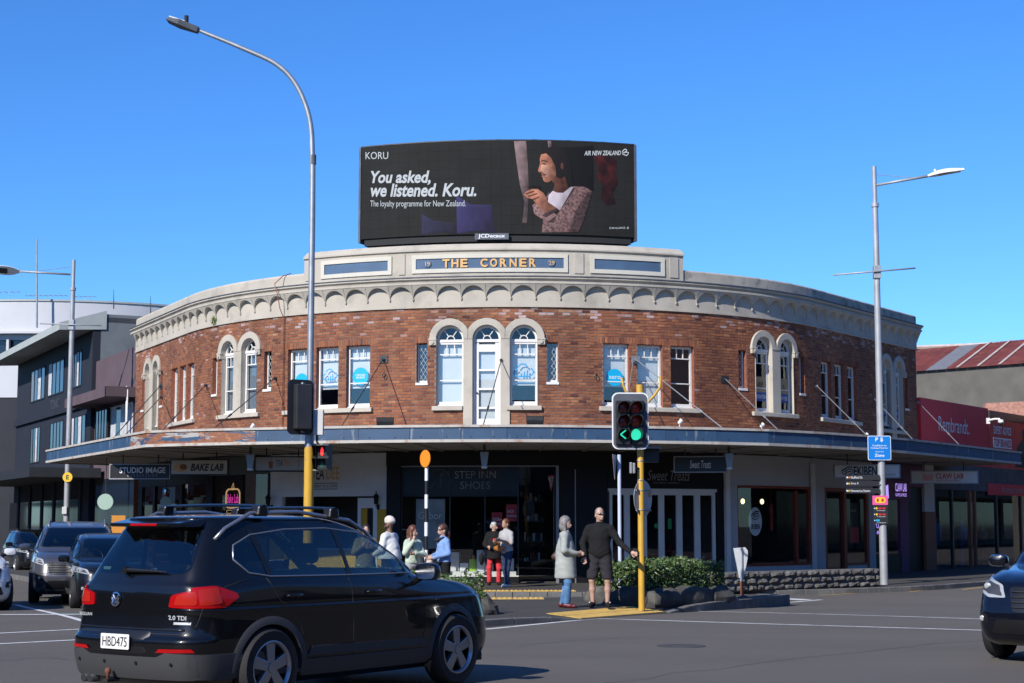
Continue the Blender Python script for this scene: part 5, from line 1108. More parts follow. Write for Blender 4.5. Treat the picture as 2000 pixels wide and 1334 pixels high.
# --- white building far left, round corner
CW = V((-26.4, 101.5)); RWb = 12.5
WB = thing('white_building', 'white rounded art deco building with a long window strip far left', 'building', (CW.x, CW.y - RWb, 0))
def wsweep(name, m, r0, r1, z0, z1, a0=-80, a1=75, n_=40):
 q = MB(); vs_ = []
 for i in range(n_ + 1):
  t = RA(a0 + (a1 - a0) * i / n_)
  for r, z in ((r0, z0), (r1, z0), (r1, z1), (r0, z1)): vs_.append((CW.x + r * math.sin(t), CW.y - r * math.cos(t), z))
 q.add(vs_, [(i * 4 + k, i * 4 + (k + 1) % 4, i * 4 + 4 + (k + 1) % 4, i * 4 + 4 + k) for i in range(n_) for k in range(4)] + [(0, 1, 2, 3), (n_ * 4 + 3, n_ * 4 + 2, n_ * 4 + 1, n_ * 4)]); return q.build(name, m, WB, smooth=True, auto=30)
ZW1 = AT(40, 588, 89).z; ZW2 = AT(40, 648, 89).z; ZW3 = AT(40, 662, 89).z; ZW4 = AT(40, 707, 89).z
wsweep('wall', 'white_render', RWb - .3, RWb, ZW2, ZW1); wsweep('ledge', 'white_render', RWb - .3, RWb + .35, ZW2 - .12, ZW2); wsweep('wall', 'white_render', RWb - .35, RWb - .02, ZW3, ZW2 - .12); wsweep('wall', 'white_render', RWb - .3, RWb, 8.3, ZW4); wsweep('lower_wall', 'navy_wall', RWb - .3, RWb - .05, 0, 8.3); wsweep('window_back', 'dark_glass', RWb - .5, RWb - .4, 4, ZW3)
wsweep('coping', 'eave_grey', RWb - .35, RWb + .06, ZW1, ZW1 + .1)
for z0, z1 in ((ZW4, ZW3),):
 for k in range(22):
  t = RA(-46 + k * 5.2); q = MB(Mx.Translation((CW.x + (RWb - .15) * math.sin(t), CW.y - (RWb - .15) * math.cos(t), 0)) @ Mx.Rotation(t, 4, 'Z')); q.box(-.07, .07, -.12, .1, z0, z1); q.build('mullion', 'white_render', WB)
 if z0 == ZW4: wsweep('transom', 'white_render', RWb - .25, RWb - .08, z0 + .28, z0 + .34)
q = MB(); p = AT(72, 640, 88.2); q.tube([p, AT(72, 467, 88.2)], [.06, .035], 8); q.solo('flagpole', 'galv', 'tall thin flagpole fixed to the white rounded building', 'flagpole')
def antenna(px, py0, py1, d, lab, n_=5, w=.9):
 q = MB(); a, b = AT(px, py1, d), AT(px, py0, d); q.tube([a, b], .02, 5); q.tube([b + V((-w, 0, .02)), b + V((w * .6, 0, .02))], .014, 5)
 for k in range(n_): x = -w + 1.6 * w * k / max(1, n_ - 1); q.tube([b + V((x, -.3, .02)), b + V((x, .3, .02))], .010, 4)
 q.solo('roof_antenna', 'galv', lab, 'antenna', group='antennas on the roofs')
antenna(18, 571, 585, 92, 'stubby aerial on the white roof at the left edge'); antenna(100, 578, 596, 92, 'long aerial right of the flagpole', 9, 1.4); antenna(168, 580, 600, 90, 'pale aerial on the white roof left of the dark building', 6, .8)
for px, py0, py1, lab in ((222, 565, 603, 'thin whip aerial above the grey side wall'), (294, 578, 612, 'thin whip aerial just left of the brick parapet')):
 q = MB(); q.tube([AT(px, py1, 72), AT(px, py0, 72)], [.03, .008], 5); q.solo('whip_aerial', 'dark_metal', lab, 'antenna')
# --- right: red shop building, concrete wall, rusty roof
RP0 = (13.75, 55.5); RXD = (.574, .819); X = line_frame(RP0, RXD, 0)
def RT_(px, z=5): return t_at(px, RP0, RXD, z)
RB = thing('red_building', 'red painted shop building with white lettering right of the brick building', 'building', (RP0[0] + 2, RP0[1] + 3, 0))
te = RT_(1930, 5.5); q = MB(X); q.box(0, te, 0, .3, 3.6, 5.78); q.build('wall', 'shop_red_wall', RB)
q = MB(X); q.box(0, 18, .3, 9, 5.3, 5.5); q.build('roof', 'lead', RB); q = MB(X); q.box(te, 18, -.05, .3, 5.42, 5.72); q.build('parapet_cap', 'dark_metal', RB)
text('Rembrandt.', .3, X @ Mx.Translation((RT_(1863, 5), -.01, 4.98)), 'white_print', RB, width=3.0, height=.52)
q = MB(X); q.box(te + .02, 18, -.02, .28, 3.6, 5.42); q.build('poster_wall', 'poster_red', RB)
ta, tb = RT_(1938, 5), RT_(1974, 5)
for k, (s_, z_) in enumerate((('EXPERT ADVICE', 5.02), ('TOP BRANDS', 4.55), ('LOW PRICES', 4.10))): text(s_, .2, X @ Mx.Translation(((ta + tb) / 2, -.03, z_)), 'white_print' if k != 1 else 'poster_red', RB, width=(tb - ta) * .95, height=.30, bold=.02)
q = MB(X); q.box(ta, tb, -.028, -.02, 4.36, 4.74); q.build('white_band', 'white_print', RB)
q = MB(X); t0 = RT_(1980, 5); q.prism([(t0, 3.7), (t0 + 3.2, 3.7), (t0 + 3.2, 5.3), (t0 + 1.5, 5.36), (t0 + .9, 5.1), (t0 + 1.0, 4.8), (t0 + .3, 4.5)], -.026, -.02); q.build('poster_figure', 'black_print', RB); q = MB(X); q.prism([(t0 + 1.1, 4.75), (t0 + 1.5, 4.65), (t0 + 1.8, 4.95), (t0 + 1.6, 5.2), (t0 + 1.2, 5.15)], -.032, -.027); q.build('poster_face', 'orange_brown', RB)
q = MB(X); q.box(.0, .9, -.05, .2, 1.95, 3.6); q.build('white_pier', 'white_wall', RB); q = MB(X); q.box(.0, .9, -.06, .2, 0, 1.95); q.build('brown_pier', 'orange_brown', RB)
q = MB(X); q.box(.9, 18, -.02, .2, 2.72, 3.6); q.build('shop_fascia', 'room_mid', RB); text('Rembrandt', .2, X @ Mx.Translation((RT_(1975, 2.9), -.05, 2.82)), 'grey_text', RB, width=2.4, height=.26)
for a in (.9, 2.6, 4.4, 4.9, 7.2, 10): q = MB(X); q.box(a, a + .14, -.03, .1, 0, 2.72); q.build('mullion', 'orange_brown' if a in (4.4, 4.9) else 'dark_metal', RB)
q = MB(X); q.quad((.95, .02, 0), (14, .02, 0), (14, .02, 2.72), (.95, .02, 2.72)); q.build('pane', 'shop_glass', RB, recalc=False); q = MB(X); q.box(.3, 15, 3.0, 3.1, 0, 3.5); q.build('back_wall', 'room_dark', RB); q = MB(X); q.box(.1, .2, .2, 3.0, 0, 3.5); q.build('inner_wall', 'room_dark', RB); q = MB(X); q.box(.2, 15, .1, 3, 3.4, 3.5); q.build('ceiling', 'room_dark', RB)
for a, h_ in ((2.0, 1.5), (3.4, 1.7), (6.0, 1.6), (8.2, 1.4)): q = MB(X); q.lathe([(.16, .03), (.05, .06), (.05, .8), (.19, .9), (.22, 1.25), (.2, h_ - .2), (.06, h_ - .12), (.09, h_), (.0001, h_ + .1)], 10, 'z', (a, .9, 0)); q.build('clothes_dummy', rng.choice(['black_print', 'room_mid', 'navy_print']), RB, smooth=True)
q = MB(X); q.box(RT_(1927, 2.8), 16, -.045, -.021, 2.6, 3.02); q.build('red_header', 'shop_red_wall', RB)
# concrete flank, brick stub and the rusty roof behind it
CB = thing('rusty_roof_building', 'grey concrete building with a rust streaked red corrugated roof', 'building', (20, 70, 0))
a, b = AT(1690, 731.5, 73.4), AT(2120, 719, 66); zt = a.z
q = MB(); q.slab([(a.x, a.y), (b.x, b.y), (b.x + .2, b.y + .4), (a.x + .2, a.y + .4)], 0, zt); q.build('wall', 'concrete', CB)
a2, b2 = AT(1925, 790, 65.5), AT(2120, 800, 63); q = MB(); q.slab([(a2.x, a2.y), (b2.x, b2.y), (b2.x, b2.y + .4), (a2.x, a2.y + .4)], 5.55, a2.z + .05); q.build('brick_stub', 'pink_brick', CB)
up_ = V((2.9, 4.6, 1.55)); dr_ = (b - a); Lr = V((dr_.x, dr_.y, 0)).length; nsh = 21
for i in range(nsh):
 p0, p1 = a.lerp(b, i / nsh), a.lerp(b, (i + .985) / nsh); p0.z = p1.z = zt + .03; q = MB(); vs_ = []; cc = 10
 for k in range(cc + 1):
  p = p0.lerp(p1, k / cc) - V((0, .25, .08)); w_ = .022 * (k % 2); vs_ += [p + V((0, 0, w_)), p + up_ + V((0, .2, .08 + w_))]
 q.add(vs_, [(2 * k, 2 * k + 2, 2 * k + 3, 2 * k + 1) for k in range(cc)]); q.build('roof_sheet', 'roof_grey' if i in (6, 7) else 'rust_roof', CB, recalc=False)
 if i in (9, 11, 13, 16, 18): q = MB(); e = (p1 - p0).normalized() * .14; s_ = p0 - V((0, .25, .03)); q.quad(s_, s_ + e, s_ + e + up_ + V((0, .2, .10)), s_ + up_ + V((0, .2, .10))); q.build('lap_strip', 'roof_white', CB, recalc=False)
q = MB(); q.tube([a + up_ + V((-.3, 0, .12)), b + up_ + V((0, 0, .12))], .1, 6); q.build('ridge', 'roof_white', CB)
gz = a + up_; q = MB(); q.slab([(gz.x, gz.y + .2), (b.x + up_.x, b.y + up_.y + .2), (b.x + up_.x, b.y + 9), (gz.x, gz.y + 6)], 0, zt + 1.45); q.build('back_block', 'lead', CB)
cam_ = AT(1930, 822, 57.5); t = thing('security_camera', 'white dome security camera on a bracket above the red wall', 'camera', cam_)
q = MB(Mx.Translation(cam_)); q.box(-.06, .06, -.02, .04, -.1, .1); q.tube([(0, -.02, .02), (.2, -.12, .06), (.36, -.2, .05)], .035, 7); q.build('bracket', 'white_paint', t, smooth=True, auto=40); q = MB(Mx.Translation(cam_)); q.lathe([(.0001, .04), (.09, .03), (.1, -.06), (.085, -.08)], 14, 'z', (.38, -.21, 0)); q.build('hood', 'white_paint', t, smooth=True, auto=40); q = MB(Mx.Translation(cam_)); q.ell((.38, -.21, -.09), (.08, .08, .085)); q.build('dome', 'dark_glass', t, smooth=True)
# --- plain unseen buildings added behind the viewer, to reflect in glass and block sky
for i, (x0, x1, h_, m_) in enumerate(((-46, -30, 10.5, 'concrete'), (-29.5, -13, 9.2, 'brown_wall'), (-12.5, 3, 11, 'grey_wall'), (3.5, 20, 9.6, 'brown_wall'), (20.5, 42, 12, 'grey_wall'))):
 t = thing('added_building', ['grey', 'brown', 'pale', 'brick', 'tall grey'][i] + ' building added behind the viewer for reflections', 'building', ((x0 + x1) / 2, -20, 0), group='unseen buildings added for reflections'); q = MB(); q.box(x0, x1, -28, -20, 0, h_); q.build('wall', m_, t); q = MB(); q.box(x0 + .2, x1 - .2, -20, -17.2, 3.2, 3.6); q.build('awning', 'awning', t)
 q = MB(); q.box(x0 + .5, x1 - .5, -20.02, -19.97, .4, 3.0); q.build('shop_window', 'dark_glass', t)
 for k in range(5): u = x0 + (x1 - x0) * (k + .3) / 5; q = MB(); q.box(u, u + 1.3, -20.03, -19.97, 4.3, 5.7); q.build('window', 'dark_glass', t)

for i in range(9):                                        # unseen rows added along the side streets, to darken reflections and cut skylight
 for sg, P, D, Nn in ((-1, (-31, 48), (-.446, .895), (-.895, -.446)), (1, (30, 44), (.574, .819), (.819, -.574))):
  c = (P[0] + D[0] * (i * 13 + 2), P[1] + D[1] * (i * 13 + 2)); X = Mx(((D[0], Nn[0], 0, c[0]), (D[1], Nn[1], 0, c[1]), (0, 0, 1, 0), (0, 0, 0, 1))); m_ = 'navy_wall' if sg > 0 else ['brown_wall', 'navy_wall', 'grey_wall', 'brown_wall'][i % 4]; h_ = [7, 8.2, 6.4, 7.6][(i * 3) % 4] + (6 if sg > 0 else 1)
  t = thing('added_building', ('nearest', 'second', 'third', 'fourth', 'fifth', 'sixth', 'seventh', 'eighth', 'farthest')[i] + ' added building across the ' + ('left' if sg < 0 else 'right') + ' side street outside the view', 'building', (c[0], c[1], 0), group='unseen buildings added for reflections'); q = MB(X); q.box(0, 12.5, 0, 8, 0, h_); q.build('wall', m_, t); q = MB(X); q.box(.3, 12.2, -2.4, 0, 3.2, 3.6); q.build('awning', 'awning', t); q = MB(X); q.box(.5, 12, -.03, .02, .4, 3.0); q.build('shop_window', 'dark_glass', t)

for sg in (-1, 1):                                        # unseen rows added beside the viewer, so car paint mirrors walls instead of sky
 for i in range(4):
  y0 = -16 + i * 14; x0 = sg * 28; h_ = [9, 7.5, 8.4, 10][i] if sg > 0 else [7, 8, 6.5, 7.4][i]; t = thing('added_building', ('rear', 'second', 'third', 'front')[i] + ' added building ' + ('left' if sg < 0 else 'right') + ' of the viewer outside the view', 'building', (x0, y0 + 6.5, 0), group='unseen buildings added for reflections'); q = MB(); q.box(min(x0, x0 + sg * 8), max(x0, x0 + sg * 8), y0, y0 + 13.5, 0, h_); q.build('wall', ['brown_wall', 'navy_wall', 'grey_wall', 'brown_wall'][i], t); q = MB(); q.box(min(x0, x0 - sg * 2.5), max(x0, x0 - sg * 2.5), y0 + .3, y0 + 13.2, 3.2, 3.6); q.build('awning', 'awning', t); q = MB(); q.box(x0 - sg * .03 - .02, x0 - sg * .03 + .02, y0 + .5, y0 + 13, .4, 3.0); q.build('shop_window', 'dark_glass', t)
# ================================================================ street furniture
mat('pole_yellow', (.62, .36, .035), .5, var=.08, vs=4, dirt=(.3, .2, .08), ds=3, da=.5); mat('pole_grey', (.40, .41, .42), .5, metal=.3, var=.1, vs=4, dirt=(.55, .54, .5), ds=3, da=.4)
mat('signal_black', (.012, .012, .013), .45); mat('lens_red', (.50, .02, .012), .25); mat('lens_red_dim', (.22, .02, .018), .25); mat('lens_amber', (.50, .04, .012), .25); mat('lens_dark_green', (.02, .10, .07), .25)
mat('lit_green', (.05, .7, .45), .3, emit=(.04, .85, .52), es=.95); mat('lit_red', (.9, .05, .04), .3, emit=(1, .03, .04), es=1.5); mat('park_blue', (.0, .20, .62), .45); mat('disc_orange', (.85, .27, .01), .5, var=.05)
mat('blue_white', (.55, .60, .72), .5, var=.06); mat('sign_grey', (.50, .52, .53), .5, metal=.2, var=.1, vs=6); mat('way_black', (.018, .018, .02), .5); mat('pink_sign', (.80, .10, .32), .5); mat('yellow_sign', (.85, .55, .03), .5)
px_m = lambda d: d / F
# --- grey signal pole with the long curved lamp arm
d = 29.6; B = AT(600, 1180, d); B.z = ZI; LP = thing('street_lamp', 'tall grey lamp pole with a long curved arm and yellow base', 'street lamp', B)
zy = AT(600, 873, d).z; z1 = AT(600, 748, d).z
def P_(x, y): p = AT(x, y, d); return p
x0 = B.x
q = MB(); q.tube([(x0, d, ZI), (x0, d, zy)], .088, 16); q.build('yellow_sleeve', 'pole_yellow', LP, smooth=True, auto=40)
q = MB(); q.tube([(x0, d, zy), (x0, d, z1)], .082, 16); q.build('lower_pole', 'galv', LP, smooth=True, auto=40)
zt = AT(608, 330, d).z
arm = [(x0, d, z1), (x0, d, zt)] + [tuple(P_(x, y)) for x, y in ((609.5, 290), (609, 262), (605, 232), (597, 204), (583, 172), (563, 144), (540, 125), (520, 114), (480, 97), (440, 80), (402, 65), (388, 59))]
rad = [.060, .052, .050] + [.048, .047, .046, .045, .044, .043, .042, .040, .037, .034, .032, .030][:len(arm) - 3]; pr = [(V(p), r_) for p, r_ in zip(arm, rad)]
for _ in range(3): pr = [pr[0]] + [x for (p0, r0), (p1, r1_) in zip(pr, pr[1:]) for x in ((p0.lerp(p1, .25), r0 * .75 + r1_ * .25), (p0.lerp(p1, .75), r0 * .25 + r1_ * .75))] + [pr[-1]]
q = MB(); q.tube([p for p, _ in pr], [r_ for _, r_ in pr], 14); q.build('arm', 'galv', LP, smooth=True, auto=50)
q = MB(); q.tube([(x0, d, zt + .08), (x0, d, zt + .26)], .056, 14); q.build('collar', 'lead', LP, smooth=True, auto=40)
a, b = P_(388, 59), P_(327, 40); dirv = (b - a).normalized(); q = MB(Mx.Translation(a) @ V((1, 0, 0)).rotation_difference(dirv).to_matrix().to_4x4()); Lh = (b - a).length
q.add([(0, -.07, -.05), (0, .07, -.05), (0, .07, .06), (0, -.07, .06), (Lh * .6, -.17, -.06), (Lh * .6, .17, -.06), (Lh * .6, .15, .05), (Lh * .6, -.15, .05), (Lh, -.13, -.03), (Lh, .13, -.03), (Lh, .12, .02), (Lh, -.12, .02)], [(0, 1, 2, 3), (0, 4, 5, 1), (1, 5, 6, 2), (2, 6, 7, 3), (3, 7, 4, 0), (4, 8, 9, 5), (5, 9, 10, 6), (6, 10, 11, 7), (7, 11, 8, 4), (8, 11, 10, 9)]); hd = q.build('lamp_head', 'lead', LP, bevel=.015)
q = MB(Mx.Translation(a) @ V((1, 0, 0)).rotation_difference(dirv).to_matrix().to_4x4()); q.box(Lh * .45, Lh * .95, -.1, .1, -.075, -.055); q.build('lamp_glass', 'lamp_off', hd); q = MB(); c = P_(364, 38); q.tube([c - V((0, 0, .06)), c + V((0, 0, .07))], .04, 10); q.build('photocell', 'black_matt', hd)
# signal seen from behind, cabinet, walk signal: things fixed to the pole
def rboard(w, h, r, n=5):
 P = []
 for cx, cz, a0 in ((w - r, h - r, 0), (-w + r, h - r, 90), (-w + r, -h + r, 180), (w - r, -h + r, 270)): P += [(cx + r * math.cos(RA(a0 + 90 * i / n)), cz + r * math.sin(RA(a0 + 90 * i / n))) for i in range(n + 1)]
 return P
c = AT(587, 795, d - .25); t = thing('rear_facing_signal', 'black traffic signal seen from behind on the grey lamp pole', 'traffic light', c - V((0, 0, .5)))
q = MB(Mx.Translation(c) @ Mx.Rotation(RA(28), 4, 'Z')); q.prism(rboard(.24, .49, .1), .0, .03); q.build('backboard', 'signal_black', t); q = MB(Mx.Translation(c) @ Mx.Rotation(RA(28), 4, 'Z')); q.box(-.14, .16, -.17, -.002, -.40, .40); q.build('housing', 'dark_metal', t, bevel=.02)
for zz in (-.44, .42): q = MB(); q.tube([c + V((.03, -.05, zz)), V((x0, d, c.z + zz))], .02, 6); q.build('bracket', 'metal_grey', t)
c = AT(622.5, 850, d - .12); t = thing('control_cabinet', 'pale grey metal box strapped to the grey lamp pole', 'box', c); h_ = AT(622, 801, d).z - AT(622, 850, d).z
q = MB(Mx.Translation(c)); q.box(-.085, .085, -.08, .08, 0, h_); q.build('case', 'offwhite', t, bevel=.01); q = MB(Mx.Translation(c)); q.tube([(-.03, 0, .0), (-.03, 0, -.12), (.02, 0, -.2)], .022, 6); q.build('cable', 'black_matt', t)
c = AT(629, 918, d - .2); t = thing('walk_signal', 'black pedestrian signal showing a red figure beside the yellow sleeve', 'traffic light', c); h_ = AT(629, 868, d - .2).z - c.z
Xs = Mx.Translation(c) @ Mx.Rotation(RA(-18), 4, 'Z'); q = MB(Xs); q.box(-.13, .13, 0, .16, 0, h_); q.build('housing', 'signal_black', t, bevel=.012)
for k in (0, 1):
 q = MB(Xs); z_ = h_ * (.5 * k) + .01; q.add([(-.13, 0, z_ + .2), (.13, 0, z_ + .2), (.13, -.17, z_ + .19), (-.13, -.17, z_ + .19), (-.13, 0, z_ + .0), (.13, 0, z_), (.13, -.10, z_ + .02), (-.13, -.10, z_ + .02)], [(0, 1, 2, 3), (0, 3, 7, 4), (1, 5, 6, 2)]); q.build('visor', 'signal_black', t, recalc=False)
 q = MB(Xs); q.box(-.10, .10, -.006, .0, z_ + .02, z_ + .18); q.build('lens', 'black_matt', t)
q = MB(Xs); zz = h_ * .5 + .03; q.prism([(-.02, zz), (-.005, zz), (0, zz + .05), (.005, zz), (.02, zz), (.03, zz + .10), (.015, zz + .115), (.018, zz + .14), (-.018, zz + .14), (-.015, zz + .115), (-.03, zz + .10)], -.014, -.007); q.build('red_figure', 'lit_red', t); q = MB(Xs); q.prism([(-.025, .04), (.025, .04), (.03, .12), (0, .17), (-.03, .12)], -.012, -.007); q.build('green_figure', 'lens_dark_green', t)
for zz in (.0, h_): q = MB(); q.tube([V((x0, d, c.z + zz)), c + V((0, .08, zz))], .014, 5); q.build('bracket', 'metal_grey', t)
# --- yellow post with the double signal head
d = 29.9; xb = (1251 - 1000) / F * d * .998; YP = thing('signal_post', 'yellow post of the double traffic signal beside the hedge', 'post', (xb, d, .05)); zt = AT(1251, 752, d).z
q = MB(); q.tube([(xb, d, .03), (xb, d, zt - .03), (xb, d, zt)], [.058, .058, .05], 14); q.build('pole', 'pole_yellow', YP, smooth=True, auto=40); q = MB(); q.tube([(xb, d, zt - .17), (xb, d, zt + .005)], .068, 14); q.build('cap', 'pole_yellow', YP, smooth=True, auto=40)
for za in (900, 938, 958, 996): z_ = AT(1250, za, d).z; q = MB(); q.lathe([(.062, -.012), (.066, 0), (.062, .012)], 14, 'z', (xb, d, z_)); q.build('strap', 'metal_grey', YP)
for P in ([(1217, 752), (1214, 738)], [(1262, 790), (1278, 772), (1289, 757), (1290, 735)]):
 q = MB(); q.tube([AT(x, y, d + .1) for x, y in ([(1232, 772), (1222, 765)] + P if P[0][0] < 1240 else P)], .022, 8); q.build('bent_pipe', 'pole_yellow', YP, smooth=True)
c = AT(1231, 822, d - .22); w_, h_ = .33, .51; SH = thing('traffic_signal', 'double three lamp traffic signal with white edged board showing green', 'traffic light', c - V((0, 0, h_)))
Xs = Mx.Translation(c) @ Mx.Rotation(RA(4), 4, 'Z'); q = MB(Xs); q.prism(rboard(w_, h_, .11), 0, .02); q.build('white_border', 'white_print', SH); q = MB(Xs); q.prism(rboard(w_ - .022, h_ - .022, .095), -.012, -.002); q.build('backboard', 'lead', SH)
q = MB(Xs); q.box(-.27, -.01, -.07, -.012, -.43, .36); q.box(.01, .24, -.07, -.012, -.43, .36); q.build('housing', 'signal_black', SH, bevel=.01)
for i, x in enumerate((-.145, .085)):
 for j, z_ in enumerate((.235, -.005, -.25)):
  lit = j == 2; q = MB(Xs); q.lathe([(.0001, -.085), (.06, -.082), (.098, -.073), (.1, -.07)], 20, 'y', (x, 0, z_)); ln = q.build('lens', ('lens_red_dim', 'lens_red')[i] if j == 0 else (('lens_red_dim', 'lens_amber')[i] if j == 1 else ('black_matt' if i == 0 else 'lit_green')), SH, smooth=True)
  q = MB(Xs); n_ = 20; vs_ = []
  for k in range(n_ + 1):
   t = RA(-45 + 270 * k / n_); dep = .25 - .12 * abs(k / n_ - .5) * 2; vs_ += [(x + .112 * math.cos(t), -.07, z_ + .112 * math.sin(t)), (x + .112 * math.cos(t), -.07 - dep, z_ + .112 * math.sin(t) - .01), (x + .106 * math.cos(t), -.07, z_ + .106 * math.sin(t)), (x + .106 * math.cos(t), -.07 - dep, z_ + .106 * math.sin(t) - .01)]
  q.add(vs_, [f for k in range(n_) for f in ((4 * k, 4 * k + 4, 4 * k + 5, 4 * k + 1), (4 * k + 2, 4 * k + 3, 4 * k + 7, 4 * k + 6), (4 * k + 1, 4 * k + 5, 4 * k + 7, 4 * k + 3))]); q.build('visor', 'signal_black', SH, recalc=False)
  if lit and i == 0:
   q = MB(Xs); A = [(.05, .075), (-.045, 0), (.05, -.075)]
   for (a0, b0) in ((A[0], A[1]), (A[1], A[2])): q.tube([(x + a0[0], -.095, z_ + a0[1]), (x + b0[0], -.095, z_ + b0[1])], .012, 5)
   q.build('green_arrow', 'lit_green', SH)
for zz in (-.3, .3): q = MB(); q.tube([c + V((.02, .02, zz)), V((xb, d, c.z + zz))], .02, 6); q.build('bracket', 'metal_grey', SH)
c = AT(1268, 888, d + .3); q = MB(Mx.Translation(c)); q.box(-.17, .17, -.1, .1, -.14, .14); q.add([(-.17, -.1, .14), (.17, -.1, .14), (.2, -.3, .1), (-.2, -.3, .1)], [(0, 1, 2, 3)]); q.solo('rear_signal', 'signal_black', 'black signal housing behind the yellow post under the board', 'traffic light')
c = AT(1235, 915, d - .12); t = thing('detector_box', 'small grey detector pair on the yellow post', 'box', c); q = MB(Mx.Translation(c)); q.box(-.05, -.005, -.06, .06, -.09, .11); q.build('detector', 'metal_grey', t, bevel=.01); q = MB(Mx.Translation(c)); q.box(.005, .05, -.06, .06, -.09, .1); q.build('detector', 'metal_grey', t, bevel=.01); q = MB(Mx.Translation(c)); q.tube([(0, 0, 0), (.16, .1, 0)], .02, 6); q.build('bracket', 'dark_metal', t)
c = AT(1256, 973, d + .09); t = thing('round_sign', 'grey back of a round sign on the yellow post', 'sign', c - V((0, 0, .33))); Xs = Mx.Translation(c) @ Mx.Rotation(RA(56), 4, 'Z'); q = MB(Xs); q.lathe([(.0001, 0), (.33, 0), (.33, .006), (.0001, .006)], 32, 'y'); q.build('disc', 'sign_grey', t)
for zz in (-.22, .14): q = MB(Xs); q.box(-.27, .27, -.025, -.002, zz - .012, zz + .012); q.build('rail', 'metal_grey', t)
q = MB(Xs); q.box(.19, .27, -.006, -.002, .02, .1); q.build('sticker', 'poster_orange', t)
c = AT(1240.5, 1083, d - .06); q = MB(Mx.Translation(c)); q.box(-.035, .035, -.05, .07, -.10, .10); q.lathe([(.0001, -.07), (.025, -.068), (.028, -.05)], 10, 'y', (0, 0, -.02)); q.solo('push_button_box', 'signal_black', 'black crossing button box on the yellow post by the man', 'button box', bevel=.015)
# --- give way sign edge on, behind the hedge
d = 36.2; b = AT(1211, 1120, d); b.z = zr(d); t = thing('give_way_sign', 'triangular sign on a pale pole seen almost edge on', 'sign', b); zt = AT(1211, 888, d).z
q = MB(); q.tube([(b.x, d, b.z), (b.x, d, zt)], .04, 12); q.build('pole', 'blue_white', t, smooth=True, auto=40)
Xs = Mx.Translation((b.x - .06, d - .03, zt - .24)) @ Mx.Rotation(RA(78), 4, 'Z'); q = MB(Xs); q.prism([(-.32, .24), (.32, .24), (0, -.30)], .04, .046); q.build('plate', 'sign_grey', t); q = MB(Xs); q.prism([(-.32, .24), (.32, .24), (0, -.30)], .047, .05); q.build('red_edge', 'sale_red', t); q = MB(Xs); q.prism([(-.23, .185), (.23, .185), (0, -.2)], .051, .053); q.build('white_face', 'white_print', t)
text('GIVE\nWAY', .1, Xs @ Mx.Translation((0, .05, .06)) @ Mx.Rotation(PI, 4, 'Z'), 'black_print', t, height=.17, ex=.006)
# --- beacon pole of the zebra crossing
d = 38.6; b = AT(832, 1140, d); b.z = 0; t = thing('beacon_pole', 'black and white banded pole with an orange disc on top', 'crossing pole', b); zt = AT(832, 912, d).z; n_ = 9
for i in range(n_): q = MB(); q.tube([(b.x, d, zt * i / n_), (b.x, d, zt * (i + 1) / n_)], .042, 12); q.build('band', 'white_print' if i % 2 == 0 else 'signal_black', t, smooth=True, auto=40)
Xs = Mx.Translation((b.x - .03, d - .05, zt + .19)) @ Mx.Rotation(RA(-52), 4, 'Z'); q = MB(Xs); q.lathe([(.0001, -.012), (.2, -.012), (.205, 0), (.2, .012), (.0001, .012)], 28, 'y'); q.build('disc', 'disc_orange', t)
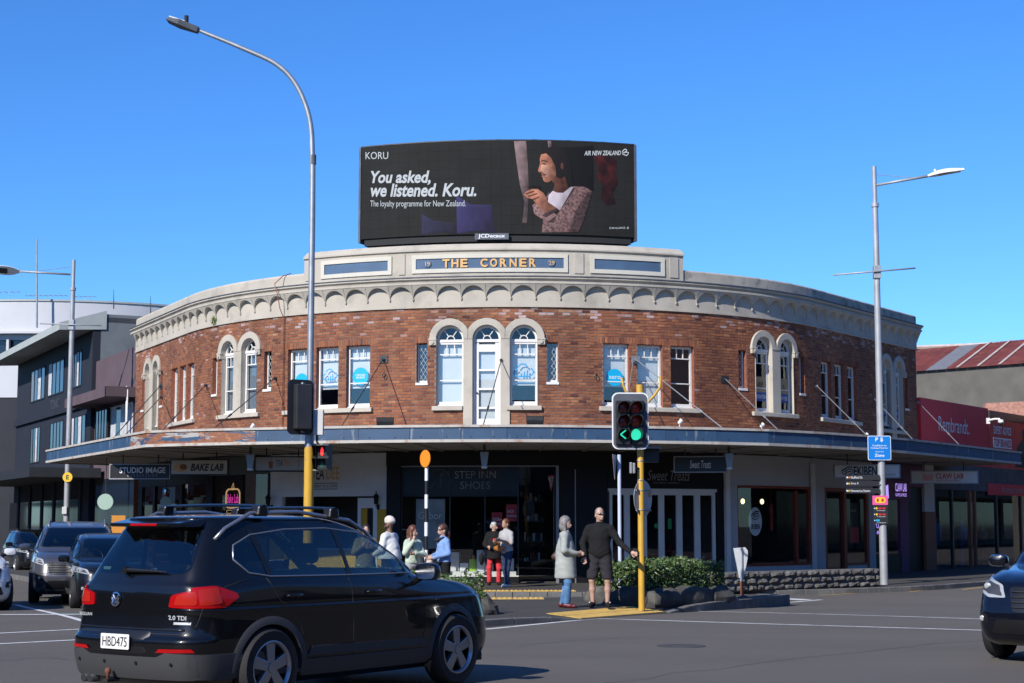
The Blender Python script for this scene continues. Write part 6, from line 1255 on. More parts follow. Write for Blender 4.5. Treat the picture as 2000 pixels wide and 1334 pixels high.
# --- right lamp pole with parking sign
def lamp(bx, d, zt, arm, head, lab, cross, rbase, m):
 t = thing('street_lamp', lab, 'street lamp', (bx, d, 0)); zc = zt * .80
 q = MB(); q.tube([(bx, d, 0), (bx, d, 3.2), (bx, d, zt * .905)], [rbase, rbase * .92, rbase * .72], 16); q.build('pole', m, t, smooth=True, auto=40)
 q = MB(); q.tube([(bx, d, zt * .905), (bx, d, zt)], rbase * .55, 14); q.build('top_pole', m, t, smooth=True, auto=40); q = MB(); q.lathe([(rbase * .7, -.06), (rbase * .95, -.05), (rbase * .95, .05), (rbase * .6, .06)], 16, 'z', (bx, d, zt * .905)); q.build('collar', m, t, smooth=True, auto=30)
 q = MB(); q.tube(arm, .035, 8); q.build('arm', m, t, smooth=True); q = MB(); q.tube([V((bx, d, zt - .22 * 1.)), V(arm[0]).lerp(V(arm[1]), .72) + V((0, 0, .03))], .008, 4); q.build('tie_rod', m, t)
 a, b = V(arm[1]), V(head); dv = (b - a).normalized(); Xh = Mx.Translation(a) @ V((1, 0, 0)).rotation_difference(dv).to_matrix().to_4x4(); L_h = (b - a).length; q = MB(Xh); n_ = 8; vs_ = []
 for i in range(n_ + 1):
  u = i / n_; w_ = .06 + .14 * math.sin(PI * min(1, u * 1.15) ** .8) if u < .95 else .07; hh = .03 + .06 * math.sin(PI * u) ; vs_ += [(L_h * u, -w_, -.02), (L_h * u, w_, -.02), (L_h * u, w_ * .7, hh), (L_h * u, -w_ * .7, hh)]
 q.add(vs_, [(4 * i + k, 4 * i + (k + 1) % 4, 4 * i + 4 + (k + 1) % 4, 4 * i + 4 + k) for i in range(n_) for k in range(4)] + [(3, 2, 1, 0), (4 * n_, 4 * n_ + 1, 4 * n_ + 2, 4 * n_ + 3)]); h = q.build('lamp_head', 'lamp_off' if m == 'pole_grey' else 'lead', t, smooth=True, auto=50)
 q = MB(Xh); q.box(L_h * .3, L_h * .9, -.11, .11, -.035, -.022); q.build('lamp_glass', 'dark_glass', h); q = MB(Xh); q.tube([(L_h * .22, 0, .05), (L_h * .22, 0, .15)], .03, 8); q.build('photocell', 'white_paint', h)
 q = MB(); q.tube(cross, .022, 8); q.build('cross_bar', m, t, smooth=True); mid = V(cross[0]).lerp(V(cross[1]), .5); q = MB(); q.box(bx - .09, bx + .09, d - .12, d + .09, mid.z - .17, mid.z + .17); q.build('bar_clamp', m, t, bevel=.01)
 return t
d = 43.0; b = G(1727, 1142, 0); d = b.y; bx = b.x; zt = AT(1707, 325, d).z
lamp(bx, d, zt, [AT(1709, 362, d), AT(1812, 344, d - .3)], AT(1883, 331, d - .5), 'grey lamp pole carrying the blue parking sign', [AT(1628, 537, d - .15), AT(1788, 523.5, d - .15)], .105, 'pole_grey')
c = AT(1717.5, 875, d - .14); s_ = .30; t = thing('parking_sign', 'blue parking sign with white border and lettering', 'sign', c - V((0, 0, s_))); Xs = Mx.Translation(c); q = MB(Xs); q.prism(rboard(s_, s_ + .015, .04), 0, .004); q.build('white_border', 'white_print', t); q = MB(Xs); q.prism(rboard(s_ - .014, s_ + .001, .032), -.004, -.001); q.build('blue_plate', 'park_blue', t)
for s2, z_, h2, w2 in (('P $', .215, .12, .2), ('Conditions on', .065, .042, .36), ('Parking Machine', -.005, .042, .44), ('Times Vary', -.10, .034, .23), ('Zone', -.19, .075, .25)): text(s2, .1, Xs @ Mx.Translation((0, -.005, z_)), 'white_print', t, height=h2, width=w2, bold=.015)
for i, (s2, py, x1) in enumerate((('Nuffield St', 932.5, 1718), ('Stop E', 944.5, 1716), ('Newmarket Station', 958.5, 1718))):
 a, bb = AT(1652, py + 5, d - .13), AT(x1, py - 5, d - .13); t = thing('direction_blade', ('upper', 'middle', 'lowest')[i] + ' of three black direction blades on the right lamp pole', 'sign', a, group='direction blades'); q = MB(); q.box(a.x, bb.x, a.y, a.y + .02, a.z, bb.z); q.build('blade', 'way_black', t)
 w2 = (.3, .2, .5)[i]; text(s2, .1, Mx.Translation((a.x + .13 + w2 / 2, a.y, (a.z + bb.z) / 2)), 'white_print', t, height=.06, width=w2)
 for k, m_ in enumerate(('white_print', ('orange', 'yellow_sign', 'yellow_sign')[i])): q = MB(Mx.Translation((a.x + .035 + k * .05, a.y - .003, (a.z + bb.z) / 2))); disc(q, 0, 0, .022, 0, 12); q.build('symbol', m_, t, recalc=False)
 q = MB(); q.box(bb.x, bx - .05, a.y + .02, a.y + .05, a.z + .03, a.z + .06); q.build('clamp', 'metal_grey', t)
a, bb = AT(1706, 1023, d - .14), AT(1733, 968, d - .14); t = thing('bus_map_board', 'narrow black route board with a pink and yellow head', 'sign', a); zc = AT(1706, 986, d - .14).z; q = MB(); q.box(a.x, bb.x, a.y, a.y + .03, a.z, zc); q.build('board', 'way_black', t); q = MB(); q.box(a.x - .01, bb.x + .01, a.y - .004, a.y + .03, zc, bb.z); q.build('pink_head', 'pink_sign', t)
Xm = Mx.Translation(((a.x + bb.x) / 2, a.y - .008, (zc + bb.z) / 2)); q = MB(Xm); q.prism(rboard(.14, .075, .07), -.002, 0); q.build('yellow_oval', 'yellow_sign', t); q = MB(Xm); q.box(-.09, -.04, -.006, -.003, -.04, .04); q.box(.03, .09, -.006, -.003, -.035, .04); q.build('map_picture', 'sale_red', t)
for k in range(3):
 z_ = zc - .09 - k * .155; q = MB(); disc_x = a.x + .09; q.X = Mx.Translation((0, a.y - .003, z_)); disc(q, a.x + .035, 0, .015, 0, 8); q.build('symbol', 'white_print', t, recalc=False); q = MB(); q.X = Mx.Translation((0, a.y - .003, z_)); disc(q, a.x + .09, 0, .028, 0, 12) if k < 2 else q.quad((a.x + .07, 0, -.025), (a.x + .16, 0, -.025), (a.x + .16, 0, .025), (a.x + .07, 0, .025)); q.build('symbol', 'yellow_sign' if k < 2 else 'cyan', t, recalc=False)
 if k < 2: q = MB(); q.box(a.x + .14, a.x + .22, a.y - .005, a.y - .001, z_ - .022, z_ + .022); q.build('route_tag', 'sale_red', t); q = MB(); q.box(a.x + .24, a.x + .32, a.y - .005, a.y - .001, z_ - .022, z_ + .022); q.build('route_tag', 'sale_red', t)
 text(('to Ponsonby', 'to Wynyard', 'to Wynyard')[k], .1, Mx.Translation((a.x + .2, a.y - .002, z_ - .06)), 'white_print', t, height=.03, width=.22)
d = 56.; bx = AT(130, 1000, d).x; zt = AT(139, 508, d).z
lamp(bx, d, zt, [AT(138, 536, d), AT(38, 530, d - .3)], AT(-40, 524, d - .5), 'grey lamp pole behind the queue of cars at left', [AT(78, 632, d - .15), AT(198, 636, d - .15)], .105, 'pole_grey')
c = AT(132, 932, d - .15); t = thing('letter_disc_sign', 'yellow disc sign with a black letter on the left lamp pole', 'sign', c - V((0, 0, .16))); q = MB(Mx.Translation(c)); q.lathe([(.0001, -.01), (.165, -.01), (.165, .01), (.0001, .01)], 24, 'y'); q.build('disc', 'yellow_sign', t); text('E', .1, Mx.Translation(c + V((0, -.012, 0))), 'black_print', t, height=.15, bold=.03)
c = AT(127, 997, d - .12); q = MB(Mx.Translation(c)); q.box(-.09, .07, -.06, .06, -.12, .12); q.solo('pole_box', 'offwhite', 'small pale box on the left lamp pole below the yellow disc', 'box', bevel=.01)
# --- low grey sign seen from behind at the end of the island
b = AT(1447, 1160, 33.6); b.z = ZI; t = thing('low_sign', 'grey tapered sign board seen from behind on a short rusty post', 'sign', b); X_ = Mx.Translation(b) @ Mx.Rotation(RA(-10), 4, 'Z')
q = MB(X_); q.prism([(-.14, .98), (-.03, .38), (.06, .38), (.15, .8), (.15, .93), (.1, 1.0)], 0, .012); q.build('board', 'sign_grey', t); q = MB(X_); q.tube([(.02, -.03, .3), (.02, -.03, .97)], .03, 8); q.build('post', 'sign_grey', t, smooth=True, auto=40); q = MB(X_); q.tube([(.03, -.03, -.02), (.02, -.03, .32)], .034, 8); q.build('rusty_base', 'orange_brown', t, smooth=True, auto=40); q = MB(X_); q.lathe([(.13, 0), (.1, .03), (.04, .04)], 10, 'z', (.03, -.03, 0)); q.build('foot', 'kerb_dark', t)
# ================================================================ vehicles (x forward, y left, z up, origin on the ground)
def paint(name, c, flake=.0, rough=.3): mat(name, c, rough, metal=flake, coat=.8, spec=.15)
paint('paint_black', (.0045, .0047, .006)); paint('paint_navy', (.004, .005, .010), .1); paint('paint_grey', (.12, .12, .135), .6, .32); paint('paint_white', (.72, .73, .74)); paint('paint_dark', (.008, .009, .011))
mat('car_plastic', (.045, .046, .05), .65, bump=.15, bs=200); mat('car_trim_black', (.008, .008, .009), .35); mat('tail_red', (.36, .004, .006), .2, coat=.25, spec=.2, emit=(.5, .01, .01), es=.06); mat('tail_inner', (.42, .02, .012), .2, coat=.2, spec=.2); mat('head_glass', (.46, .48, .47), .1, coat=.6, metal=.2); mat('amber', (.65, .16, .02), .2, coat=1)
mat('alloy', (.42, .43, .45), .32, metal=.8); mat('alloy_dark', (.10, .10, .11), .4, metal=.6); mat('plate_white', (.80, .80, .78), .5); mat('seat_cloth', (.022, .022, .025), .9); mat('tyre', (.014, .014, .015), .8, bump=.3, bs=60); mat('brake', (.16, .15, .15), .4, metal=.8); mat('rust', (.20, .07, .035), .85, var=.3, vs=20); mat('skin_tan', (.46, .25, .17), .6)
glassmat('glass_clear_dark', (.55, .62, .60), .05); glassmat('glass_tint', (.33, .40, .40), .05)
def crom(p0, p1, p2, p3, t): return .5 * (2 * p1 + (p2 - p0) * t + (2 * p0 - 5 * p1 + 4 * p2 - p3) * t * t + (3 * p1 - p0 - 3 * p2 + p3) * t ** 3)
NF, NC, NS = 12, 8, 46
def outline(L):
 """half outline of one level, front centre -> rear centre. L: z xf xr w rf rr bf br tf tr (corner radii, end bows, plan tapers)"""
 z, xf, xr, w, rf, rr, bf, br, tf, tr = L; P = []; rf = min(rf, w * .95); rr = min(rr, w * .95)
 for i in range(NF): y = (w - tf - rf) * i / NF; P.append((xf - bf * (y / max(w, .01)) ** 2, y))
 yc = w - tf - rf; xe = xf - bf * (yc / max(w, .01)) ** 2; rx = rf * 1.15
 for i in range(NC): t = PI / 2 * i / NC; P.append((xe - rx + rx * math.cos(t), yc + rf * math.sin(t)))
 ycr = w - tr - rr; xer = xr + br * (ycr / max(w, .01)) ** 2; rxr = rr * 1.1; xa, xb = xe - rx, xer + rxr; xm = (xa + xb) / 2 - .1
 for i in range(NS):
  u = i / NS; x = xa + (xb - xa) * u; P.append((x, w - (tf * ((x - xm) / (xa - xm)) ** 2.4 if x > xm else tr * ((xm - x) / (xm - xb)) ** 2.4)))
 for i in range(NC): t = PI / 2 * i / NC; P.append((xb - rxr * math.sin(t), ycr + rr * math.cos(t)))
 for i in range(NF + 1): y = ycr * (1 - i / NF); P.append((xr + br * (y / max(w, .01)) ** 2, y))
 return P
def body_mesh(levels, sub=4):
 K = []
 for i in range(len(levels) - 1):
  a, b, c, d = levels[max(0, i - 1)], levels[i], levels[i + 1], levels[min(len(levels) - 1, i + 2)]
  for s in range(sub): t = s / sub; K.append([crom(*[q[k] for q in (a, b, c, d)], t) for k in range(10)])
 K.append(list(levels[-1])); vs = []; fs = []
 rings = [outline(k) for k in K]; n = len(rings[0]); N2 = 2 * n - 2
 for k, R in zip(K, rings):
  vs += [(x, y, k[0]) for x, y in R] + [(x, -y, k[0]) for x, y in R[-2:0:-1]]
 for j in range(len(K) - 1): fs += [(j * N2 + i, j * N2 + (i + 1) % N2, (j + 1) * N2 + (i + 1) % N2, (j + 1) * N2 + i) for i in range(N2)]
 fs.append(list(range((len(K) - 1) * N2, len(K) * N2))); fs.append(list(range(N2 - 1, -1, -1)))
 return vs, fs
def inpoly(P, x, y):
 r = False; j = len(P) - 1
 for i in range(len(P)):
  if (P[i][1] > y) != (P[j][1] > y) and x < (P[j][0] - P[i][0]) * (y - P[i][1]) / (P[j][1] - P[i][1]) + P[i][0]: r = not r
  j = i
 return r
def roundpoly(P, n=5, k=.25):
 out = []; m = len(P)
 for i in range(m):
  a, b, c = V(P[i - 1]), V(P[i]), V(P[(i + 1) % m]); p = b.lerp(a, k * min(1, .5)); q = b.lerp(c, k * min(1, .5))
  out += [tuple(p * (1 - t) ** 2 + b * 2 * t * (1 - t) + q * t * t) for t in [j / n for j in range(n + 1)]]
 return out
class Car:
 def __init__(s, name, lab, cat, loc, heading, levels, paintm, holes=(), arches=(), zs=None, detail=.05):
  s.t = thing(name, lab, cat, loc, heading); s.paint = paintm
  vs, fs = body_mesh(levels); s.bvh = BVHTree.FromPolygons([V(v) for v in vs], fs)
  keep = []
  for f in fs:
   c = sum((V(vs[i]) for i in f), V()) / len(f); nrm = (V(vs[f[1]]) - V(vs[f[0]])).cross(V(vs[f[2]]) - V(vs[f[1]]))
   nrm = nrm.normalized() if nrm.length > 1e-9 else V((0, 0, 1)); cut = False
   if len(f) == 4:
    for view, P in holes:
     if view == 'side' and abs(nrm.y) > .45 and inpoly(P, c.x, c.z): cut = True
     elif view == 'rear' and nrm.x < -.25 and abs(nrm.y) < .75 and inpoly(P, c.y, c.z): cut = True
     elif view == 'front' and nrm.x > .2 and abs(nrm.y) < .75 and inpoly(P, c.y, c.z): cut = True
    for ax, az, ar in arches:
     if abs(c.y) > .45 and math.hypot(c.x - ax, c.z - az) < ar: cut = True
   if not cut: keep.append(f)
  b = MB(); b.add(vs, keep); s.body = b.build('body', paintm, s.t, local=True, smooth=True, recalc=True, auto=50)
 def cast(s, view, a, b):
  o, d = {'right': ((a, -4, b), (0, 1, 0)), 'left': ((a, 4, b), (0, -1, 0)), 'rear': ((-8, a, b), (1, 0, 0)), 'front': ((8, a, b), (-1, 0, 0)), 'top': ((a, b, 6), (0, 0, -1))}[view]
  h, n, *_ = s.bvh.ray_cast(V(o), V(d))
  if h is None:
   q = {'right': V((a, -.8, b)), 'left': V((a, .8, b)), 'rear': V((-2.1, a, b)), 'front': V((2.1, a, b)), 'top': V((a, b, 1.4))}[view]; h, n, *_ = s.bvh.find_nearest(q)
  if n.dot(V(d)) > 0: n = -n
  return h, n
 def patch(s, name, view, P, m, off=.004, par=None, grid=.07, thick=0, smooth=True):
  """piece laid on the body surface: outline P given in the view's own two axes"""
  n_ = len(P); xs = [p[0] for p in P]; ys = [p[1] for p in P]; pts = [V(p) for p in P]
  dens = [];
  for i in range(n_):
   a, b = pts[i], pts[(i + 1) % n_]; k = max(1, int((b - a).length / grid)); dens += [a.lerp(b, j / k) for j in range(k)]
  inner = []; x = min(xs) + grid * .5
  while x < max(xs):
   y = min(ys) + grid * .5
   while y < max(ys):
    if inpoly(P, x, y) and min((V((x, y)) - q).length for q in dens) > grid * .4: inner.append(V((x, y)))
    y += grid
   x += grid
  nd = len(dens); vs, _, fs, *_ = delaunay_2d_cdt(dens + inner, [(i, (i + 1) % nd) for i in range(nd)], [], 1, 1e-5)
  V3 = []; N3 = []
  for v in vs: h, nn = s.cast(view, v.x, v.y); V3.append(h + nn * off); N3.append(nn)
  q = MB(); q.add(V3, fs)
  if thick: q.add([p - nn * thick for p, nn in zip(V3, N3)], [])
  if thick:
   k = len(V3); q.f += [(i, (i + 1) % nd, k + (i + 1) % nd, k + i) for i in range(nd)]; q.m += [0] * nd
  return q.build(name, m, par or s.t, local=True, smooth=smooth, auto=40, recalc=False)
 def line(s, name, view, P, r, m, off=.0, par=None, closed=False, n=5, step=.06):
  pts = [V(p) for p in P] + ([V(P[0])] if closed else []); out = []
  for i in range(len(pts) - 1):
   k = max(1, int((pts[i + 1] - pts[i]).length / step)); out += [pts[i].lerp(pts[i + 1], j / k) for j in range(k)]
  out.append(pts[-1]); C = []
  for v in out: h, nn = s.cast(view, v.x, v.y); C.append(h + nn * off)
  q = MB(); q.tube(C, r, n, not closed); return q.build(name, m, par or s.t, local=True, smooth=True, recalc=False)
 def both(s, fn, *a, **k): return [fn(a[0], sd, *a[1:], **k) for sd in ('right', 'left')]
 def wheel(s, x, y, r, rim, spokes=5, m='alloy', turn=0, wide=.22):
  sg = 1 if y > 0 else -1; X = Mx.Translation((x, y, r)) @ Mx.Rotation(turn, 4, 'Z') @ (Mx.Identity(4) if sg > 0 else Mx.Rotation(PI, 4, 'Z'))
  w = wide / 2; q = MB(X); q.lathe([(rim - .01, -w), (r - .035, -w), (r - .008, -w * .7), (r, -w * .35), (r, w * .35), (r - .008, w * .7), (r - .035, w), (rim + .005, w * .98), (rim - .012, w * .8)], 40, 'y', cap=False); W = q.build('wheel', 'tyre', s.t, local=True, smooth=True, auto=40)
  q = MB(X); q.lathe([(rim, w * .96), (rim - .012, w * .99), (rim - .022, w * .9), (rim - .03, w * .7)], 40, 'y', cap=False); q.build('rim', m, W, local=True, smooth=True, auto=40)
  q = MB(X); q.lathe([(rim - .028, w * .7), (rim - .035, -w * .5), (.0001, -w * .5)], 40, 'y', cap=False); q.build('barrel', 'car_trim_black', W, local=True, smooth=True, auto=40)
  q = MB(X); q.lathe([(.0001, -.02), (rim * .72, -.02), (rim * .72, -.0), (.0001, .0)], 24, 'y'); q.build('brake_disc', 'brake', W, local=True)
  for k in range(spokes):
   a = 2 * PI * k / spokes + .3; c_, s_ = math.cos(a), math.sin(a); t_ = V((-s_, 0, c_)); e = V((c_, 0, s_)); q = MB(X)
   w0, w1 = rim * .17, rim * .24; rI, rO = rim * .16, rim - .018; yo = w * .9
   pts = [e * rI - t_ * w0, e * rO - t_ * w1, e * rO + t_ * w1, e * rI + t_ * w0]
   q.add([p + V((0, yo - (.0 if i in (0, 3) else .012), 0)) for i, p in enumerate(pts)] + [p + V((0, yo - .05, 0)) for p in pts], [(0, 1, 2, 3), (0, 4, 5, 1), (1, 5, 6, 2), (2, 6, 7, 3), (3, 7, 4, 0)]); q.build('spoke', m, W, local=True, bevel=.008)
  q = MB(X); q.lathe([(rim * .2, w * .86), (rim * .19, w * .97), (.0001, w * .99)], 16, 'y'); q.build('hub_cap', m, W, local=True, smooth=True, auto=40); return W
 def arch(s, x, z, r, m='car_plastic', w=.055, a0=-8, a1=188, out=.012):
  for sd in ('right', 'left'):
   q = MB(); n_ = 26; vs = []
   for i in range(n_ + 1):
    t = RA(a0 + (a1 - a0) * i / n_); row = []
    for rad in (r - .015, r + w * .5, r + w):
     h, nn = s.cast(sd, x + rad * math.cos(t), max(.2, z + rad * math.sin(t))); row.append(h + nn * (out if rad < r + w * .9 else .001))
    yin = -.55 if sd == 'right' else .55; row.append(V((x + (r - .015) * math.cos(t), yin, z + (r - .015) * math.sin(t)))); vs += row
   q.add(vs, [(4 * i + a, 4 * i + 4 + a, 4 * i + 4 + b, 4 * i + b) for i in range(n_) for a, b in ((0, 1), (1, 2), (3, 0))]); q.build('wheel_arch', m, s.t, local=True, smooth=True, auto=50, recalc=False)
 def mirror(s, x, y, z, m, h=.15, w=.24, d=.14):
  for sg in (-1, 1):
   q = MB(Mx.Translation((x, sg * y, z)) @ Mx.Rotation(RA(sg * -8), 4, 'Z')); vs = []; n_ = 12; prof = [(.0, .25), (.12, .8), (.5, 1), (.85, .98), (1, .9)]
   for u, k in prof: vs += [(d * (.5 - u), w / 2 * k * math.copysign(abs(math.cos(2 * PI * i / n_)) ** .6, math.cos(2 * PI * i / n_)), h / 2 * k * math.copysign(abs(math.sin(2 * PI * i / n_)) ** .6, math.sin(2 * PI * i / n_))) for i in range(n_)]
   q.add(vs, [(j * n_ + i, j * n_ + (i + 1) % n_, (j + 1) * n_ + (i + 1) % n_, (j + 1) * n_ + i) for j in range(len(prof) - 1) for i in range(n_)] + [tuple(range(n_))]); M_ = q.build('mirror', m, s.t, local=True, smooth=True, auto=50)
   q = MB(Mx.Translation((x, sg * y, z)) @ Mx.Rotation(RA(sg * -8), 4, 'Z')); vs = [(-d * .5 + .004, w / 2 * .86 * math.copysign(abs(math.cos(2 * PI * i / n_)) ** .6, math.cos(2 * PI * i / n_)), h / 2 * .86 * math.copysign(abs(math.sin(2 * PI * i / n_)) ** .6, math.sin(2 * PI * i / n_))) for i in range(n_)]; q.add(vs, [tuple(range(n_))]); q.build('mirror_glass', 'chrome', M_, local=True)
   q = MB(); q.tube([(x, sg * (y - w * .3), z - h * .3), (x + .03, sg * (y - w * .75), z - h * .55)], .03, 8); q.build('mirror_arm', 'car_trim_black', M_, local=True)
 def interior(s, x0, x1, w, zf, zr_, right=True):
  q = MB(); q.box(x0, x1, -w, w, .3, .42); q.build('cabin_floor', 'seat_cloth', s.t, local=True)
  for sx, sy in ((.10, -.36), (.10, .36), (-.82, -.36), (-.82, .36), (-.82, 0)):
   big = .25 if sy else .16; q = MB(Mx.Translation((sx, sy, .45))); q.box(-.25, .25, -big, big, 0, .2); q.build('seat', 'seat_cloth', s.t, local=True, bevel=.05)
   q = MB(Mx.Translation((sx - .24, sy, .6)) @ Mx.Rotation(RA(-14), 4, 'Y')); q.box(-.07, .07, -big, big, 0, .58); q.build('seat_back', 'seat_cloth', s.t, local=True, bevel=.05)
   q = MB(Mx.Translation((sx - .40, sy, 1.24)) @ Mx.Rotation(RA(-14), 4, 'Y')); q.box(-.045, .045, -.13, .13, -.02, .17); q.build('headrest', 'seat_cloth', s.t, local=True, bevel=.04)
  q = MB(); q.box(x1 - .45, x1 - .02, -w, w, .55, .98); q.build('dashboard', 'seat_cloth', s.t, local=True, bevel=.06)
  q = MB(Mx.Translation((x1 - .52, -.36, .98)) @ Mx.Rotation(RA(65), 4, 'Y')); q.tube([(.18 * math.cos(t * PI / 10), .18 * math.sin(t * PI / 10), 0) for t in range(21)], .016, 6, False); q.build('steering_wheel', 'car_trim_black', s.t, local=True, smooth=True)
# --- the black SUV in the foreground
#        z    xf     xr     w    rf   rr   bf   br   tf   tr
SUV = [(.20, 2.02, -2.06, .78, .25, .22, .18, .10, .10, .06), (.27, 2.13, -2.15, .855, .30, .25, .20, .12, .10, .06), (.40, 2.20, -2.20, .893, .34, .28, .24, .13, .10, .07), (.55, 2.21, -2.215, .905, .36, .28, .26, .13, .11, .07), (.615, 2.20, -2.21, .906, .36, .28, .27, .13, .11, .07), (.66, 2.19, -2.165, .906, .36, .27, .28, .12, .11, .07),
  (.80, 2.15, -2.135, .905, .36, .26, .30, .12, .12, .075), (.862, 2.11, -2.13, .909, .37, .255, .31, .12, .12, .075), (.880, 2.095, -2.128, .901, .375, .25, .315, .12, .125, .08), (.92, 2.05, -2.125, .90, .38, .25, .32, .12, .13, .08), (.985, 1.90, -2.12, .893, .40, .24, .36, .12, .14, .085), (1.03, 1.62, -2.11, .885, .42, .23, .36, .12, .12, .09), (1.065, 1.28, -2.10, .872, .42, .23, .34, .12, .08, .095),
  (1.10, 1.06, -2.08, .850, .36, .22, .30, .12, .05, .10), (1.20, .90, -2.03, .815, .30, .21, .28, .12, .03, .10), (1.35, .64, -1.95, .757, .27, .20, .26, .12, .02, .10), (1.48, .40, -1.875, .700, .25, .19, .24, .12, .01, .09), (1.56, .20, -1.845, .655, .25, .20, .22, .14, .01, .08),
  (1.615, -.02, -1.86, .615, .24, .24, .22, .16, .0, .06), (1.645, -.22, -1.83, .56, .22, .25, .20, .18, .0, .04), (1.665, -.48, -1.55, .42, .20, .2, .14, .14, 0, .02), (1.672, -.70, -1.2, .22, .1, .1, .06, .06, 0, 0)]
win_side = [(.78, 1.115), (.55, 1.285), (.30, 1.425), (.02, 1.505), (-.40, 1.545), (-.95, 1.535), (-1.36, 1.49), (-1.56, 1.40), (-1.60, 1.28), (-1.48, 1.165), (-1.25, 1.13), (-.4, 1.12)]
rear_win = roundpoly([(-.60, 1.16), (.60, 1.16), (.515, 1.545), (-.515, 1.545)], 5, .3); wscreen = roundpoly([(-.70, 1.14), (.70, 1.14), (.58, 1.55), (-.58, 1.55)], 4, .2)
def shrink(P, k):
 cx = sum(p[0] for p in P) / len(P); cy = sum(p[1] for p in P) / len(P); out = []
 for p in P: d = V((cx - p[0], cy - p[1])); out.append((p[0] + d.x / d.length * k, p[1] + d.y / d.length * k))
 return out
loc = V((-2.03, 16.05, 0)); hd = math.atan2(2.10, 1.54)
S = Car('black_suv', 'glossy black SUV with roof bars driving past in the foreground', 'SUV', loc, hd, SUV, 'paint_black', [('side', shrink(win_side, .02)), ('rear', shrink(rear_win, .03)), ('front', shrink(wscreen, .03))], [(1.315, .345, .392), (-1.285, .345, .392)])
# side glass: quarter pane, rear door pane, front door pane, with dark pillars between
def cutx(P, x0, x1):
 out = []
 def clip(Q, f):
  r = []
  for i in range(len(Q)):
   a, b = Q[i], Q[(i + 1) % len(Q)]; fa, fb = f(a), f(b)
   if fa >= 0: r.append(a)
   if fa * fb < 0: t = fa / (fa - fb); r.append((a[0] + (b[0] - a[0]) * t, a[1] + (b[1] - a[1]) * t))
  return r
 return clip(clip(P, lambda p: p[0] - x0(p[1])), lambda p: x1(p[1]) - p[0])
lean = lambda x, k: (lambda z: x + (z - 1.13) * k)
for sd in ('right', 'left'):
 for nm, a, b in (('quarter_window', lean(-9, 0), lean(-1.275, -.25)), ('rear_door_window', lean(-1.235, -.25), lean(-.28, -.12)), ('front_door_window', lean(-.215, -.12), lean(.60, -.62)), ('corner_window', lean(.63, -.62), lean(9, 0))):
  S.patch(nm, sd, cutx(win_side, a, b), 'glass_tint' if 'front' not in nm else 'glass_clear_dark', .003, grid=.1)
 S.line('window_trim', sd, win_side, .008, 'alloy', .004, closed=True, n=6)
 for x, k in ((-1.255, -.25), (-.25, -.12), (.615, -.62)):
  zt = 1.50 if x < .3 else 1.19; S.patch('pillar', sd, [(x - .03, 1.122), (x + .03, 1.122), (x + .03 + (zt - 1.13) * k, zt + .03), (x - .03 + (zt - 1.13) * k, zt + .03)], 'car_trim_black', .007, grid=.08)
 # shut lines, handles, cladding
 for P in ([(-.27, 1.10), (-.25, .70), (-.25, .40)], [(.66, 1.09), (.80, .95), (.82, .60), (.72, .40)], [(-1.30, 1.12), (-1.20, .95), (-.93, .70), (-.86, .42)], [(-.86, .405), (-.25, .40), (.72, .40)]): S.line('door_gap', sd, P, .0045, 'black_matt', -.001)
 for x in (-1.02, .02):
  h, nn = S.cast(sd, x, .955); q = MB(); q.tube([h + nn * .005 + V((-.10, 0, 0)), h + nn * .035 + V((-.07, 0, .004)), h + nn * .035 + V((.07, 0, .006)), h + nn * .005 + V((.10, 0, .004))], [.012, .016, .016, .012], 7); q.build('door_handle', 'paint_black', S.t, local=True, smooth=True)
 S.patch('sill_cladding', sd, [(-.88, .26), (.90, .26), (.93, .40), (-.91, .40)], 'car_plastic', .010, grid=.12, thick=.01); S.patch('side_moulding', sd, [(-.84, .43), (.86, .43), (.80, .50), (-.80, .51)], 'car_plastic', .012, grid=.12, thick=.012)
 # roof rails
 sg = -1 if sd == 'right' else 1; R_ = []
 for x, lift in ((-1.72, .0), (-1.60, .045), (-1.3, .065), (-.7, .07), (0.0, .06), (.25, .035), (.42, .0)):
  y = sg * (.605 - .03 * (x > .1)); h, nn = S.cast('top', x, y); R_.append(h + V((0, 0, lift)))
 q = MB(); q.tube(R_, .018, 8); q.build('roof_rail', 'alloy', S.t, local=True, smooth=True)
 S.patch('head_light', sd, [(2.05, .76), (1.84, .84), (1.80, .88), (1.86, .90), (2.02, .86)], 'head_glass', .006, grid=.06)
S.arch(1.315, .345, .392); S.arch(-1.285, .345, .392)
for x in (1.315, -1.285):
 for y in (-.79, .79): S.wheel(x, y, .350, .235)
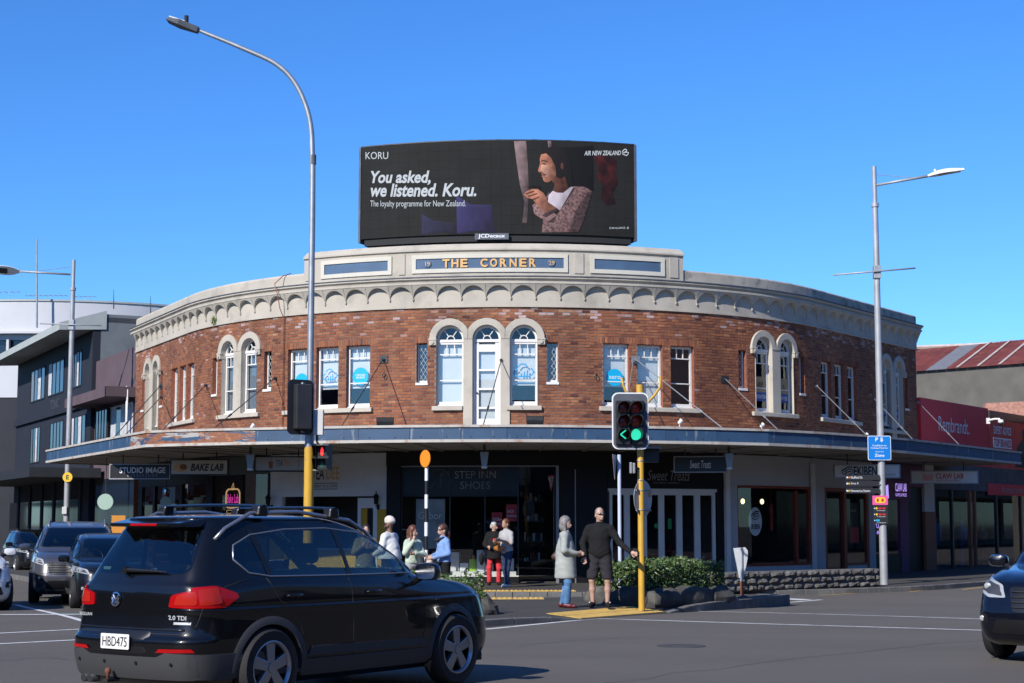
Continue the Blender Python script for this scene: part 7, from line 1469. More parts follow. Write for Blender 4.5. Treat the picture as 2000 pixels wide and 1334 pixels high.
for x in (-1.18, -.25):
 pts = []; z = S.cast('top', x, .60)[0].z + .115
 q = MB(); n_ = 14
 for i in range(n_ + 1): y = -.66 + 1.32 * i / n_; pts.append((x, y, z + .012 * (1 - (y / .66) ** 2)))
 vs = []
 for p in pts: vs += [(p[0] - .04, p[1], p[2]), (p[0], p[1], p[2] - .014), (p[0] + .04, p[1], p[2]), (p[0], p[1], p[2] + .014)]
 q.add(vs, [(4 * i + k, 4 * i + (k + 1) % 4, 4 * i + 4 + (k + 1) % 4, 4 * i + 4 + k) for i in range(n_) for k in range(4)] + [(0, 1, 2, 3), (4 * n_ + 3, 4 * n_ + 2, 4 * n_ + 1, 4 * n_)]); cb = q.build('cross_bar', 'car_trim_black', S.t, local=True, smooth=True, auto=40)
 for sg in (-1, 1): q = MB(); q.add([(x - .07, sg * .57, z - .09), (x + .07, sg * .57, z - .09), (x + .07, sg * .66, z - .09), (x - .07, sg * .66, z - .09), (x - .055, sg * .55, z + .012), (x + .055, sg * .55, z + .012), (x + .055, sg * .66, z + .006), (x - .055, sg * .66, z + .006)], [(0, 3, 2, 1), (4, 5, 6, 7), (0, 1, 5, 4), (1, 2, 6, 5), (2, 3, 7, 6), (3, 0, 4, 7)]); q.build('bar_foot', 'car_trim_black', cb, local=True, bevel=.02)
S.mirror(.72, 1.0, 1.13, 'paint_black', .17, .25, .15)
# tailgate: glass, wiper, lamps, badge, plate, bumper
S.patch('rear_window', 'rear', rear_win, 'glass_tint', .004, grid=.09); S.patch('windscreen', 'front', wscreen, 'glass_clear_dark', .004, grid=.1)
q = MB(); q.add([(-1.66, -.50, 1.645), (-1.66, .50, 1.645), (-1.985, .45, 1.592), (-1.985, -.45, 1.592), (-1.80, -.52, 1.56), (-1.80, .52, 1.56), (-1.975, .45, 1.562), (-1.975, -.45, 1.562)], [(0, 1, 2, 3), (4, 7, 6, 5), (3, 2, 6, 7), (0, 3, 7, 4), (1, 5, 6, 2)]); sp = q.build('roof_spoiler', 'paint_black', S.t, local=True, bevel=.02)
q = MB(); q.box(-1.992, -1.97, -.17, .17, 1.567, 1.589); q.build('brake_light', 'tail_red', sp, local=True, bevel=.006)
a, n1 = S.cast('rear', .10, 1.17); b_, n2 = S.cast('rear', -.38, 1.165); q = MB(); q.lathe([(.035, -.03), (.03, .03), (.0001, .035)], 10, 'x', tuple(a + n1 * .03)); q.tube([a + n1 * .045, a.lerp(b_, .55) + n1 * .04, b_ + n2 * .03], [.02, .014, .007], 6); q.build('rear_wiper', 'car_trim_black', S.t, local=True, smooth=True, auto=40)
gate = [(-.62, .655), (.62, .655), (.72, .72), (.745, .95), (.70, 1.13), (.66, 1.2)]; S.line('tailgate_gap', 'rear', [(-.80, 1.12), (-.775, .93), (-.74, .74), (-.66, .665), (.66, .665), (.74, .74), (.775, .93), (.80, 1.12)], .0045, 'black_matt', -.001)
S.line('tailgate_lip', 'rear', [(-.66, .70), (.66, .70)], .010, 'car_trim_black', .0)
for sg in (-1, 1):
 tl_ = roundpoly([(sg * .47, .885), (sg * .49, .985), (sg * .745, 1.04), (sg * .775, .872)], 4, .3); S.patch('tail_light', 'rear', tl_, 'tail_red', .012, grid=.05, thick=.02)
 tl2 = roundpoly([(-2.02, .872), (-2.04, 1.048), (-1.86, 1.062), (-1.66, 1.0), (-1.64, .965), (-1.80, .88)], 4, .35); TLs = S.patch('tail_light', 'right' if sg < 0 else 'left', tl2, 'tail_red', .012, grid=.05, thick=.02)
 S.patch('lamp_cell', 'rear', roundpoly([(sg * .53, .905), (sg * .55, .985), (sg * .71, 1.02), (sg * .73, .905)], 3, .3), 'tail_inner', .016, grid=.05); S.patch('lamp_cell', 'right' if sg < 0 else 'left', roundpoly([(-2.0, .90), (-2.0, 1.03), (-1.85, 1.05), (-1.82, .92)], 3, .3), 'tail_inner', .016, grid=.05)
 S.patch('reflector', 'rear', [(sg * .42, .515), (sg * .76, .52), (sg * .74, .55), (sg * .46, .545)], 'tail_red', .012, grid=.06)
X = Mx.Translation(S.cast('rear', .16, .94)[0] + V((-.010, 0, 0))) @ Mx.Rotation(RA(-90), 4, 'Z') @ Mx.Rotation(RA(-5), 4, 'X'); q = MB(X); q.lathe([(.062, -.0), (.062, -.01), (.052, -.012), (.052, -.004), (.0001, -.004)], 26, 'y'); bd = q.build('badge', 'chrome', S.t, local=True, smooth=True, auto=30)
X = Mx.Translation((0, .16 - .16, 0)) @ X
for P in ([(-.030, .036), (-.010, -.008), (0, .016), (.010, -.008), (.030, .036)], [(-.044, .012), (-.022, -.040), (0, .006), (.022, -.040), (.044, .012)]): q = MB(X); q.tube([(x, -.012, z) for x, z in P], .006, 5); q.build('badge_mark', 'chrome', bd, local=True)
def car_text(car, s, view, a, b, h, w, m, bold=.0, out=.006, rot=None):
 p, nn = car.cast(view, a, b); L = car.t.matrix_world; X = Mx.Translation(p + nn * out) @ Mx.Rotation(RA(-90 if view == 'rear' else (90 if view == 'front' else 0)), 4, 'Z')
 o = text(s, .1, X, m, None, height=h, width=w, bold=bold); o.parent = car.t; return o
car_text(S, '2.0 TDI', 'rear', -.58, .80, .038, .22, 'sign_grey', .03, .014); car_text(S, 'TIGUAN', 'rear', .58, .80, .028, .17, 'sign_grey', .02, .02)
S.patch('trim_badge', 'rear', [(-.70, .745), (-.54, .745), (-.54, .765), (-.70, .765)], 'sign_grey', .006)
S.patch('plate_recess', 'rear', roundpoly([(-.31, .50), (.35, .50), (.35, .685), (-.31, .685)], 3, .15), 'car_trim_black', .003, grid=.08)
p, nn = S.cast('rear', .02, .595); X = Mx.Translation((p.x - .022, .04, .592)) @ Mx.Rotation(RA(-90), 4, 'Z'); q = MB(X); q.prism(rboard(.18, .0635, .012), 0, .006); pl = q.build('number_plate', 'plate_white', S.t, local=True); o = text('HBD475', .1, X, 'black_print', None, height=.082, width=.31, bold=.0); o.parent = pl
S.patch('bumper_cladding', 'rear', [(-.86, .29), (.86, .29), (.87, .50), (.52, .515), (.42, .475), (-.42, .475), (-.52, .515), (-.87, .50)], 'car_plastic', .010, grid=.07, thick=.01)
for sd in ('right', 'left'): S.patch('bumper_cladding', sd, [(-2.10, .30), (-1.72, .28), (-1.68, .50), (-2.10, .50)], 'car_plastic', .010, grid=.07, thick=.01)
for y in (-.58, -.2, .2, .58): p, nn = S.cast('rear', y, .42); q = MB(); q.lathe([(.016, -.014), (.014, -.017), (.0001, -.017)], 12, 'x', tuple(p)); q.build('parking_sensor', 'car_trim_black', S.t, local=True)
q = MB(); q.tube([(-2.0, .10, .26), (-2.26, .10, .27)], .02, 8); q.box(-2.28, -2.20, .07, .13, .25, .275); q.build('tow_bar', 'dark_metal', S.t, local=True); q = MB(); q.lathe([(.014, .275), (.014, .31), (.025, .325), (.028, .345), (.02, .365), (.0001, .372)], 12, 'z', (-2.25, .10, 0)); q.build('tow_ball', 'rust', S.t, local=True, smooth=True)
for y in (.42, .50): q = MB(); q.lathe([(.032, -2.18), (.036, -2.18), (.036, -2.0), (.03, -1.9)], 14, 'x', (0, y, .26)); q.build('exhaust_pipe', 'dark_metal', S.t, local=True, smooth=True)
q = MB(); q.box(-1.9, 1.95, -.70, .70, .2, .28); q.build('underbody', 'black_matt', S.t, local=True)
for x in (1.315, -1.285):
 q = MB(); q.box(x - .42, x + .42, -.60, .60, .25, .74); q.build('wheel_well', 'black_matt', S.t, local=True)
S.patch('grille', 'front', roundpoly([(-.55, .70), (.55, .70), (.60, .80), (-.60, .80)], 3, .2), 'car_trim_black', .006, grid=.1); S.interior(-1.9, .95, .66, 1, 1)
S.patch('window_sticker', 'rear', [(.40, 1.19), (.52, 1.19), (.52, 1.215), (.40, 1.215)], 'pale_green', -.004); q = MB(); q.box(-1.02, -1.0, -.28, -.22, 1.20, 1.36); q.build('hanging_tag', 'lime', S.t, local=True)
# --- generic SUV / hatch seen from the front
def front_car(name, lab, cat, loc, heading, levels, pm, r, wb, wx, win, wsc, light, grille, fog, rails=False, badge=True, mirror=(.75, 1.0, 1.1), rimm='alloy', low=None, plates=None, group=None):
 c = Car(name, lab, cat, loc, heading, levels, pm, [('side', shrink(win, .025)), ('front', shrink(wsc, .03))], [(wx[0], r, r + .045), (wx[1], r, r + .045)])
 for sd in ('right', 'left'):
  c.patch('side_window', sd, win, 'glass_tint', .003, grid=.12); c.line('window_trim', sd, win, .011, 'car_trim_black', .003, closed=True)
  xm = (win[0][0] + win[-3][0]) / 2 - .1; c.patch('pillar', sd, [(xm - .04, win[0][1] + .01), (xm + .04, win[0][1] + .01), (xm + .0, max(p[1] for p in win) - .02), (xm - .08, max(p[1] for p in win) - .02)], 'car_trim_black', .006, grid=.1)
  c.line('door_gap', sd, [(xm, win[0][1]), (xm, .4)], .005, 'black_matt', -.001); c.line('door_gap', sd, [(win[0][0] - .02, win[0][1] - .03), (win[0][0] + .02, .75), (win[0][0] - .08, .4)], .005, 'black_matt', -.001)
  c.patch('sill_cladding', sd, [(wx[1] + r + .08, .24), (wx[0] - r - .08, .24), (wx[0] - r - .06, .37), (wx[1] + r + .06, .37)], 'car_plastic', .008, grid=.15)
 c.patch('windscreen', 'front', wsc, 'glass_clear_dark', .004, grid=.12); c.arch(wx[0], r, r + .045, 'car_plastic' if cat == 'SUV' else pm); c.arch(wx[1], r, r + .045, 'car_plastic' if cat == 'SUV' else pm)
 for x in wx:
  for y in (-wb, wb): c.wheel(x, y, r, r * .68, 5 if cat == 'SUV' else 7, rimm)
  q = MB(); q.box(x - r - .05, x + r + .05, -wb + .18, wb - .18, .25, r * 2 + .02); q.build('wheel_well', 'black_matt', c.t, local=True)
 q = MB(); q.box(wx[1] - .5, wx[0] + .5, -.68, .68, .2, .28); q.build('underbody', 'black_matt', c.t, local=True)
 for sg in (-1, 1):
  H = c.patch('head_light', 'front', roundpoly([(sg * a, b) for a, b in light], 3, .25), 'head_glass', .008, grid=.05, thick=.02)
  cx = sum(p[0] for p in light) / len(light); cz = sum(p[1] for p in light) / len(light); p, nn = c.cast('front', sg * cx, cz); c.patch('lamp_bezel', 'front', [(sg * a, b) for a, b in shrink(roundpoly(light, 3, .25), .045)], 'alloy_dark', .011, par=H, grid=.05); q = MB(); q.ell(tuple(p + nn * .010), (.014, .045, .04), 12, 8); q.build('lamp_bulb', 'head_glass', H, local=True, smooth=True)
  if fog: p, nn = c.cast('front', sg * fog[0], fog[1]); c.patch('fog_recess', 'front', roundpoly([(sg * (fog[0] - .10), fog[1] - .05), (sg * (fog[0] + .11), fog[1] - .05), (sg * (fog[0] + .10), fog[1] + .09), (sg * (fog[0] - .08), fog[1] + .05)], 3, .3), 'car_trim_black', .006, grid=.06); q = MB(); q.ell(tuple(p + nn * .008), (.012, .034, .034), 12, 8); q.build('fog_light', 'head_glass', c.t, local=True, smooth=True)
 G_ = c.patch('grille', 'front', roundpoly(grille, 3, .2), 'car_trim_black', .010, grid=.08, thick=.012)
 zs = [p[1] for p in grille]
 for k in range(1, 5): z = min(zs) + (max(zs) - min(zs)) * k / 5; w = max(p[0] for p in grille) * .9; c.line('grille_bar', 'front', [(-w, z), (w, z)], .008, 'dark_metal', .018, par=G_)
 if low: c.patch('lower_intake', 'front', roundpoly(low, 3, .2), 'car_trim_black', .009, grid=.08)
 if badge: p, nn = c.cast('front', 0, (min(zs) + max(zs)) / 2 + .06); q = MB(); q.lathe([(.0001, .02), (.05, .018), (.06, .0)], 18, 'x', tuple(p + V((.012, 0, 0)))); q.build('badge', 'chrome', c.t, local=True, smooth=True)
 if plates: p, nn = c.cast('front', 0, plates[1]); X = Mx.Translation((p.x + .03, 0, plates[1])) @ Mx.Rotation(RA(90), 4, 'Z'); q = MB(X); q.prism(rboard(.18, .06, .01), 0, .006); P_l = q.build('number_plate', 'plate_white', c.t, local=True)
 c.mirror(*mirror, pm)
 if rails:
  for sg in (-1, 1):
   R_ = []
   for x, l in ((-1.75, 0), (-1.6, .045), (-.9, .06), (-.1, .05), (.15, 0)): h, nn = c.cast('top', x, sg * .60); R_.append(h + V((0, 0, l)))
   q = MB(); q.tube(R_, .018, 7); q.build('roof_rail', 'alloy', c.t, local=True, smooth=True)
 c.interior(-1.7, .85, .6, 1, 1)
 return c
def scaled(L, sx=1., sz=1., sw=1., hood=0., dx=0.): return [(l[0] * sz, l[1] * sx + (hood if .9 < l[0] < 1.08 else 0) + dx, l[2] * sx + dx, l[3] * sw, l[4], l[5], l[6], l[7], l[8], l[9]) for l in SUV] if L is None else L
BIG = [(l[0] * 1.03, l[1] * 1.10 + (.12 if l[0] > 1.0 and l[1] > 0 else 0), l[2] * 1.09, l[3] * 1.06, l[4], l[5], l[6] * .85, l[7], l[8], l[9]) for l in SUV]
bwin_ = [(.98, 1.14), (.72, 1.32), (.46, 1.46), (.15, 1.55), (-.5, 1.59), (-1.3, 1.57), (-1.62, 1.50), (-1.72, 1.36), (-1.6, 1.2), (-.4, 1.15)]
bws = roundpoly([(-.76, 1.17), (.76, 1.17), (.63, 1.585), (-.63, 1.585)], 4, .2)
st = math.atan2(-.895, .446)
def gcar(px, py, z=-.10): p = G(px, py, z); return V((p.x, p.y, z))
def put(corner, heading, lx, ly): return V((corner.x - math.cos(heading) * lx + math.sin(heading) * ly, corner.y - math.sin(heading) * lx - math.cos(heading) * ly, corner.z))
LT1 = [(.62, .80), (.66, .93), (.86, .98), (.90, .88)]; GR1 = [(-.50, .62), (.50, .62), (.60, .86), (-.60, .86)]; LW1 = [(-.62, .34), (.62, .34), (.55, .50), (-.55, .50)]
hA = st - RA(12); front_car('grey_suv', 'metallic grey SUV waiting at the front of the left queue', 'SUV', put(gcar(64, 1178), hA, 1.45, -.86), hA, BIG, 'paint_grey', .365, .84, (1.45, -1.40), bwin_, bws, LT1, GR1, (.72, .55), True, low=LW1, mirror=(.92, 1.07, 1.17), plates=(0, .50))
HAT = [(l[0] * .875 + .012, l[1] * .99 + (.06 if l[0] > 1. and l[1] > 0 else 0), l[2] * .99, l[3] * .975, l[4], l[5], l[6], l[7], l[8], l[9]) for l in SUV]
hwin = [(p[0] * 1.02 + .05, p[1] * .875 + .012) for p in win_side]; hws = [(p[0] * .97, p[1] * .875 + .012) for p in wscreen]
hB = st - RA(8); front_car('black_hatchback', 'black hatchback beside the grey SUV with the driver hand showing', 'car', put(gcar(146, 1189), hB, 1.31, -.78), hB, HAT, 'paint_dark', .32, .77, (1.31, -1.28), hwin, hws, [(.55, .68), (.60, .78), (.82, .84), (.85, .74)], [(-.45, .48), (.45, .48), (.52, .68), (-.52, .68)], (.68, .42), low=[(-.5, .26), (.5, .26), (.45, .38), (-.45, .38)], mirror=(.74, .98, .98), rimm='alloy_dark', plates=(0, .42))
hC = st + RA(3); front_car('white_suv', 'white SUV cut off by the left edge of the picture', 'SUV', put(gcar(6, 1193), hC, 1.35, .80), hC, [(l[0] * 1.0, l[1] * 1.03, l[2] * 1.03, l[3] * 1.02, l[4], l[5], l[6], l[7], l[8], l[9]) for l in SUV], 'paint_white', .36, .80, (1.35, -1.32), win_side, wscreen, [(.60, .84), (.64, .93), (.86, .99), (.88, .90)], [(-.50, .56), (.50, .56), (.58, .84), (-.58, .84)], (.74, .52), low=LW1, mirror=(.78, 1.03, 1.12), plates=(0, .46))
hD = st; front_car('far_dark_car', 'dark car far back in the left queue behind the grey SUV', 'car', put(gcar(34, 1120, -.12) , hD, 1.3, -.78), hD, HAT, 'paint_dark', .32, .77, (1.31, -1.28), hwin, hws, [(.55, .68), (.60, .78), (.82, .84), (.85, .74)], [(-.45, .48), (.45, .48), (.52, .68), (-.52, .68)], None, mirror=(.74, .98, .98))
LEX = [(l[0] * 1.0, l[1] * 1.06 + (.08 if l[0] > 1. and l[1] > 0 else 0), l[2] * 1.06, l[3] * 1.03, l[4] * .75, l[5], l[6] * .9, l[7], l[8] * .9, l[9]) for l in SUV]
hE = math.atan2(-.80, -.60); front_car('blue_black_suv', 'dark blue SUV cut off by the right edge of the picture', 'SUV', put(V((5.80, 20.0, 0)), hE, 1.42, -.86), hE, LEX, 'paint_navy', .36, .82, (1.42, -1.36), [(p[0] + .10, p[1]) for p in win_side], wscreen, [(.44, .74), (.50, .88), (.80, .985), (.90, .97), (.88, .84), (.66, .74)], [(-.34, .58), (.34, .58), (.40, .86), (-.40, .86)], (.74, .50), low=LW1, mirror=(.84, 1.04, 1.13))
# ================================================================ people: smooth blended bodies, garments as parts
def sdf_mesh(prims, vox, cuts=(), noise=0.):
 """prims: ('c', a, b, ra, rb, k) tapered capsule or ('e', centre, radii, k) ellipsoid, or ('s', ...) subtracted ellipsoid; cuts: (point, normal) keep the side the normal points away from"""
 lo = np.array([1e9] * 3); hi = -lo
 for p in prims:
  if p[0] == 'c': pts = [(np.array(p[1]), p[3]), (np.array(p[2]), p[4])]
  elif p[0] == 'e': pts = [(np.array(p[1]), max(p[2]))]
  else: continue
  for q, r in pts: lo = np.minimum(lo, q - r); hi = np.maximum(hi, q + r)
 lo -= .04; hi += .04; n = np.ceil((hi - lo) / vox).astype(int) + 1
 gx, gy, gz = [lo[i] + vox * np.arange(n[i]) for i in range(3)]; X, Y, Z = np.meshgrid(gx, gy, gz, indexing='ij'); D = np.full(X.shape, 1.)
 def smin(a, b, k):
  h = np.clip(.5 + .5 * (b - a) / k, 0, 1); return b * (1 - h) + a * h - k * h * (1 - h)
 for p in prims:
  if p[0] == 'c':
   a, b = np.array(p[1], float), np.array(p[2], float); m = max(p[3], p[4]) + .1; l0 = np.minimum(a, b) - m; h0 = np.maximum(a, b) + m
  else: c = np.array(p[1], float); m = max(p[2]) + .1; l0 = c - m; h0 = c + m
  i0 = np.maximum(0, np.floor((l0 - lo) / vox).astype(int)); i1 = np.minimum(n, np.ceil((h0 - lo) / vox).astype(int) + 1); sl = tuple(slice(i0[i], i1[i]) for i in range(3)); x, y, z = X[sl], Y[sl], Z[sl]
  if p[0] == 'c':
   d = b - a; L2 = max(1e-9, d @ d); t = np.clip(((x - a[0]) * d[0] + (y - a[1]) * d[1] + (z - a[2]) * d[2]) / L2, 0, 1)
   v = np.sqrt((x - a[0] - t * d[0]) ** 2 + (y - a[1] - t * d[1]) ** 2 + (z - a[2] - t * d[2]) ** 2) - (p[3] + (p[4] - p[3]) * t); D[sl] = smin(D[sl], v, p[5])
  else:
   r = np.array(p[2], float); q = np.sqrt(((x - c[0]) / r[0]) ** 2 + ((y - c[1]) / r[1]) ** 2 + ((z - c[2]) / r[2]) ** 2); v = (q - 1) * r.min() * .95
   D[sl] = smin(D[sl], v, p[3]) if p[0] == 'e' else -smin(-D[sl], v, p[3])
 if noise: D = D + noise * (np.sin(X * 27 + 3 * np.sin(Z * 13)) * np.sin(Z * 31 + Y * 12 + 2 * np.sin(X * 17)) + .5 * np.sin(Y * 41 + Z * 37 + 2 * np.sin(Z * 9)))
 for pt, nr in cuts: D = np.maximum(D, (X - pt[0]) * nr[0] + (Y - pt[1]) * nr[1] + (Z - pt[2]) * nr[2])
 D = np.pad(D, 1, constant_values=1.); lo = lo - vox; S_ = D < 0; A = np.array(D.shape) - 1
 cs = np.zeros(A, int);
 for dx in (0, 1):
  for dy in (0, 1):
   for dz in (0, 1): cs += S_[dx:dx + A[0], dy:dy + A[1], dz:dz + A[2]]
 act = (cs > 0) & (cs < 8); idx = -np.ones(A, int); I = np.argwhere(act); idx[act] = np.arange(len(I)); acc = np.zeros((len(I), 3)); cnt = np.zeros(len(I))
 cor = [(0, 0, 0), (1, 0, 0), (0, 1, 0), (1, 1, 0), (0, 0, 1), (1, 0, 1), (0, 1, 1), (1, 1, 1)]
 for a in range(8):
  for ax in range(3):
   if cor[a][ax] == 0:
    b = list(cor[a]); b[ax] = 1; da = D[I[:, 0] + cor[a][0], I[:, 1] + cor[a][1], I[:, 2] + cor[a][2]]; db = D[I[:, 0] + b[0], I[:, 1] + b[1], I[:, 2] + b[2]]; m = (da < 0) != (db < 0); t = da[m] / (da[m] - db[m]); P = np.array(cor[a], float) + np.zeros((m.sum(), 3)); P[:, ax] += t; acc[m] += P; cnt[m] += 1
 vs = lo + (I + acc / cnt[:, None]) * vox; fs = []
 for ax in range(3):
  o = [k for k in range(3) if k != ax]; s0 = [slice(1, A[k]) for k in range(3)]; s0[ax] = slice(0, A[ax]); s1 = list(s0); s1[ax] = slice(1, A[ax] + 1)
  a = S_[tuple(s0)]; b = S_[tuple(s1)]; E = np.argwhere(a != b); off = np.array([1, 1, 1]); off[ax] = 0; E = E + off; u = np.zeros(3, int); v = np.zeros(3, int); u[o[0]] = 1; v[o[1]] = 1
  q = np.stack([idx[tuple((E - w).T)] for w in (u * 0, u, u + v, v)], 1); inside = S_[tuple(E.T)]; flip = inside ^ (ax == 1); q[flip] = q[flip][:, ::-1]; fs.append(q)
 fs = np.concatenate(fs); fs = fs[(fs >= 0).all(1)]
 return vs, fs
def sdf_obj(name, m, par, prims, vox=.012, cuts=(), noise=0., kind=None):
 vs, fs = sdf_mesh(prims, vox, cuts, noise); me = bpy.data.meshes.new(name); me.from_pydata(vs.tolist(), [], fs.tolist()); me.materials.append(MAT(m)); me.shade_smooth(); me.update(); o = bpy.data.objects.new(name, me); COL.objects.link(o); o.parent = par; return o
mat('skin_light', (.52, .32, .24), .55); mat('skin_mid', (.42, .24, .16), .55); mat('skin_dark', (.20, .10, .065), .55); mat('hair_dark', (.02, .014, .011), .5, var=.3, vs=30); mat('hair_brown', (.085, .035, .02), .5, var=.3, vs=30); mat('hair_red', (.13, .045, .022), .5, var=.3, vs=30); mat('hair_grey', (.20, .19, .18), .6, var=.35, vs=30); mat('hair_white', (.50, .49, .47), .6, var=.2, vs=30); mat('shades', (.01, .01, .012), .15); mat('eye_dark', (.02, .015, .012), .3)
def cloth(n, c, r=.9, v=.12): mat(n, c, r, var=v, vs=7, bump=.12, bs=130, spec=.2)
cloth('cloth_black', (.013, .013, .014)); cloth('cloth_charcoal', (.032, .030, .036)); cloth('cloth_grey', (.38, .40, .37)); cloth('denim', (.10, .21, .38), v=.3); cloth('denim_dark', (.035, .055, .11), v=.2); cloth('cloth_white', (.76, .77, .76)); cloth('cloth_mint', (.50, .58, .46)); cloth('cloth_blue', (.22, .36, .66)); cloth('cloth_red', (.62, .05, .06)); cloth('cloth_olive', (.16, .15, .09)); cloth('cloth_pale', (.60, .52, .43)); cloth('cloth_palegrey', (.42, .42, .43)); cloth('turban', (.68, .62, .55)); cloth('cloth_teal', (.30, .62, .52)); mat('leather_brown', (.075, .035, .03), .4, var=.2); mat('leather_tan', (.48, .17, .04), .5, var=.15); mat('shoe_white', (.74, .73, .72), .6); mat('shoe_red', (.12, .012, .018), .4)
def person(lab, loc, face, H=1.72, skin='skin_light', build=1., top=None, legs='trousers', leg_m='denim', shoe='cloth_black', hair=None, hair_m='hair_brown', arms=None, step=.0, coat=None, female=False, lean=0., look=0., extra=None, shades=False, group=None, stance=.10, top_hem=.86, sleeve=1., noise=.0034, bend=None):
 """local axes: +Y the way the person faces, +X their right hand side. arms: ((elbow),(wrist),(finger dir)) for right and left"""
 t = thing('person', lab, 'person', loc, face, group); k = H / 1.75; kk = lambda p: tuple(c * k for c in p); B = build
 lx = lambda z: lean * max(0, z - .9)                  # forward lean of the upper body
 U = lambda x, y, z: (x, y + lx(z), z)
 sh = .175 * (.92 if female else 1.04) * (B * .5 + .5); hipw = .088
 ca, sa = math.cos(look), math.sin(look); hc = U(0, .0, 1.62)
 def Hd(x, y, z): return (x * ca + y * sa + hc[0], -x * sa + y * ca + hc[1], z)   # head turned by look to the right
 arms = arms or (((.25, -.03, 1.12), (.24, .06, .88), (0, .15, -1)), ((-.25, -.03, 1.12), (-.24, .06, .88), (0, .15, -1)))
 legs_p = []
 for sg in (1, -1):
  fy = step * sg; hip = (sg * hipw, 0, .90); kn = (sg * (hipw + stance * .4), fy * .5 + .03, .48); an = (sg * stance, fy - .02, .085); legs_p.append((hip, kn, an))
 P = []; c = lambda a, b, ra, rb, kb=.04: P.append(('c', kk(a), kk(b), ra * k, rb * k, kb)); e = lambda a, r, kb=.05: P.append(('e', kk(a), kk(r), kb))
 def headprims(c, e):
  e(Hd(0, .005, 1.655), (.076, .096, .098), .03); e(Hd(0, .032, 1.585), (.056, .068, .066), .03); c(Hd(0, .085, 1.60), Hd(0, .112, 1.578), .012, .016, .015); e(Hd(0, .082, 1.545), (.03, .022, .014), .015)
  for sg in (1, -1): e(Hd(sg * .077, -.005, 1.605), (.014, .025, .034), .01)
  c(U(0, -.012, 1.40), Hd(0, .0, 1.56), .060, .054, .03)
 headprims(c, e)
 e(U(0, 0, 1.26), (.155 * B, .105 * B, .19)); e(U(0, .012, 1.05), (.14 * B, .105 * B, .16)); e((0, -.005, .93), (.155 * B, .11 * B, .12)); c(U(sh - .04, -.005, 1.372), U(-sh + .04, -.005, 1.372), .054, .054, .06)
 for (el, wr, fd), sg in zip(arms, (1, -1)):
  s0 = U(sg * sh, -.005, 1.385); c(s0, el, .050 * B, .042); c(el, wr, .040, .028)
 for (hp, kn, an), sg in zip(legs_p, (1, -1)):
  c(hp, kn, .080 * B, .054); cf = tuple(V(kn).lerp(V(an), .42) + V((0, -.012, 0))); c(kn, cf, .050, .053, .03); c(cf, an, .051, .036, .03); c((an[0], an[1] - .03, .045), (an[0] + sg * .03, an[1] + .13, .035), .036, .03, .03)
 for (el, wr, fd), sg in zip(arms, (1, -1)):             # palm, four fingers, thumb
  d = V(fd).normalized(); w = V(wr); sd = d.cross(V((0, 1, 0)) if abs(d.y) < .9 else V((1, 0, 0))).normalized(); nn = sd.cross(d).normalized(); pc = w + d * .055; c(tuple(w), tuple(w + d * .085), .026, .030, .02); e(tuple(pc), (.030, .030, .036), .02)
  for i, L in enumerate((.062, .072, .068, .054)):
   b0 = w + d * .09 + sd * (.030 - .020 * i); m1 = b0 + d * L * .55 + nn * .008; c(tuple(b0), tuple(m1), .0105, .010, .004); c(tuple(m1), tuple(m1 + d * L * .35 + nn * .026), .010, .008, .004)
  th = w + d * .035 + sd * .032; c(tuple(th), tuple(th + d * .035 + sd * .026), .012, .011, .008); c(tuple(th + d * .035 + sd * .026), tuple(th + d * .068 + sd * .030), .0105, .009, .004)
 body = sdf_obj('body', skin, t, P, .0095)
 def gar(name, m, prims, vox=.0125, cuts=(), nz=noise): return sdf_obj(name, m, t, [(q[0], kk(q[1]), kk(q[2]), q[3] * k, q[4] * k, q[5]) if q[0] == 'c' else (q[0], kk(q[1]), kk(q[2]), q[3]) for q in prims], vox, [(kk(p_), n_) for p_, n_ in cuts], nz)
 g = .016
 if top and not coat:
  Q = [('e', U(0, .0, 1.26), (.165 * B + g, .115 * B + g, .20), .06), ('e', U(0, .012, 1.06), (.150 * B + g, .115 * B + g, .18), .06), ('e', (0, 0, .94), (.165 * B + g, .120 * B + g, .14), .06), ('c', U(sh - .035, -.005, 1.372), U(-sh + .035, -.005, 1.372), .066, .066, .06), ('c', U(0, -.015, 1.425), U(sh * .8, -.01, 1.385), .066, .055, .05), ('c', U(0, -.015, 1.425), U(-sh * .8, -.01, 1.385), .066, .055, .05), ('c', U(0, -.01, 1.40), U(0, .0, 1.475), .075, .068, .03)]
  for (el, wr, fd), sg in zip(arms, (1, -1)):
   Q.append(('c', U(sg * sh, -.005, 1.365), el, .066 * B, .056, .04)); w = V(el).lerp(V(wr), sleeve * .97) if sleeve >= .5 else None
   if w is not None: Q.append(('c', el, tuple(w), .056, .044, .03))
  gar('top', top, Q, cuts=[((0, 0, top_hem), (0, 0, -1)), (U(0, 0, 1.495), (0, -.25, 1))])
 if coat:
  Q = [('e', U(0, 0, 1.26), (.175 * B + g, .128 * B + g, .20), .06), ('c', (0, 0, 1.12), (0, .0, coat[1] + .05), .195 * B, .225 * B, .06), ('c', U(sh - .035, -.005, 1.378), U(-sh + .035, -.005, 1.378), .070, .070, .06), ('c', U(0, -.015, 1.43), U(sh * .8, -.01, 1.39), .07, .056, .05), ('c', U(0, -.015, 1.43), U(-sh * .8, -.01, 1.39), .07, .056, .05), ('c', U(0, -.02, 1.40), U(0, -.01, 1.475), .082, .075, .03)]
  for (el, wr, fd), sg in zip(arms, (1, -1)): Q += [('c', U(sg * sh, -.005, 1.38), el, .072, .066, .04), ('c', el, tuple(V(el).lerp(V(wr), .96)), .062, .052, .03)]
  gar('coat', coat[0], Q, cuts=[((0, 0, coat[1]), (0, 0, -1)), (U(0, 0, 1.475), (0, -.3, 1))])
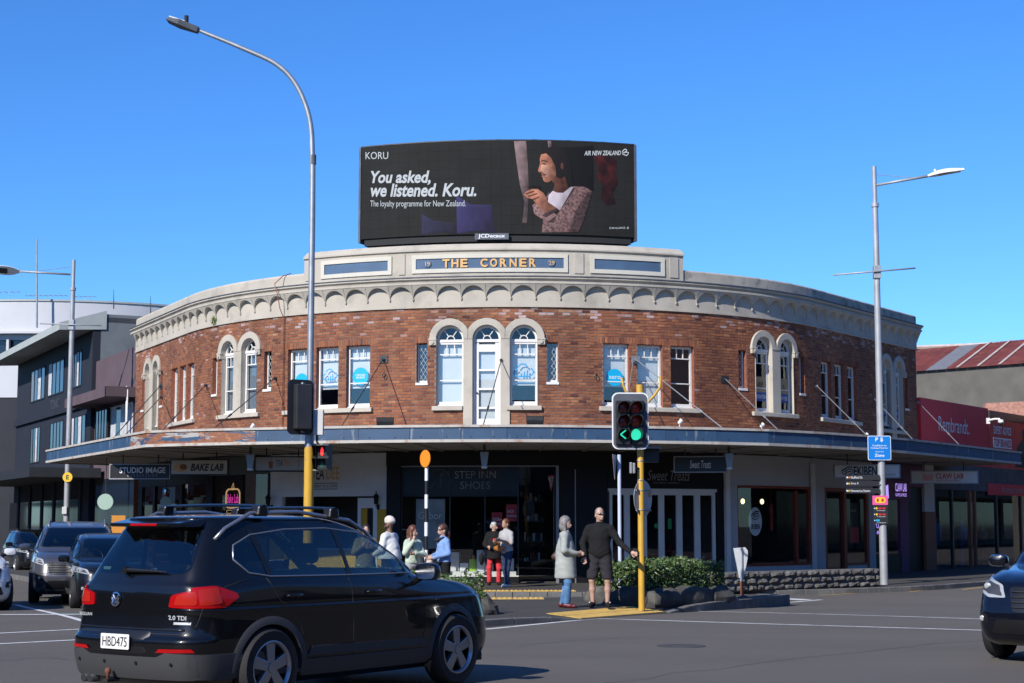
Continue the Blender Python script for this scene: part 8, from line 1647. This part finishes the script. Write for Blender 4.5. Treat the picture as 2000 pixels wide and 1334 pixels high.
 Q = [('e', (0, -.005, .93), (.168 * B, .125 * B, .13), .05)]
 for (hp, kn, an), sg in zip(legs_p, (1, -1)):
  if legs == 'trousers': Q += [('c', hp, kn, .098 * B, .075, .04), ('c', kn, (an[0], an[1], .07), .073, .066, .03)]
  else: kn2 = V(hp).lerp(V(kn), .93); Q += [('c', hp, tuple(kn2), .105 * B, .098, .04)]
 gar('trousers' if legs == 'trousers' else 'shorts', leg_m, Q, cuts=[((0, 0, 1.02), (0, 0, 1)), ((0, 0, .075 if legs == 'trousers' else .50), (0, 0, -1))])
 for (hp, kn, an), sg in zip(legs_p, (1, -1)):
  gar('shoe', shoe, [('c', (an[0], an[1] - .045, .05), (an[0] + sg * .02, an[1] + .06, .045), .045, .044, .03), ('c', (an[0] + sg * .02, an[1] + .06, .04), (an[0] + sg * .035, an[1] + .16, .034), .042, .034, .03), ('c', (an[0], an[1] - .02, .06), (an[0], an[1] - .01, .10), .046, .042, .02)], .010, cuts=[((0, 0, .0), (0, 0, -1))], nz=0)
 face_cut = ('s', Hd(0, .115, 1.60), (.068, .075, .092), .012)
 hz = None
 if hair == 'bald': Q = [('e', Hd(0, -.01, 1.662), (.0775, .094, .098), .02), ('s', Hd(0, .13, 1.595), (.09, .10, .105), .01)]
 elif hair == 'short': Q = [('e', Hd(0, -.008, 1.668), (.084, .104, .102), .02), ('e', Hd(0, -.05, 1.62), (.076, .066, .09), .02), face_cut]
 elif hair == 'bob': Q = [('e', Hd(0, -.008, 1.668), (.090, .110, .105), .02), ('e', Hd(0, -.045, 1.57), (.098, .085, .12), .03), ('c', Hd(.075, .0, 1.62), Hd(.08, .015, 1.47), .032, .03, .03), ('c', Hd(-.075, .0, 1.62), Hd(-.08, .015, 1.47), .032, .03, .03), face_cut]
 elif hair == 'long': Q = [('e', Hd(0, -.008, 1.668), (.090, .108, .105), .02), ('c', Hd(0, -.07, 1.62), Hd(0, -.11, 1.30), .078, .055, .04), ('c', Hd(.07, -.01, 1.62), Hd(.11, .05, 1.28), .036, .035, .03), ('c', Hd(-.07, -.01, 1.62), Hd(-.11, .05, 1.28), .036, .035, .03), face_cut]
 elif hair == 'tail': Q = [('e', Hd(0, -.008, 1.668), (.086, .106, .102), .02), ('c', Hd(0, -.09, 1.66), Hd(0, -.14, 1.56), .04, .04, .03), ('c', Hd(0, -.14, 1.56), Hd(.03, -.13, 1.24), .042, .018, .02), face_cut]
 else: Q = None
 if Q: gar('hair', hair_m, Q, .009, nz=.0025)
 if hair == 'turban':
  gar('turban', 'turban', [('e', Hd(0, -.015, 1.70), (.100, .118, .082), .03), ('e', Hd(0, .0, 1.735), (.075, .09, .07), .03)], .009, nz=.003); gar('beard', 'hair_dark', [('e', Hd(0, .05, 1.545), (.058, .058, .055), .02), ('e', Hd(0, .02, 1.575), (.076, .06, .05), .02), ('s', Hd(0, .13, 1.615), (.05, .06, .05), .01)], .008, nz=.002)
 for sg in (1, -1): q = MB(); q.ell(kk(Hd(sg * .03, .087, 1.632)), (.010 * k, .008 * k, .007 * k), 8, 6); q.build('eye', 'eye_dark', t, local=True, smooth=True)
 if shades: gar('sunglasses', 'shades', [('e', Hd(.034, .088, 1.632), (.032, .02, .02), .006), ('e', Hd(-.034, .088, 1.632), (.032, .02, .02), .006), ('c', Hd(.07, .07, 1.638), Hd(.08, .0, 1.635), .008, .006, .006), ('c', Hd(-.07, .07, 1.638), Hd(-.08, .0, 1.635), .008, .006, .006)], .007, nz=0)
 t['k'] = k; del t['k']
 return t, k, gar, U
def bag(name, lab, m, par_t, k, prims, strap=None, cat='bag'):
 W = WM[par_t]; o = thing(name, lab, cat, W @ (V(prims[0][1]) * k), 0); o.rotation_euler = W.to_euler(); WM[o] = Mx.LocRotScale(o.location, W.to_quaternion(), None); off = V(prims[0][1])
 sh_ = lambda p: tuple((V(p) - off) * k)
 sdf_obj('bag_body', m, o, [(q[0], sh_(q[1]), tuple(c * k for c in q[2]), q[3]) if q[0] == 'e' else (q[0], sh_(q[1]), sh_(q[2]), q[3] * k, q[4] * k, q[5]) for q in prims], .01)
 if strap: q = MB(); q.tube([sh_(p) for p in strap], .010, 6); q.build('strap', m, o, local=True, smooth=True)
 return o
def floor_at(px, py, z=ZI): return G(px, py, z)
# the couple waiting on the island
t, k, g, U = person('man in black pullover, shorts and sunglasses reaching for the crossing button', floor_at(1172, 1186), RA(172), 1.76, 'skin_light', 1.16, 'cloth_black', 'shorts', 'cloth_charcoal', 'cloth_black', 'bald', 'hair_grey', (((.30, .03, 1.13), (.25, .14, .90), (0, .25, -1)), ((-.36, .06, 1.13), (-.56, .20, .97), (-.9, .35, -.3))), look=RA(-32), shades=True, stance=.13, top_hem=.82)
for sg in (1, -1): g('shoe_stripe', 'shoe_white', [('c', (sg * .13 + sg * .03, .02, .05), (sg * .13 + sg * .05, .05, .085), .016, .014, .01)], .008, nz=0)
t, k, g, U = person('woman in pale grey coat and jeans with grey bob facing the man', floor_at(1105, 1187), RA(-98), 1.60, 'skin_light', .95, 'cloth_blue', 'trousers', 'denim', 'shoe_red', 'bob', 'hair_grey', (((.24, .0, 1.10), (.10, .22, 1.04), (-.7, .6, 0)), ((-.24, .0, 1.10), (-.08, .24, 1.03), (.7, .6, 0))), coat=('cloth_grey', .56), female=True, look=RA(10), step=.05, stance=.085, shades=False)
bag('shoulder_bag', 'dark brown leather shoulder bag on the woman in the grey coat', 'leather_brown', t, k, [('e', (-.27, -.10, 1.00), (.06, .17, .11), .03), ('e', (-.27, -.10, .96), (.065, .19, .07), .04)], [(-.27, -.2, 1.05), (-.24, -.10, 1.30), (-.16, -.02, 1.46), (-.2, .06, 1.30), (-.27, .02, 1.06)])
# the group at the zebra crossing, behind the left hedge
d = 31.3
def gp(px, dd): p = AT(px, 1100, dd); p.z = zr(dd) + .004; return p
person('bearded man in white overshirt and pale turban seen from behind', gp(760, 34.6), RA(62), 1.79, 'skin_dark', 1.12, 'cloth_teal', 'trousers', 'cloth_black', 'cloth_black', 'turban', 'hair_dark', (((.27, .02, 1.12), (.20, .22, 1.02), (-.3, .9, 0)), ((-.27, .02, 1.12), (-.20, .22, 1.02), (.3, .9, 0))), coat=('cloth_white', .93), look=0, shades=True)
person('person in olive jacket holding up a phone, seen through the car window', gp(714, 34.9), RA(190), 1.66, 'skin_light', 1.05, 'cloth_olive', 'trousers', 'cloth_black', 'cloth_black', 'short', 'hair_dark', (((.26, .10, 1.14), (.10, .30, 1.28), (-.4, .4, .6)), ((-.26, .10, 1.14), (-.10, .30, 1.28), (.4, .4, .6))), coat=('cloth_olive', .72))
person('young woman in mint sweater and pale jeans holding her hand to her face', gp(806, 33.9), RA(214), 1.63, 'skin_light', .94, 'cloth_mint', 'trousers', 'cloth_palegrey', 'shoe_white', 'long', 'hair_red', (((.23, .06, 1.16), (.08, .16, 1.42), (-.3, .0, 1)), ((-.22, .10, 1.12), (.06, .20, 1.14), (.9, .1, .1))), female=True, look=RA(-28), top_hem=.93)
t, k, g, U = person('woman in blue sweater with ponytail looking down at her folded jacket', gp(868, 34.1), RA(118), 1.66, 'skin_light', .96, 'cloth_blue', 'trousers', 'cloth_black', 'cloth_black', 'tail', 'hair_brown', (((.25, .02, 1.12), (.10, .28, 1.05), (-.5, .8, -.1)), ((-.25, .02, 1.12), (-.10, .30, 1.04), (.5, .8, -.1))), female=True, lean=.06, look=0, shades=True, top_hem=.94)
bag('folded_jacket', 'cream jacket held over the arm of the woman in blue', 'cloth_pale', t, k, [('c', (0.0, .34, 1.02), (.02, .36, .62), .07, .09, .04), ('c', (.1, .36, .98), (.12, .40, .70), .06, .07, .04), ('e', (-.06, .40, .80), (.08, .09, .16), .04)], cat='jacket')
g('headphones', 'cloth_charcoal', [('c', U(.09, .04, 1.46), U(0, .13, 1.42), .03, .03, .02), ('c', U(-.09, .04, 1.46), U(0, .13, 1.42), .03, .03, .02), ('e', U(.06, .13, 1.41), (.045, .035, .05), .02)], .01, nz=0)
# two shoppers by the shoe shop window
b = floor_at(965, 1143, 0); t, k, g, U = person('woman in black coat and bright red trousers before the shoe shop', b, RA(186), 1.62, 'skin_light', 1.0, 'cloth_black', 'trousers', 'cloth_red', 'cloth_black', 'short', 'hair_white', (((.26, .03, 1.12), (.20, .20, 1.05), (-.5, .8, 0)), ((-.27, .0, 1.10), (-.28, .08, .86), (0, .2, -1))), coat=('cloth_black', .72), female=True, look=RA(-45), stance=.13, step=.04)
g('shirt_print', 'cloth_red', [('e', U(0, .16, 1.24), (.06, .012, .05), .01), ('e', U(0, .165, 1.14), (.07, .012, .02), .01)], .008, nz=0)
bag('hand_bag', 'black soft bag hanging from the hand of the woman in red trousers', 'cloth_black', t, k, [('e', (.36, .12, .72), (.07, .10, .17), .03)], [(.33, .12, .86), (.26, .20, 1.03), (.36, .12, .88)])
b = floor_at(990, 1147, 0); t, k, g, U = person('man in dark jeans with an orange bag beside the woman in red trousers', b, RA(128), 1.68, 'skin_mid', 1.08, 'cloth_palegrey', 'trousers', 'denim_dark', 'shoe_white', 'short', 'hair_red', (((.26, .04, 1.12), (.16, .26, 1.16), (-.6, .6, .1)), ((-.26, .06, 1.14), (-.12, .28, 1.20), (.7, .5, .1))), look=0, lean=.05, step=-.10, stance=.09, sleeve=.4)
bag('waist_bag', 'orange leather bag slung across the man in dark jeans', 'leather_tan', t, k, [('e', (.02, .24, 1.0), (.19, .06, .075), .03), ('e', (.2, .12, 1.0), (.06, .12, .07), .04)], [(.16, .2, 1.04), (.14, .05, 1.45), (-.1, -.12, 1.40), (-.17, .05, 1.05), (-.1, .22, 1.0)])
# ================================================================ hedges, planters, weeds
def leafmat(name, cs):
 m = mat(name, cs[0], .45, spec=.5); n = m.node_tree; p = n.nodes['Principled BSDF']; N = n.nodes.new; L = n.links.new; a = N('ShaderNodeAttribute'); a.attribute_name = 'tint'; r = N('ShaderNodeValToRGB'); e = r.color_ramp.elements; e[0].color = (*cs[0], 1); e[1].color = (*cs[-1], 1)
 for i, c in enumerate(cs[1:-1]): q = e.new((i + 1) / (len(cs) - 1)); q.color = (*c, 1)
 L(a.outputs['Fac'], r.inputs[0]); L(r.outputs[0], p.inputs['Base Color']); p.inputs['Transmission Weight'].default_value = 0
leafmat('hedge_leaf', [(.018, .04, .012), (.04, .085, .022), (.075, .13, .035), (.11, .15, .05), (.16, .11, .06)]); leafmat('weed_leaf', [(.10, .17, .03), (.18, .26, .06)]); mat('twig', (.06, .04, .028), .9); mat('soil', (.03, .022, .017), .95)
def hedge(lab, A, Bp, half, z0, z1, n, seed, taper=0.):
 r = random.Random(seed); A, Bp = V(A), V(Bp); d = (Bp - A); Lh = d.length; ang = math.atan2(d.y, d.x); t = thing('hedge', lab, 'hedge', (A.x, A.y, z0), ang, 'clipped hedges on the island'); H = z1 - z0
 q = MB(); tv = []
 def surf(x, y):                                       # uneven clipped top
  return H * (1 - taper * (x / Lh) ** 2) * (1 - .22 * abs(y / half) ** 4) * (1 - .3 * max(0, abs(x / Lh * 2 - 1) - .85) / .15) + .05 * math.sin(x * 5 + seed) * math.cos(y * 6) + .035 * math.sin(x * 13 + 2 * y)
 for i in range(n):
  x = r.uniform(0, Lh); y = r.uniform(-half, half); top = surf(x, y); u = r.random()
  if u < .45: z = top * (1 - abs(r.gauss(0, .07)))
  elif u < .9: y = math.copysign(half * (1 - abs(r.gauss(0, .10))), y) if r.random() < .8 else y; z = r.uniform(.02, top)
  else: z = r.uniform(0, top)
  if u > .45 and r.random() < .12: x = r.choice((0, Lh)) + r.gauss(0, .03)
  z += r.gauss(0, .02) + (.05 if r.random() < .04 else 0); s_ = r.uniform(.018, .036); a, b, c_ = r.uniform(0, 6.28), r.gauss(.3, .6), r.uniform(0, 6.28); R_ = Mx.Rotation(a, 3, 'Z') @ Mx.Rotation(b, 3, 'X') @ Mx.Rotation(c_ * .3, 3, 'Y'); P = [V((x, y, z)) + R_ @ V(p) for p in ((0, -s_ * 1.3, 0), (s_ * .62, 0, s_ * .2), (0, s_ * 1.4, 0), (-s_ * .62, 0, s_ * .2))]
  q.add(P, [(0, 1, 2), (0, 2, 3)]); tv += [min(1, max(0, r.gauss(.45, .22)))] * 2
 o = q.build('foliage', 'hedge_leaf', t, local=True, recalc=False, kind='stuff'); set_tint(o.data, tv)
 q = MB()
 for i in range(26):
  x = r.uniform(.1, Lh - .1); y = r.uniform(-half * .7, half * .7); p = [(x, y, 0)]
  for j in range(3): p.append((p[-1][0] + r.gauss(0, .06), p[-1][1] + r.gauss(0, .06), surf(x, y) * (j + 1) / 3.2))
  q.tube(p, [.014, .011, .008, .004], 5)
 q.build('twigs', 'twig', t, local=True, recalc=False); return t
def rock(q, c, r, seed):                                  # broken basalt: flat facets, rough surface
 rr_ = random.Random(seed); n_, m_ = 22, 12; vs = []; PL = [(V((rr_.gauss(0, 1), rr_.gauss(0, 1), abs(rr_.gauss(0, .8)))).normalized(), rr_.uniform(.62, .86)) for _ in range(9)]
 for i in range(m_ + 1):
  for j in range(n_):
   a, b = PI * i / m_, 2 * PI * j / n_; d = V((math.sin(a) * math.cos(b), math.sin(a) * math.sin(b), math.cos(a))); k = 1.
   for nn, h in PL:
    t = d.dot(nn)
    if t > 1e-3: k = min(k, h / t)
   k *= 1 + .035 * math.sin(9 * d.x + seed * 20) * math.sin(11 * d.y + seed * 7) + rr_.uniform(-.02, .02) * (0 < i < m_); vs.append((c[0] + r[0] * k * d.x * 1.15, c[1] + r[1] * k * d.y * 1.15, c[2] + r[2] * k * d.z * 1.1))
 q.add(vs, [(i * n_ + j, i * n_ + (j + 1) % n_, (i + 1) * n_ + (j + 1) % n_, (i + 1) * n_ + j) for i in range(m_) for j in range(n_)])
def planter(lab, A, Bp, half, seed, h, big):
 r = random.Random(seed); A, Bp = V(A), V(Bp); d = Bp - A; Lp = d.length; ang = math.atan2(d.y, d.x); t = thing('rock_planter', lab, 'planter', (A.x, A.y, ZI), ang)
 q = MB(); q.box(.05, Lp - .05, -half + .08, half - .08, -.05, h * .75); q.build('soil_bed', 'soil', t, local=True)
 for side in (-1, 1):
  x = 0
  while x < Lp - .15: w = min(r.uniform(.6, 1.1) * big, Lp - x + .05); q = MB(); rock(q, (x + w / 2, side * (half - .02), h * .25), (w * .60, .24, h * r.uniform(.72, .88)), r.random()); q.build('boulder', 'basalt_dark', t, local=True, smooth=True, auto=28); x += w * .93
 for x in (0, Lp):
  for y in (-half * .5, half * .5): q = MB(); rock(q, (x, y, h * .25), (.24, half * .72, h * r.uniform(.7, .85)), r.random()); q.build('boulder', 'basalt_dark', t, local=True, smooth=True, auto=28)
 return t
planter('planter of dark boulders right of the yellow signal post', (1.98, 30.95), (3.75, 32.95), .60, 3, .30, 1.3); hedge('long clipped green hedge right of the yellow signal post', (1.95, 31.0), (3.72, 33.0), .56, ZI + .12, .84, 16000, 5)
planter('planter of lichen spotted boulders just beyond the SUV bonnet', (-2.9, 27.2), (-.55, 27.9), .56, 8, .32, 1.1); hedge('rounded green hedge just beyond the SUV bonnet', (-2.8, 27.25), (-.65, 27.85), .55, ZI + .12, .82, 15000, 9, .45)
s_, z_ = wall_hit(423, 626); q = MB(FR(s_, .08, z_)); r = random.Random(4); tv = []
for i in range(160): p = V((r.gauss(0, .045), -abs(r.gauss(0, .03)), r.gauss(0, .06))); s2 = .024; R_ = Mx.Rotation(r.uniform(0, 6.3), 3, 'Z') @ Mx.Rotation(r.uniform(0, 6.3), 3, 'X'); q.add([p + R_ @ V(a) for a in ((0, -s2, 0), (s2 * .5, 0, 0), (0, s2 * 1.4, 0), (-s2 * .5, 0, 0))], [(0, 1, 2, 3)]); tv.append(r.random())
o = q.solo('wall_weed', 'weed_leaf', 'tuft of weed growing from the cornice above the left arched pair', 'plant', recalc=False); set_tint(o.data, tv)
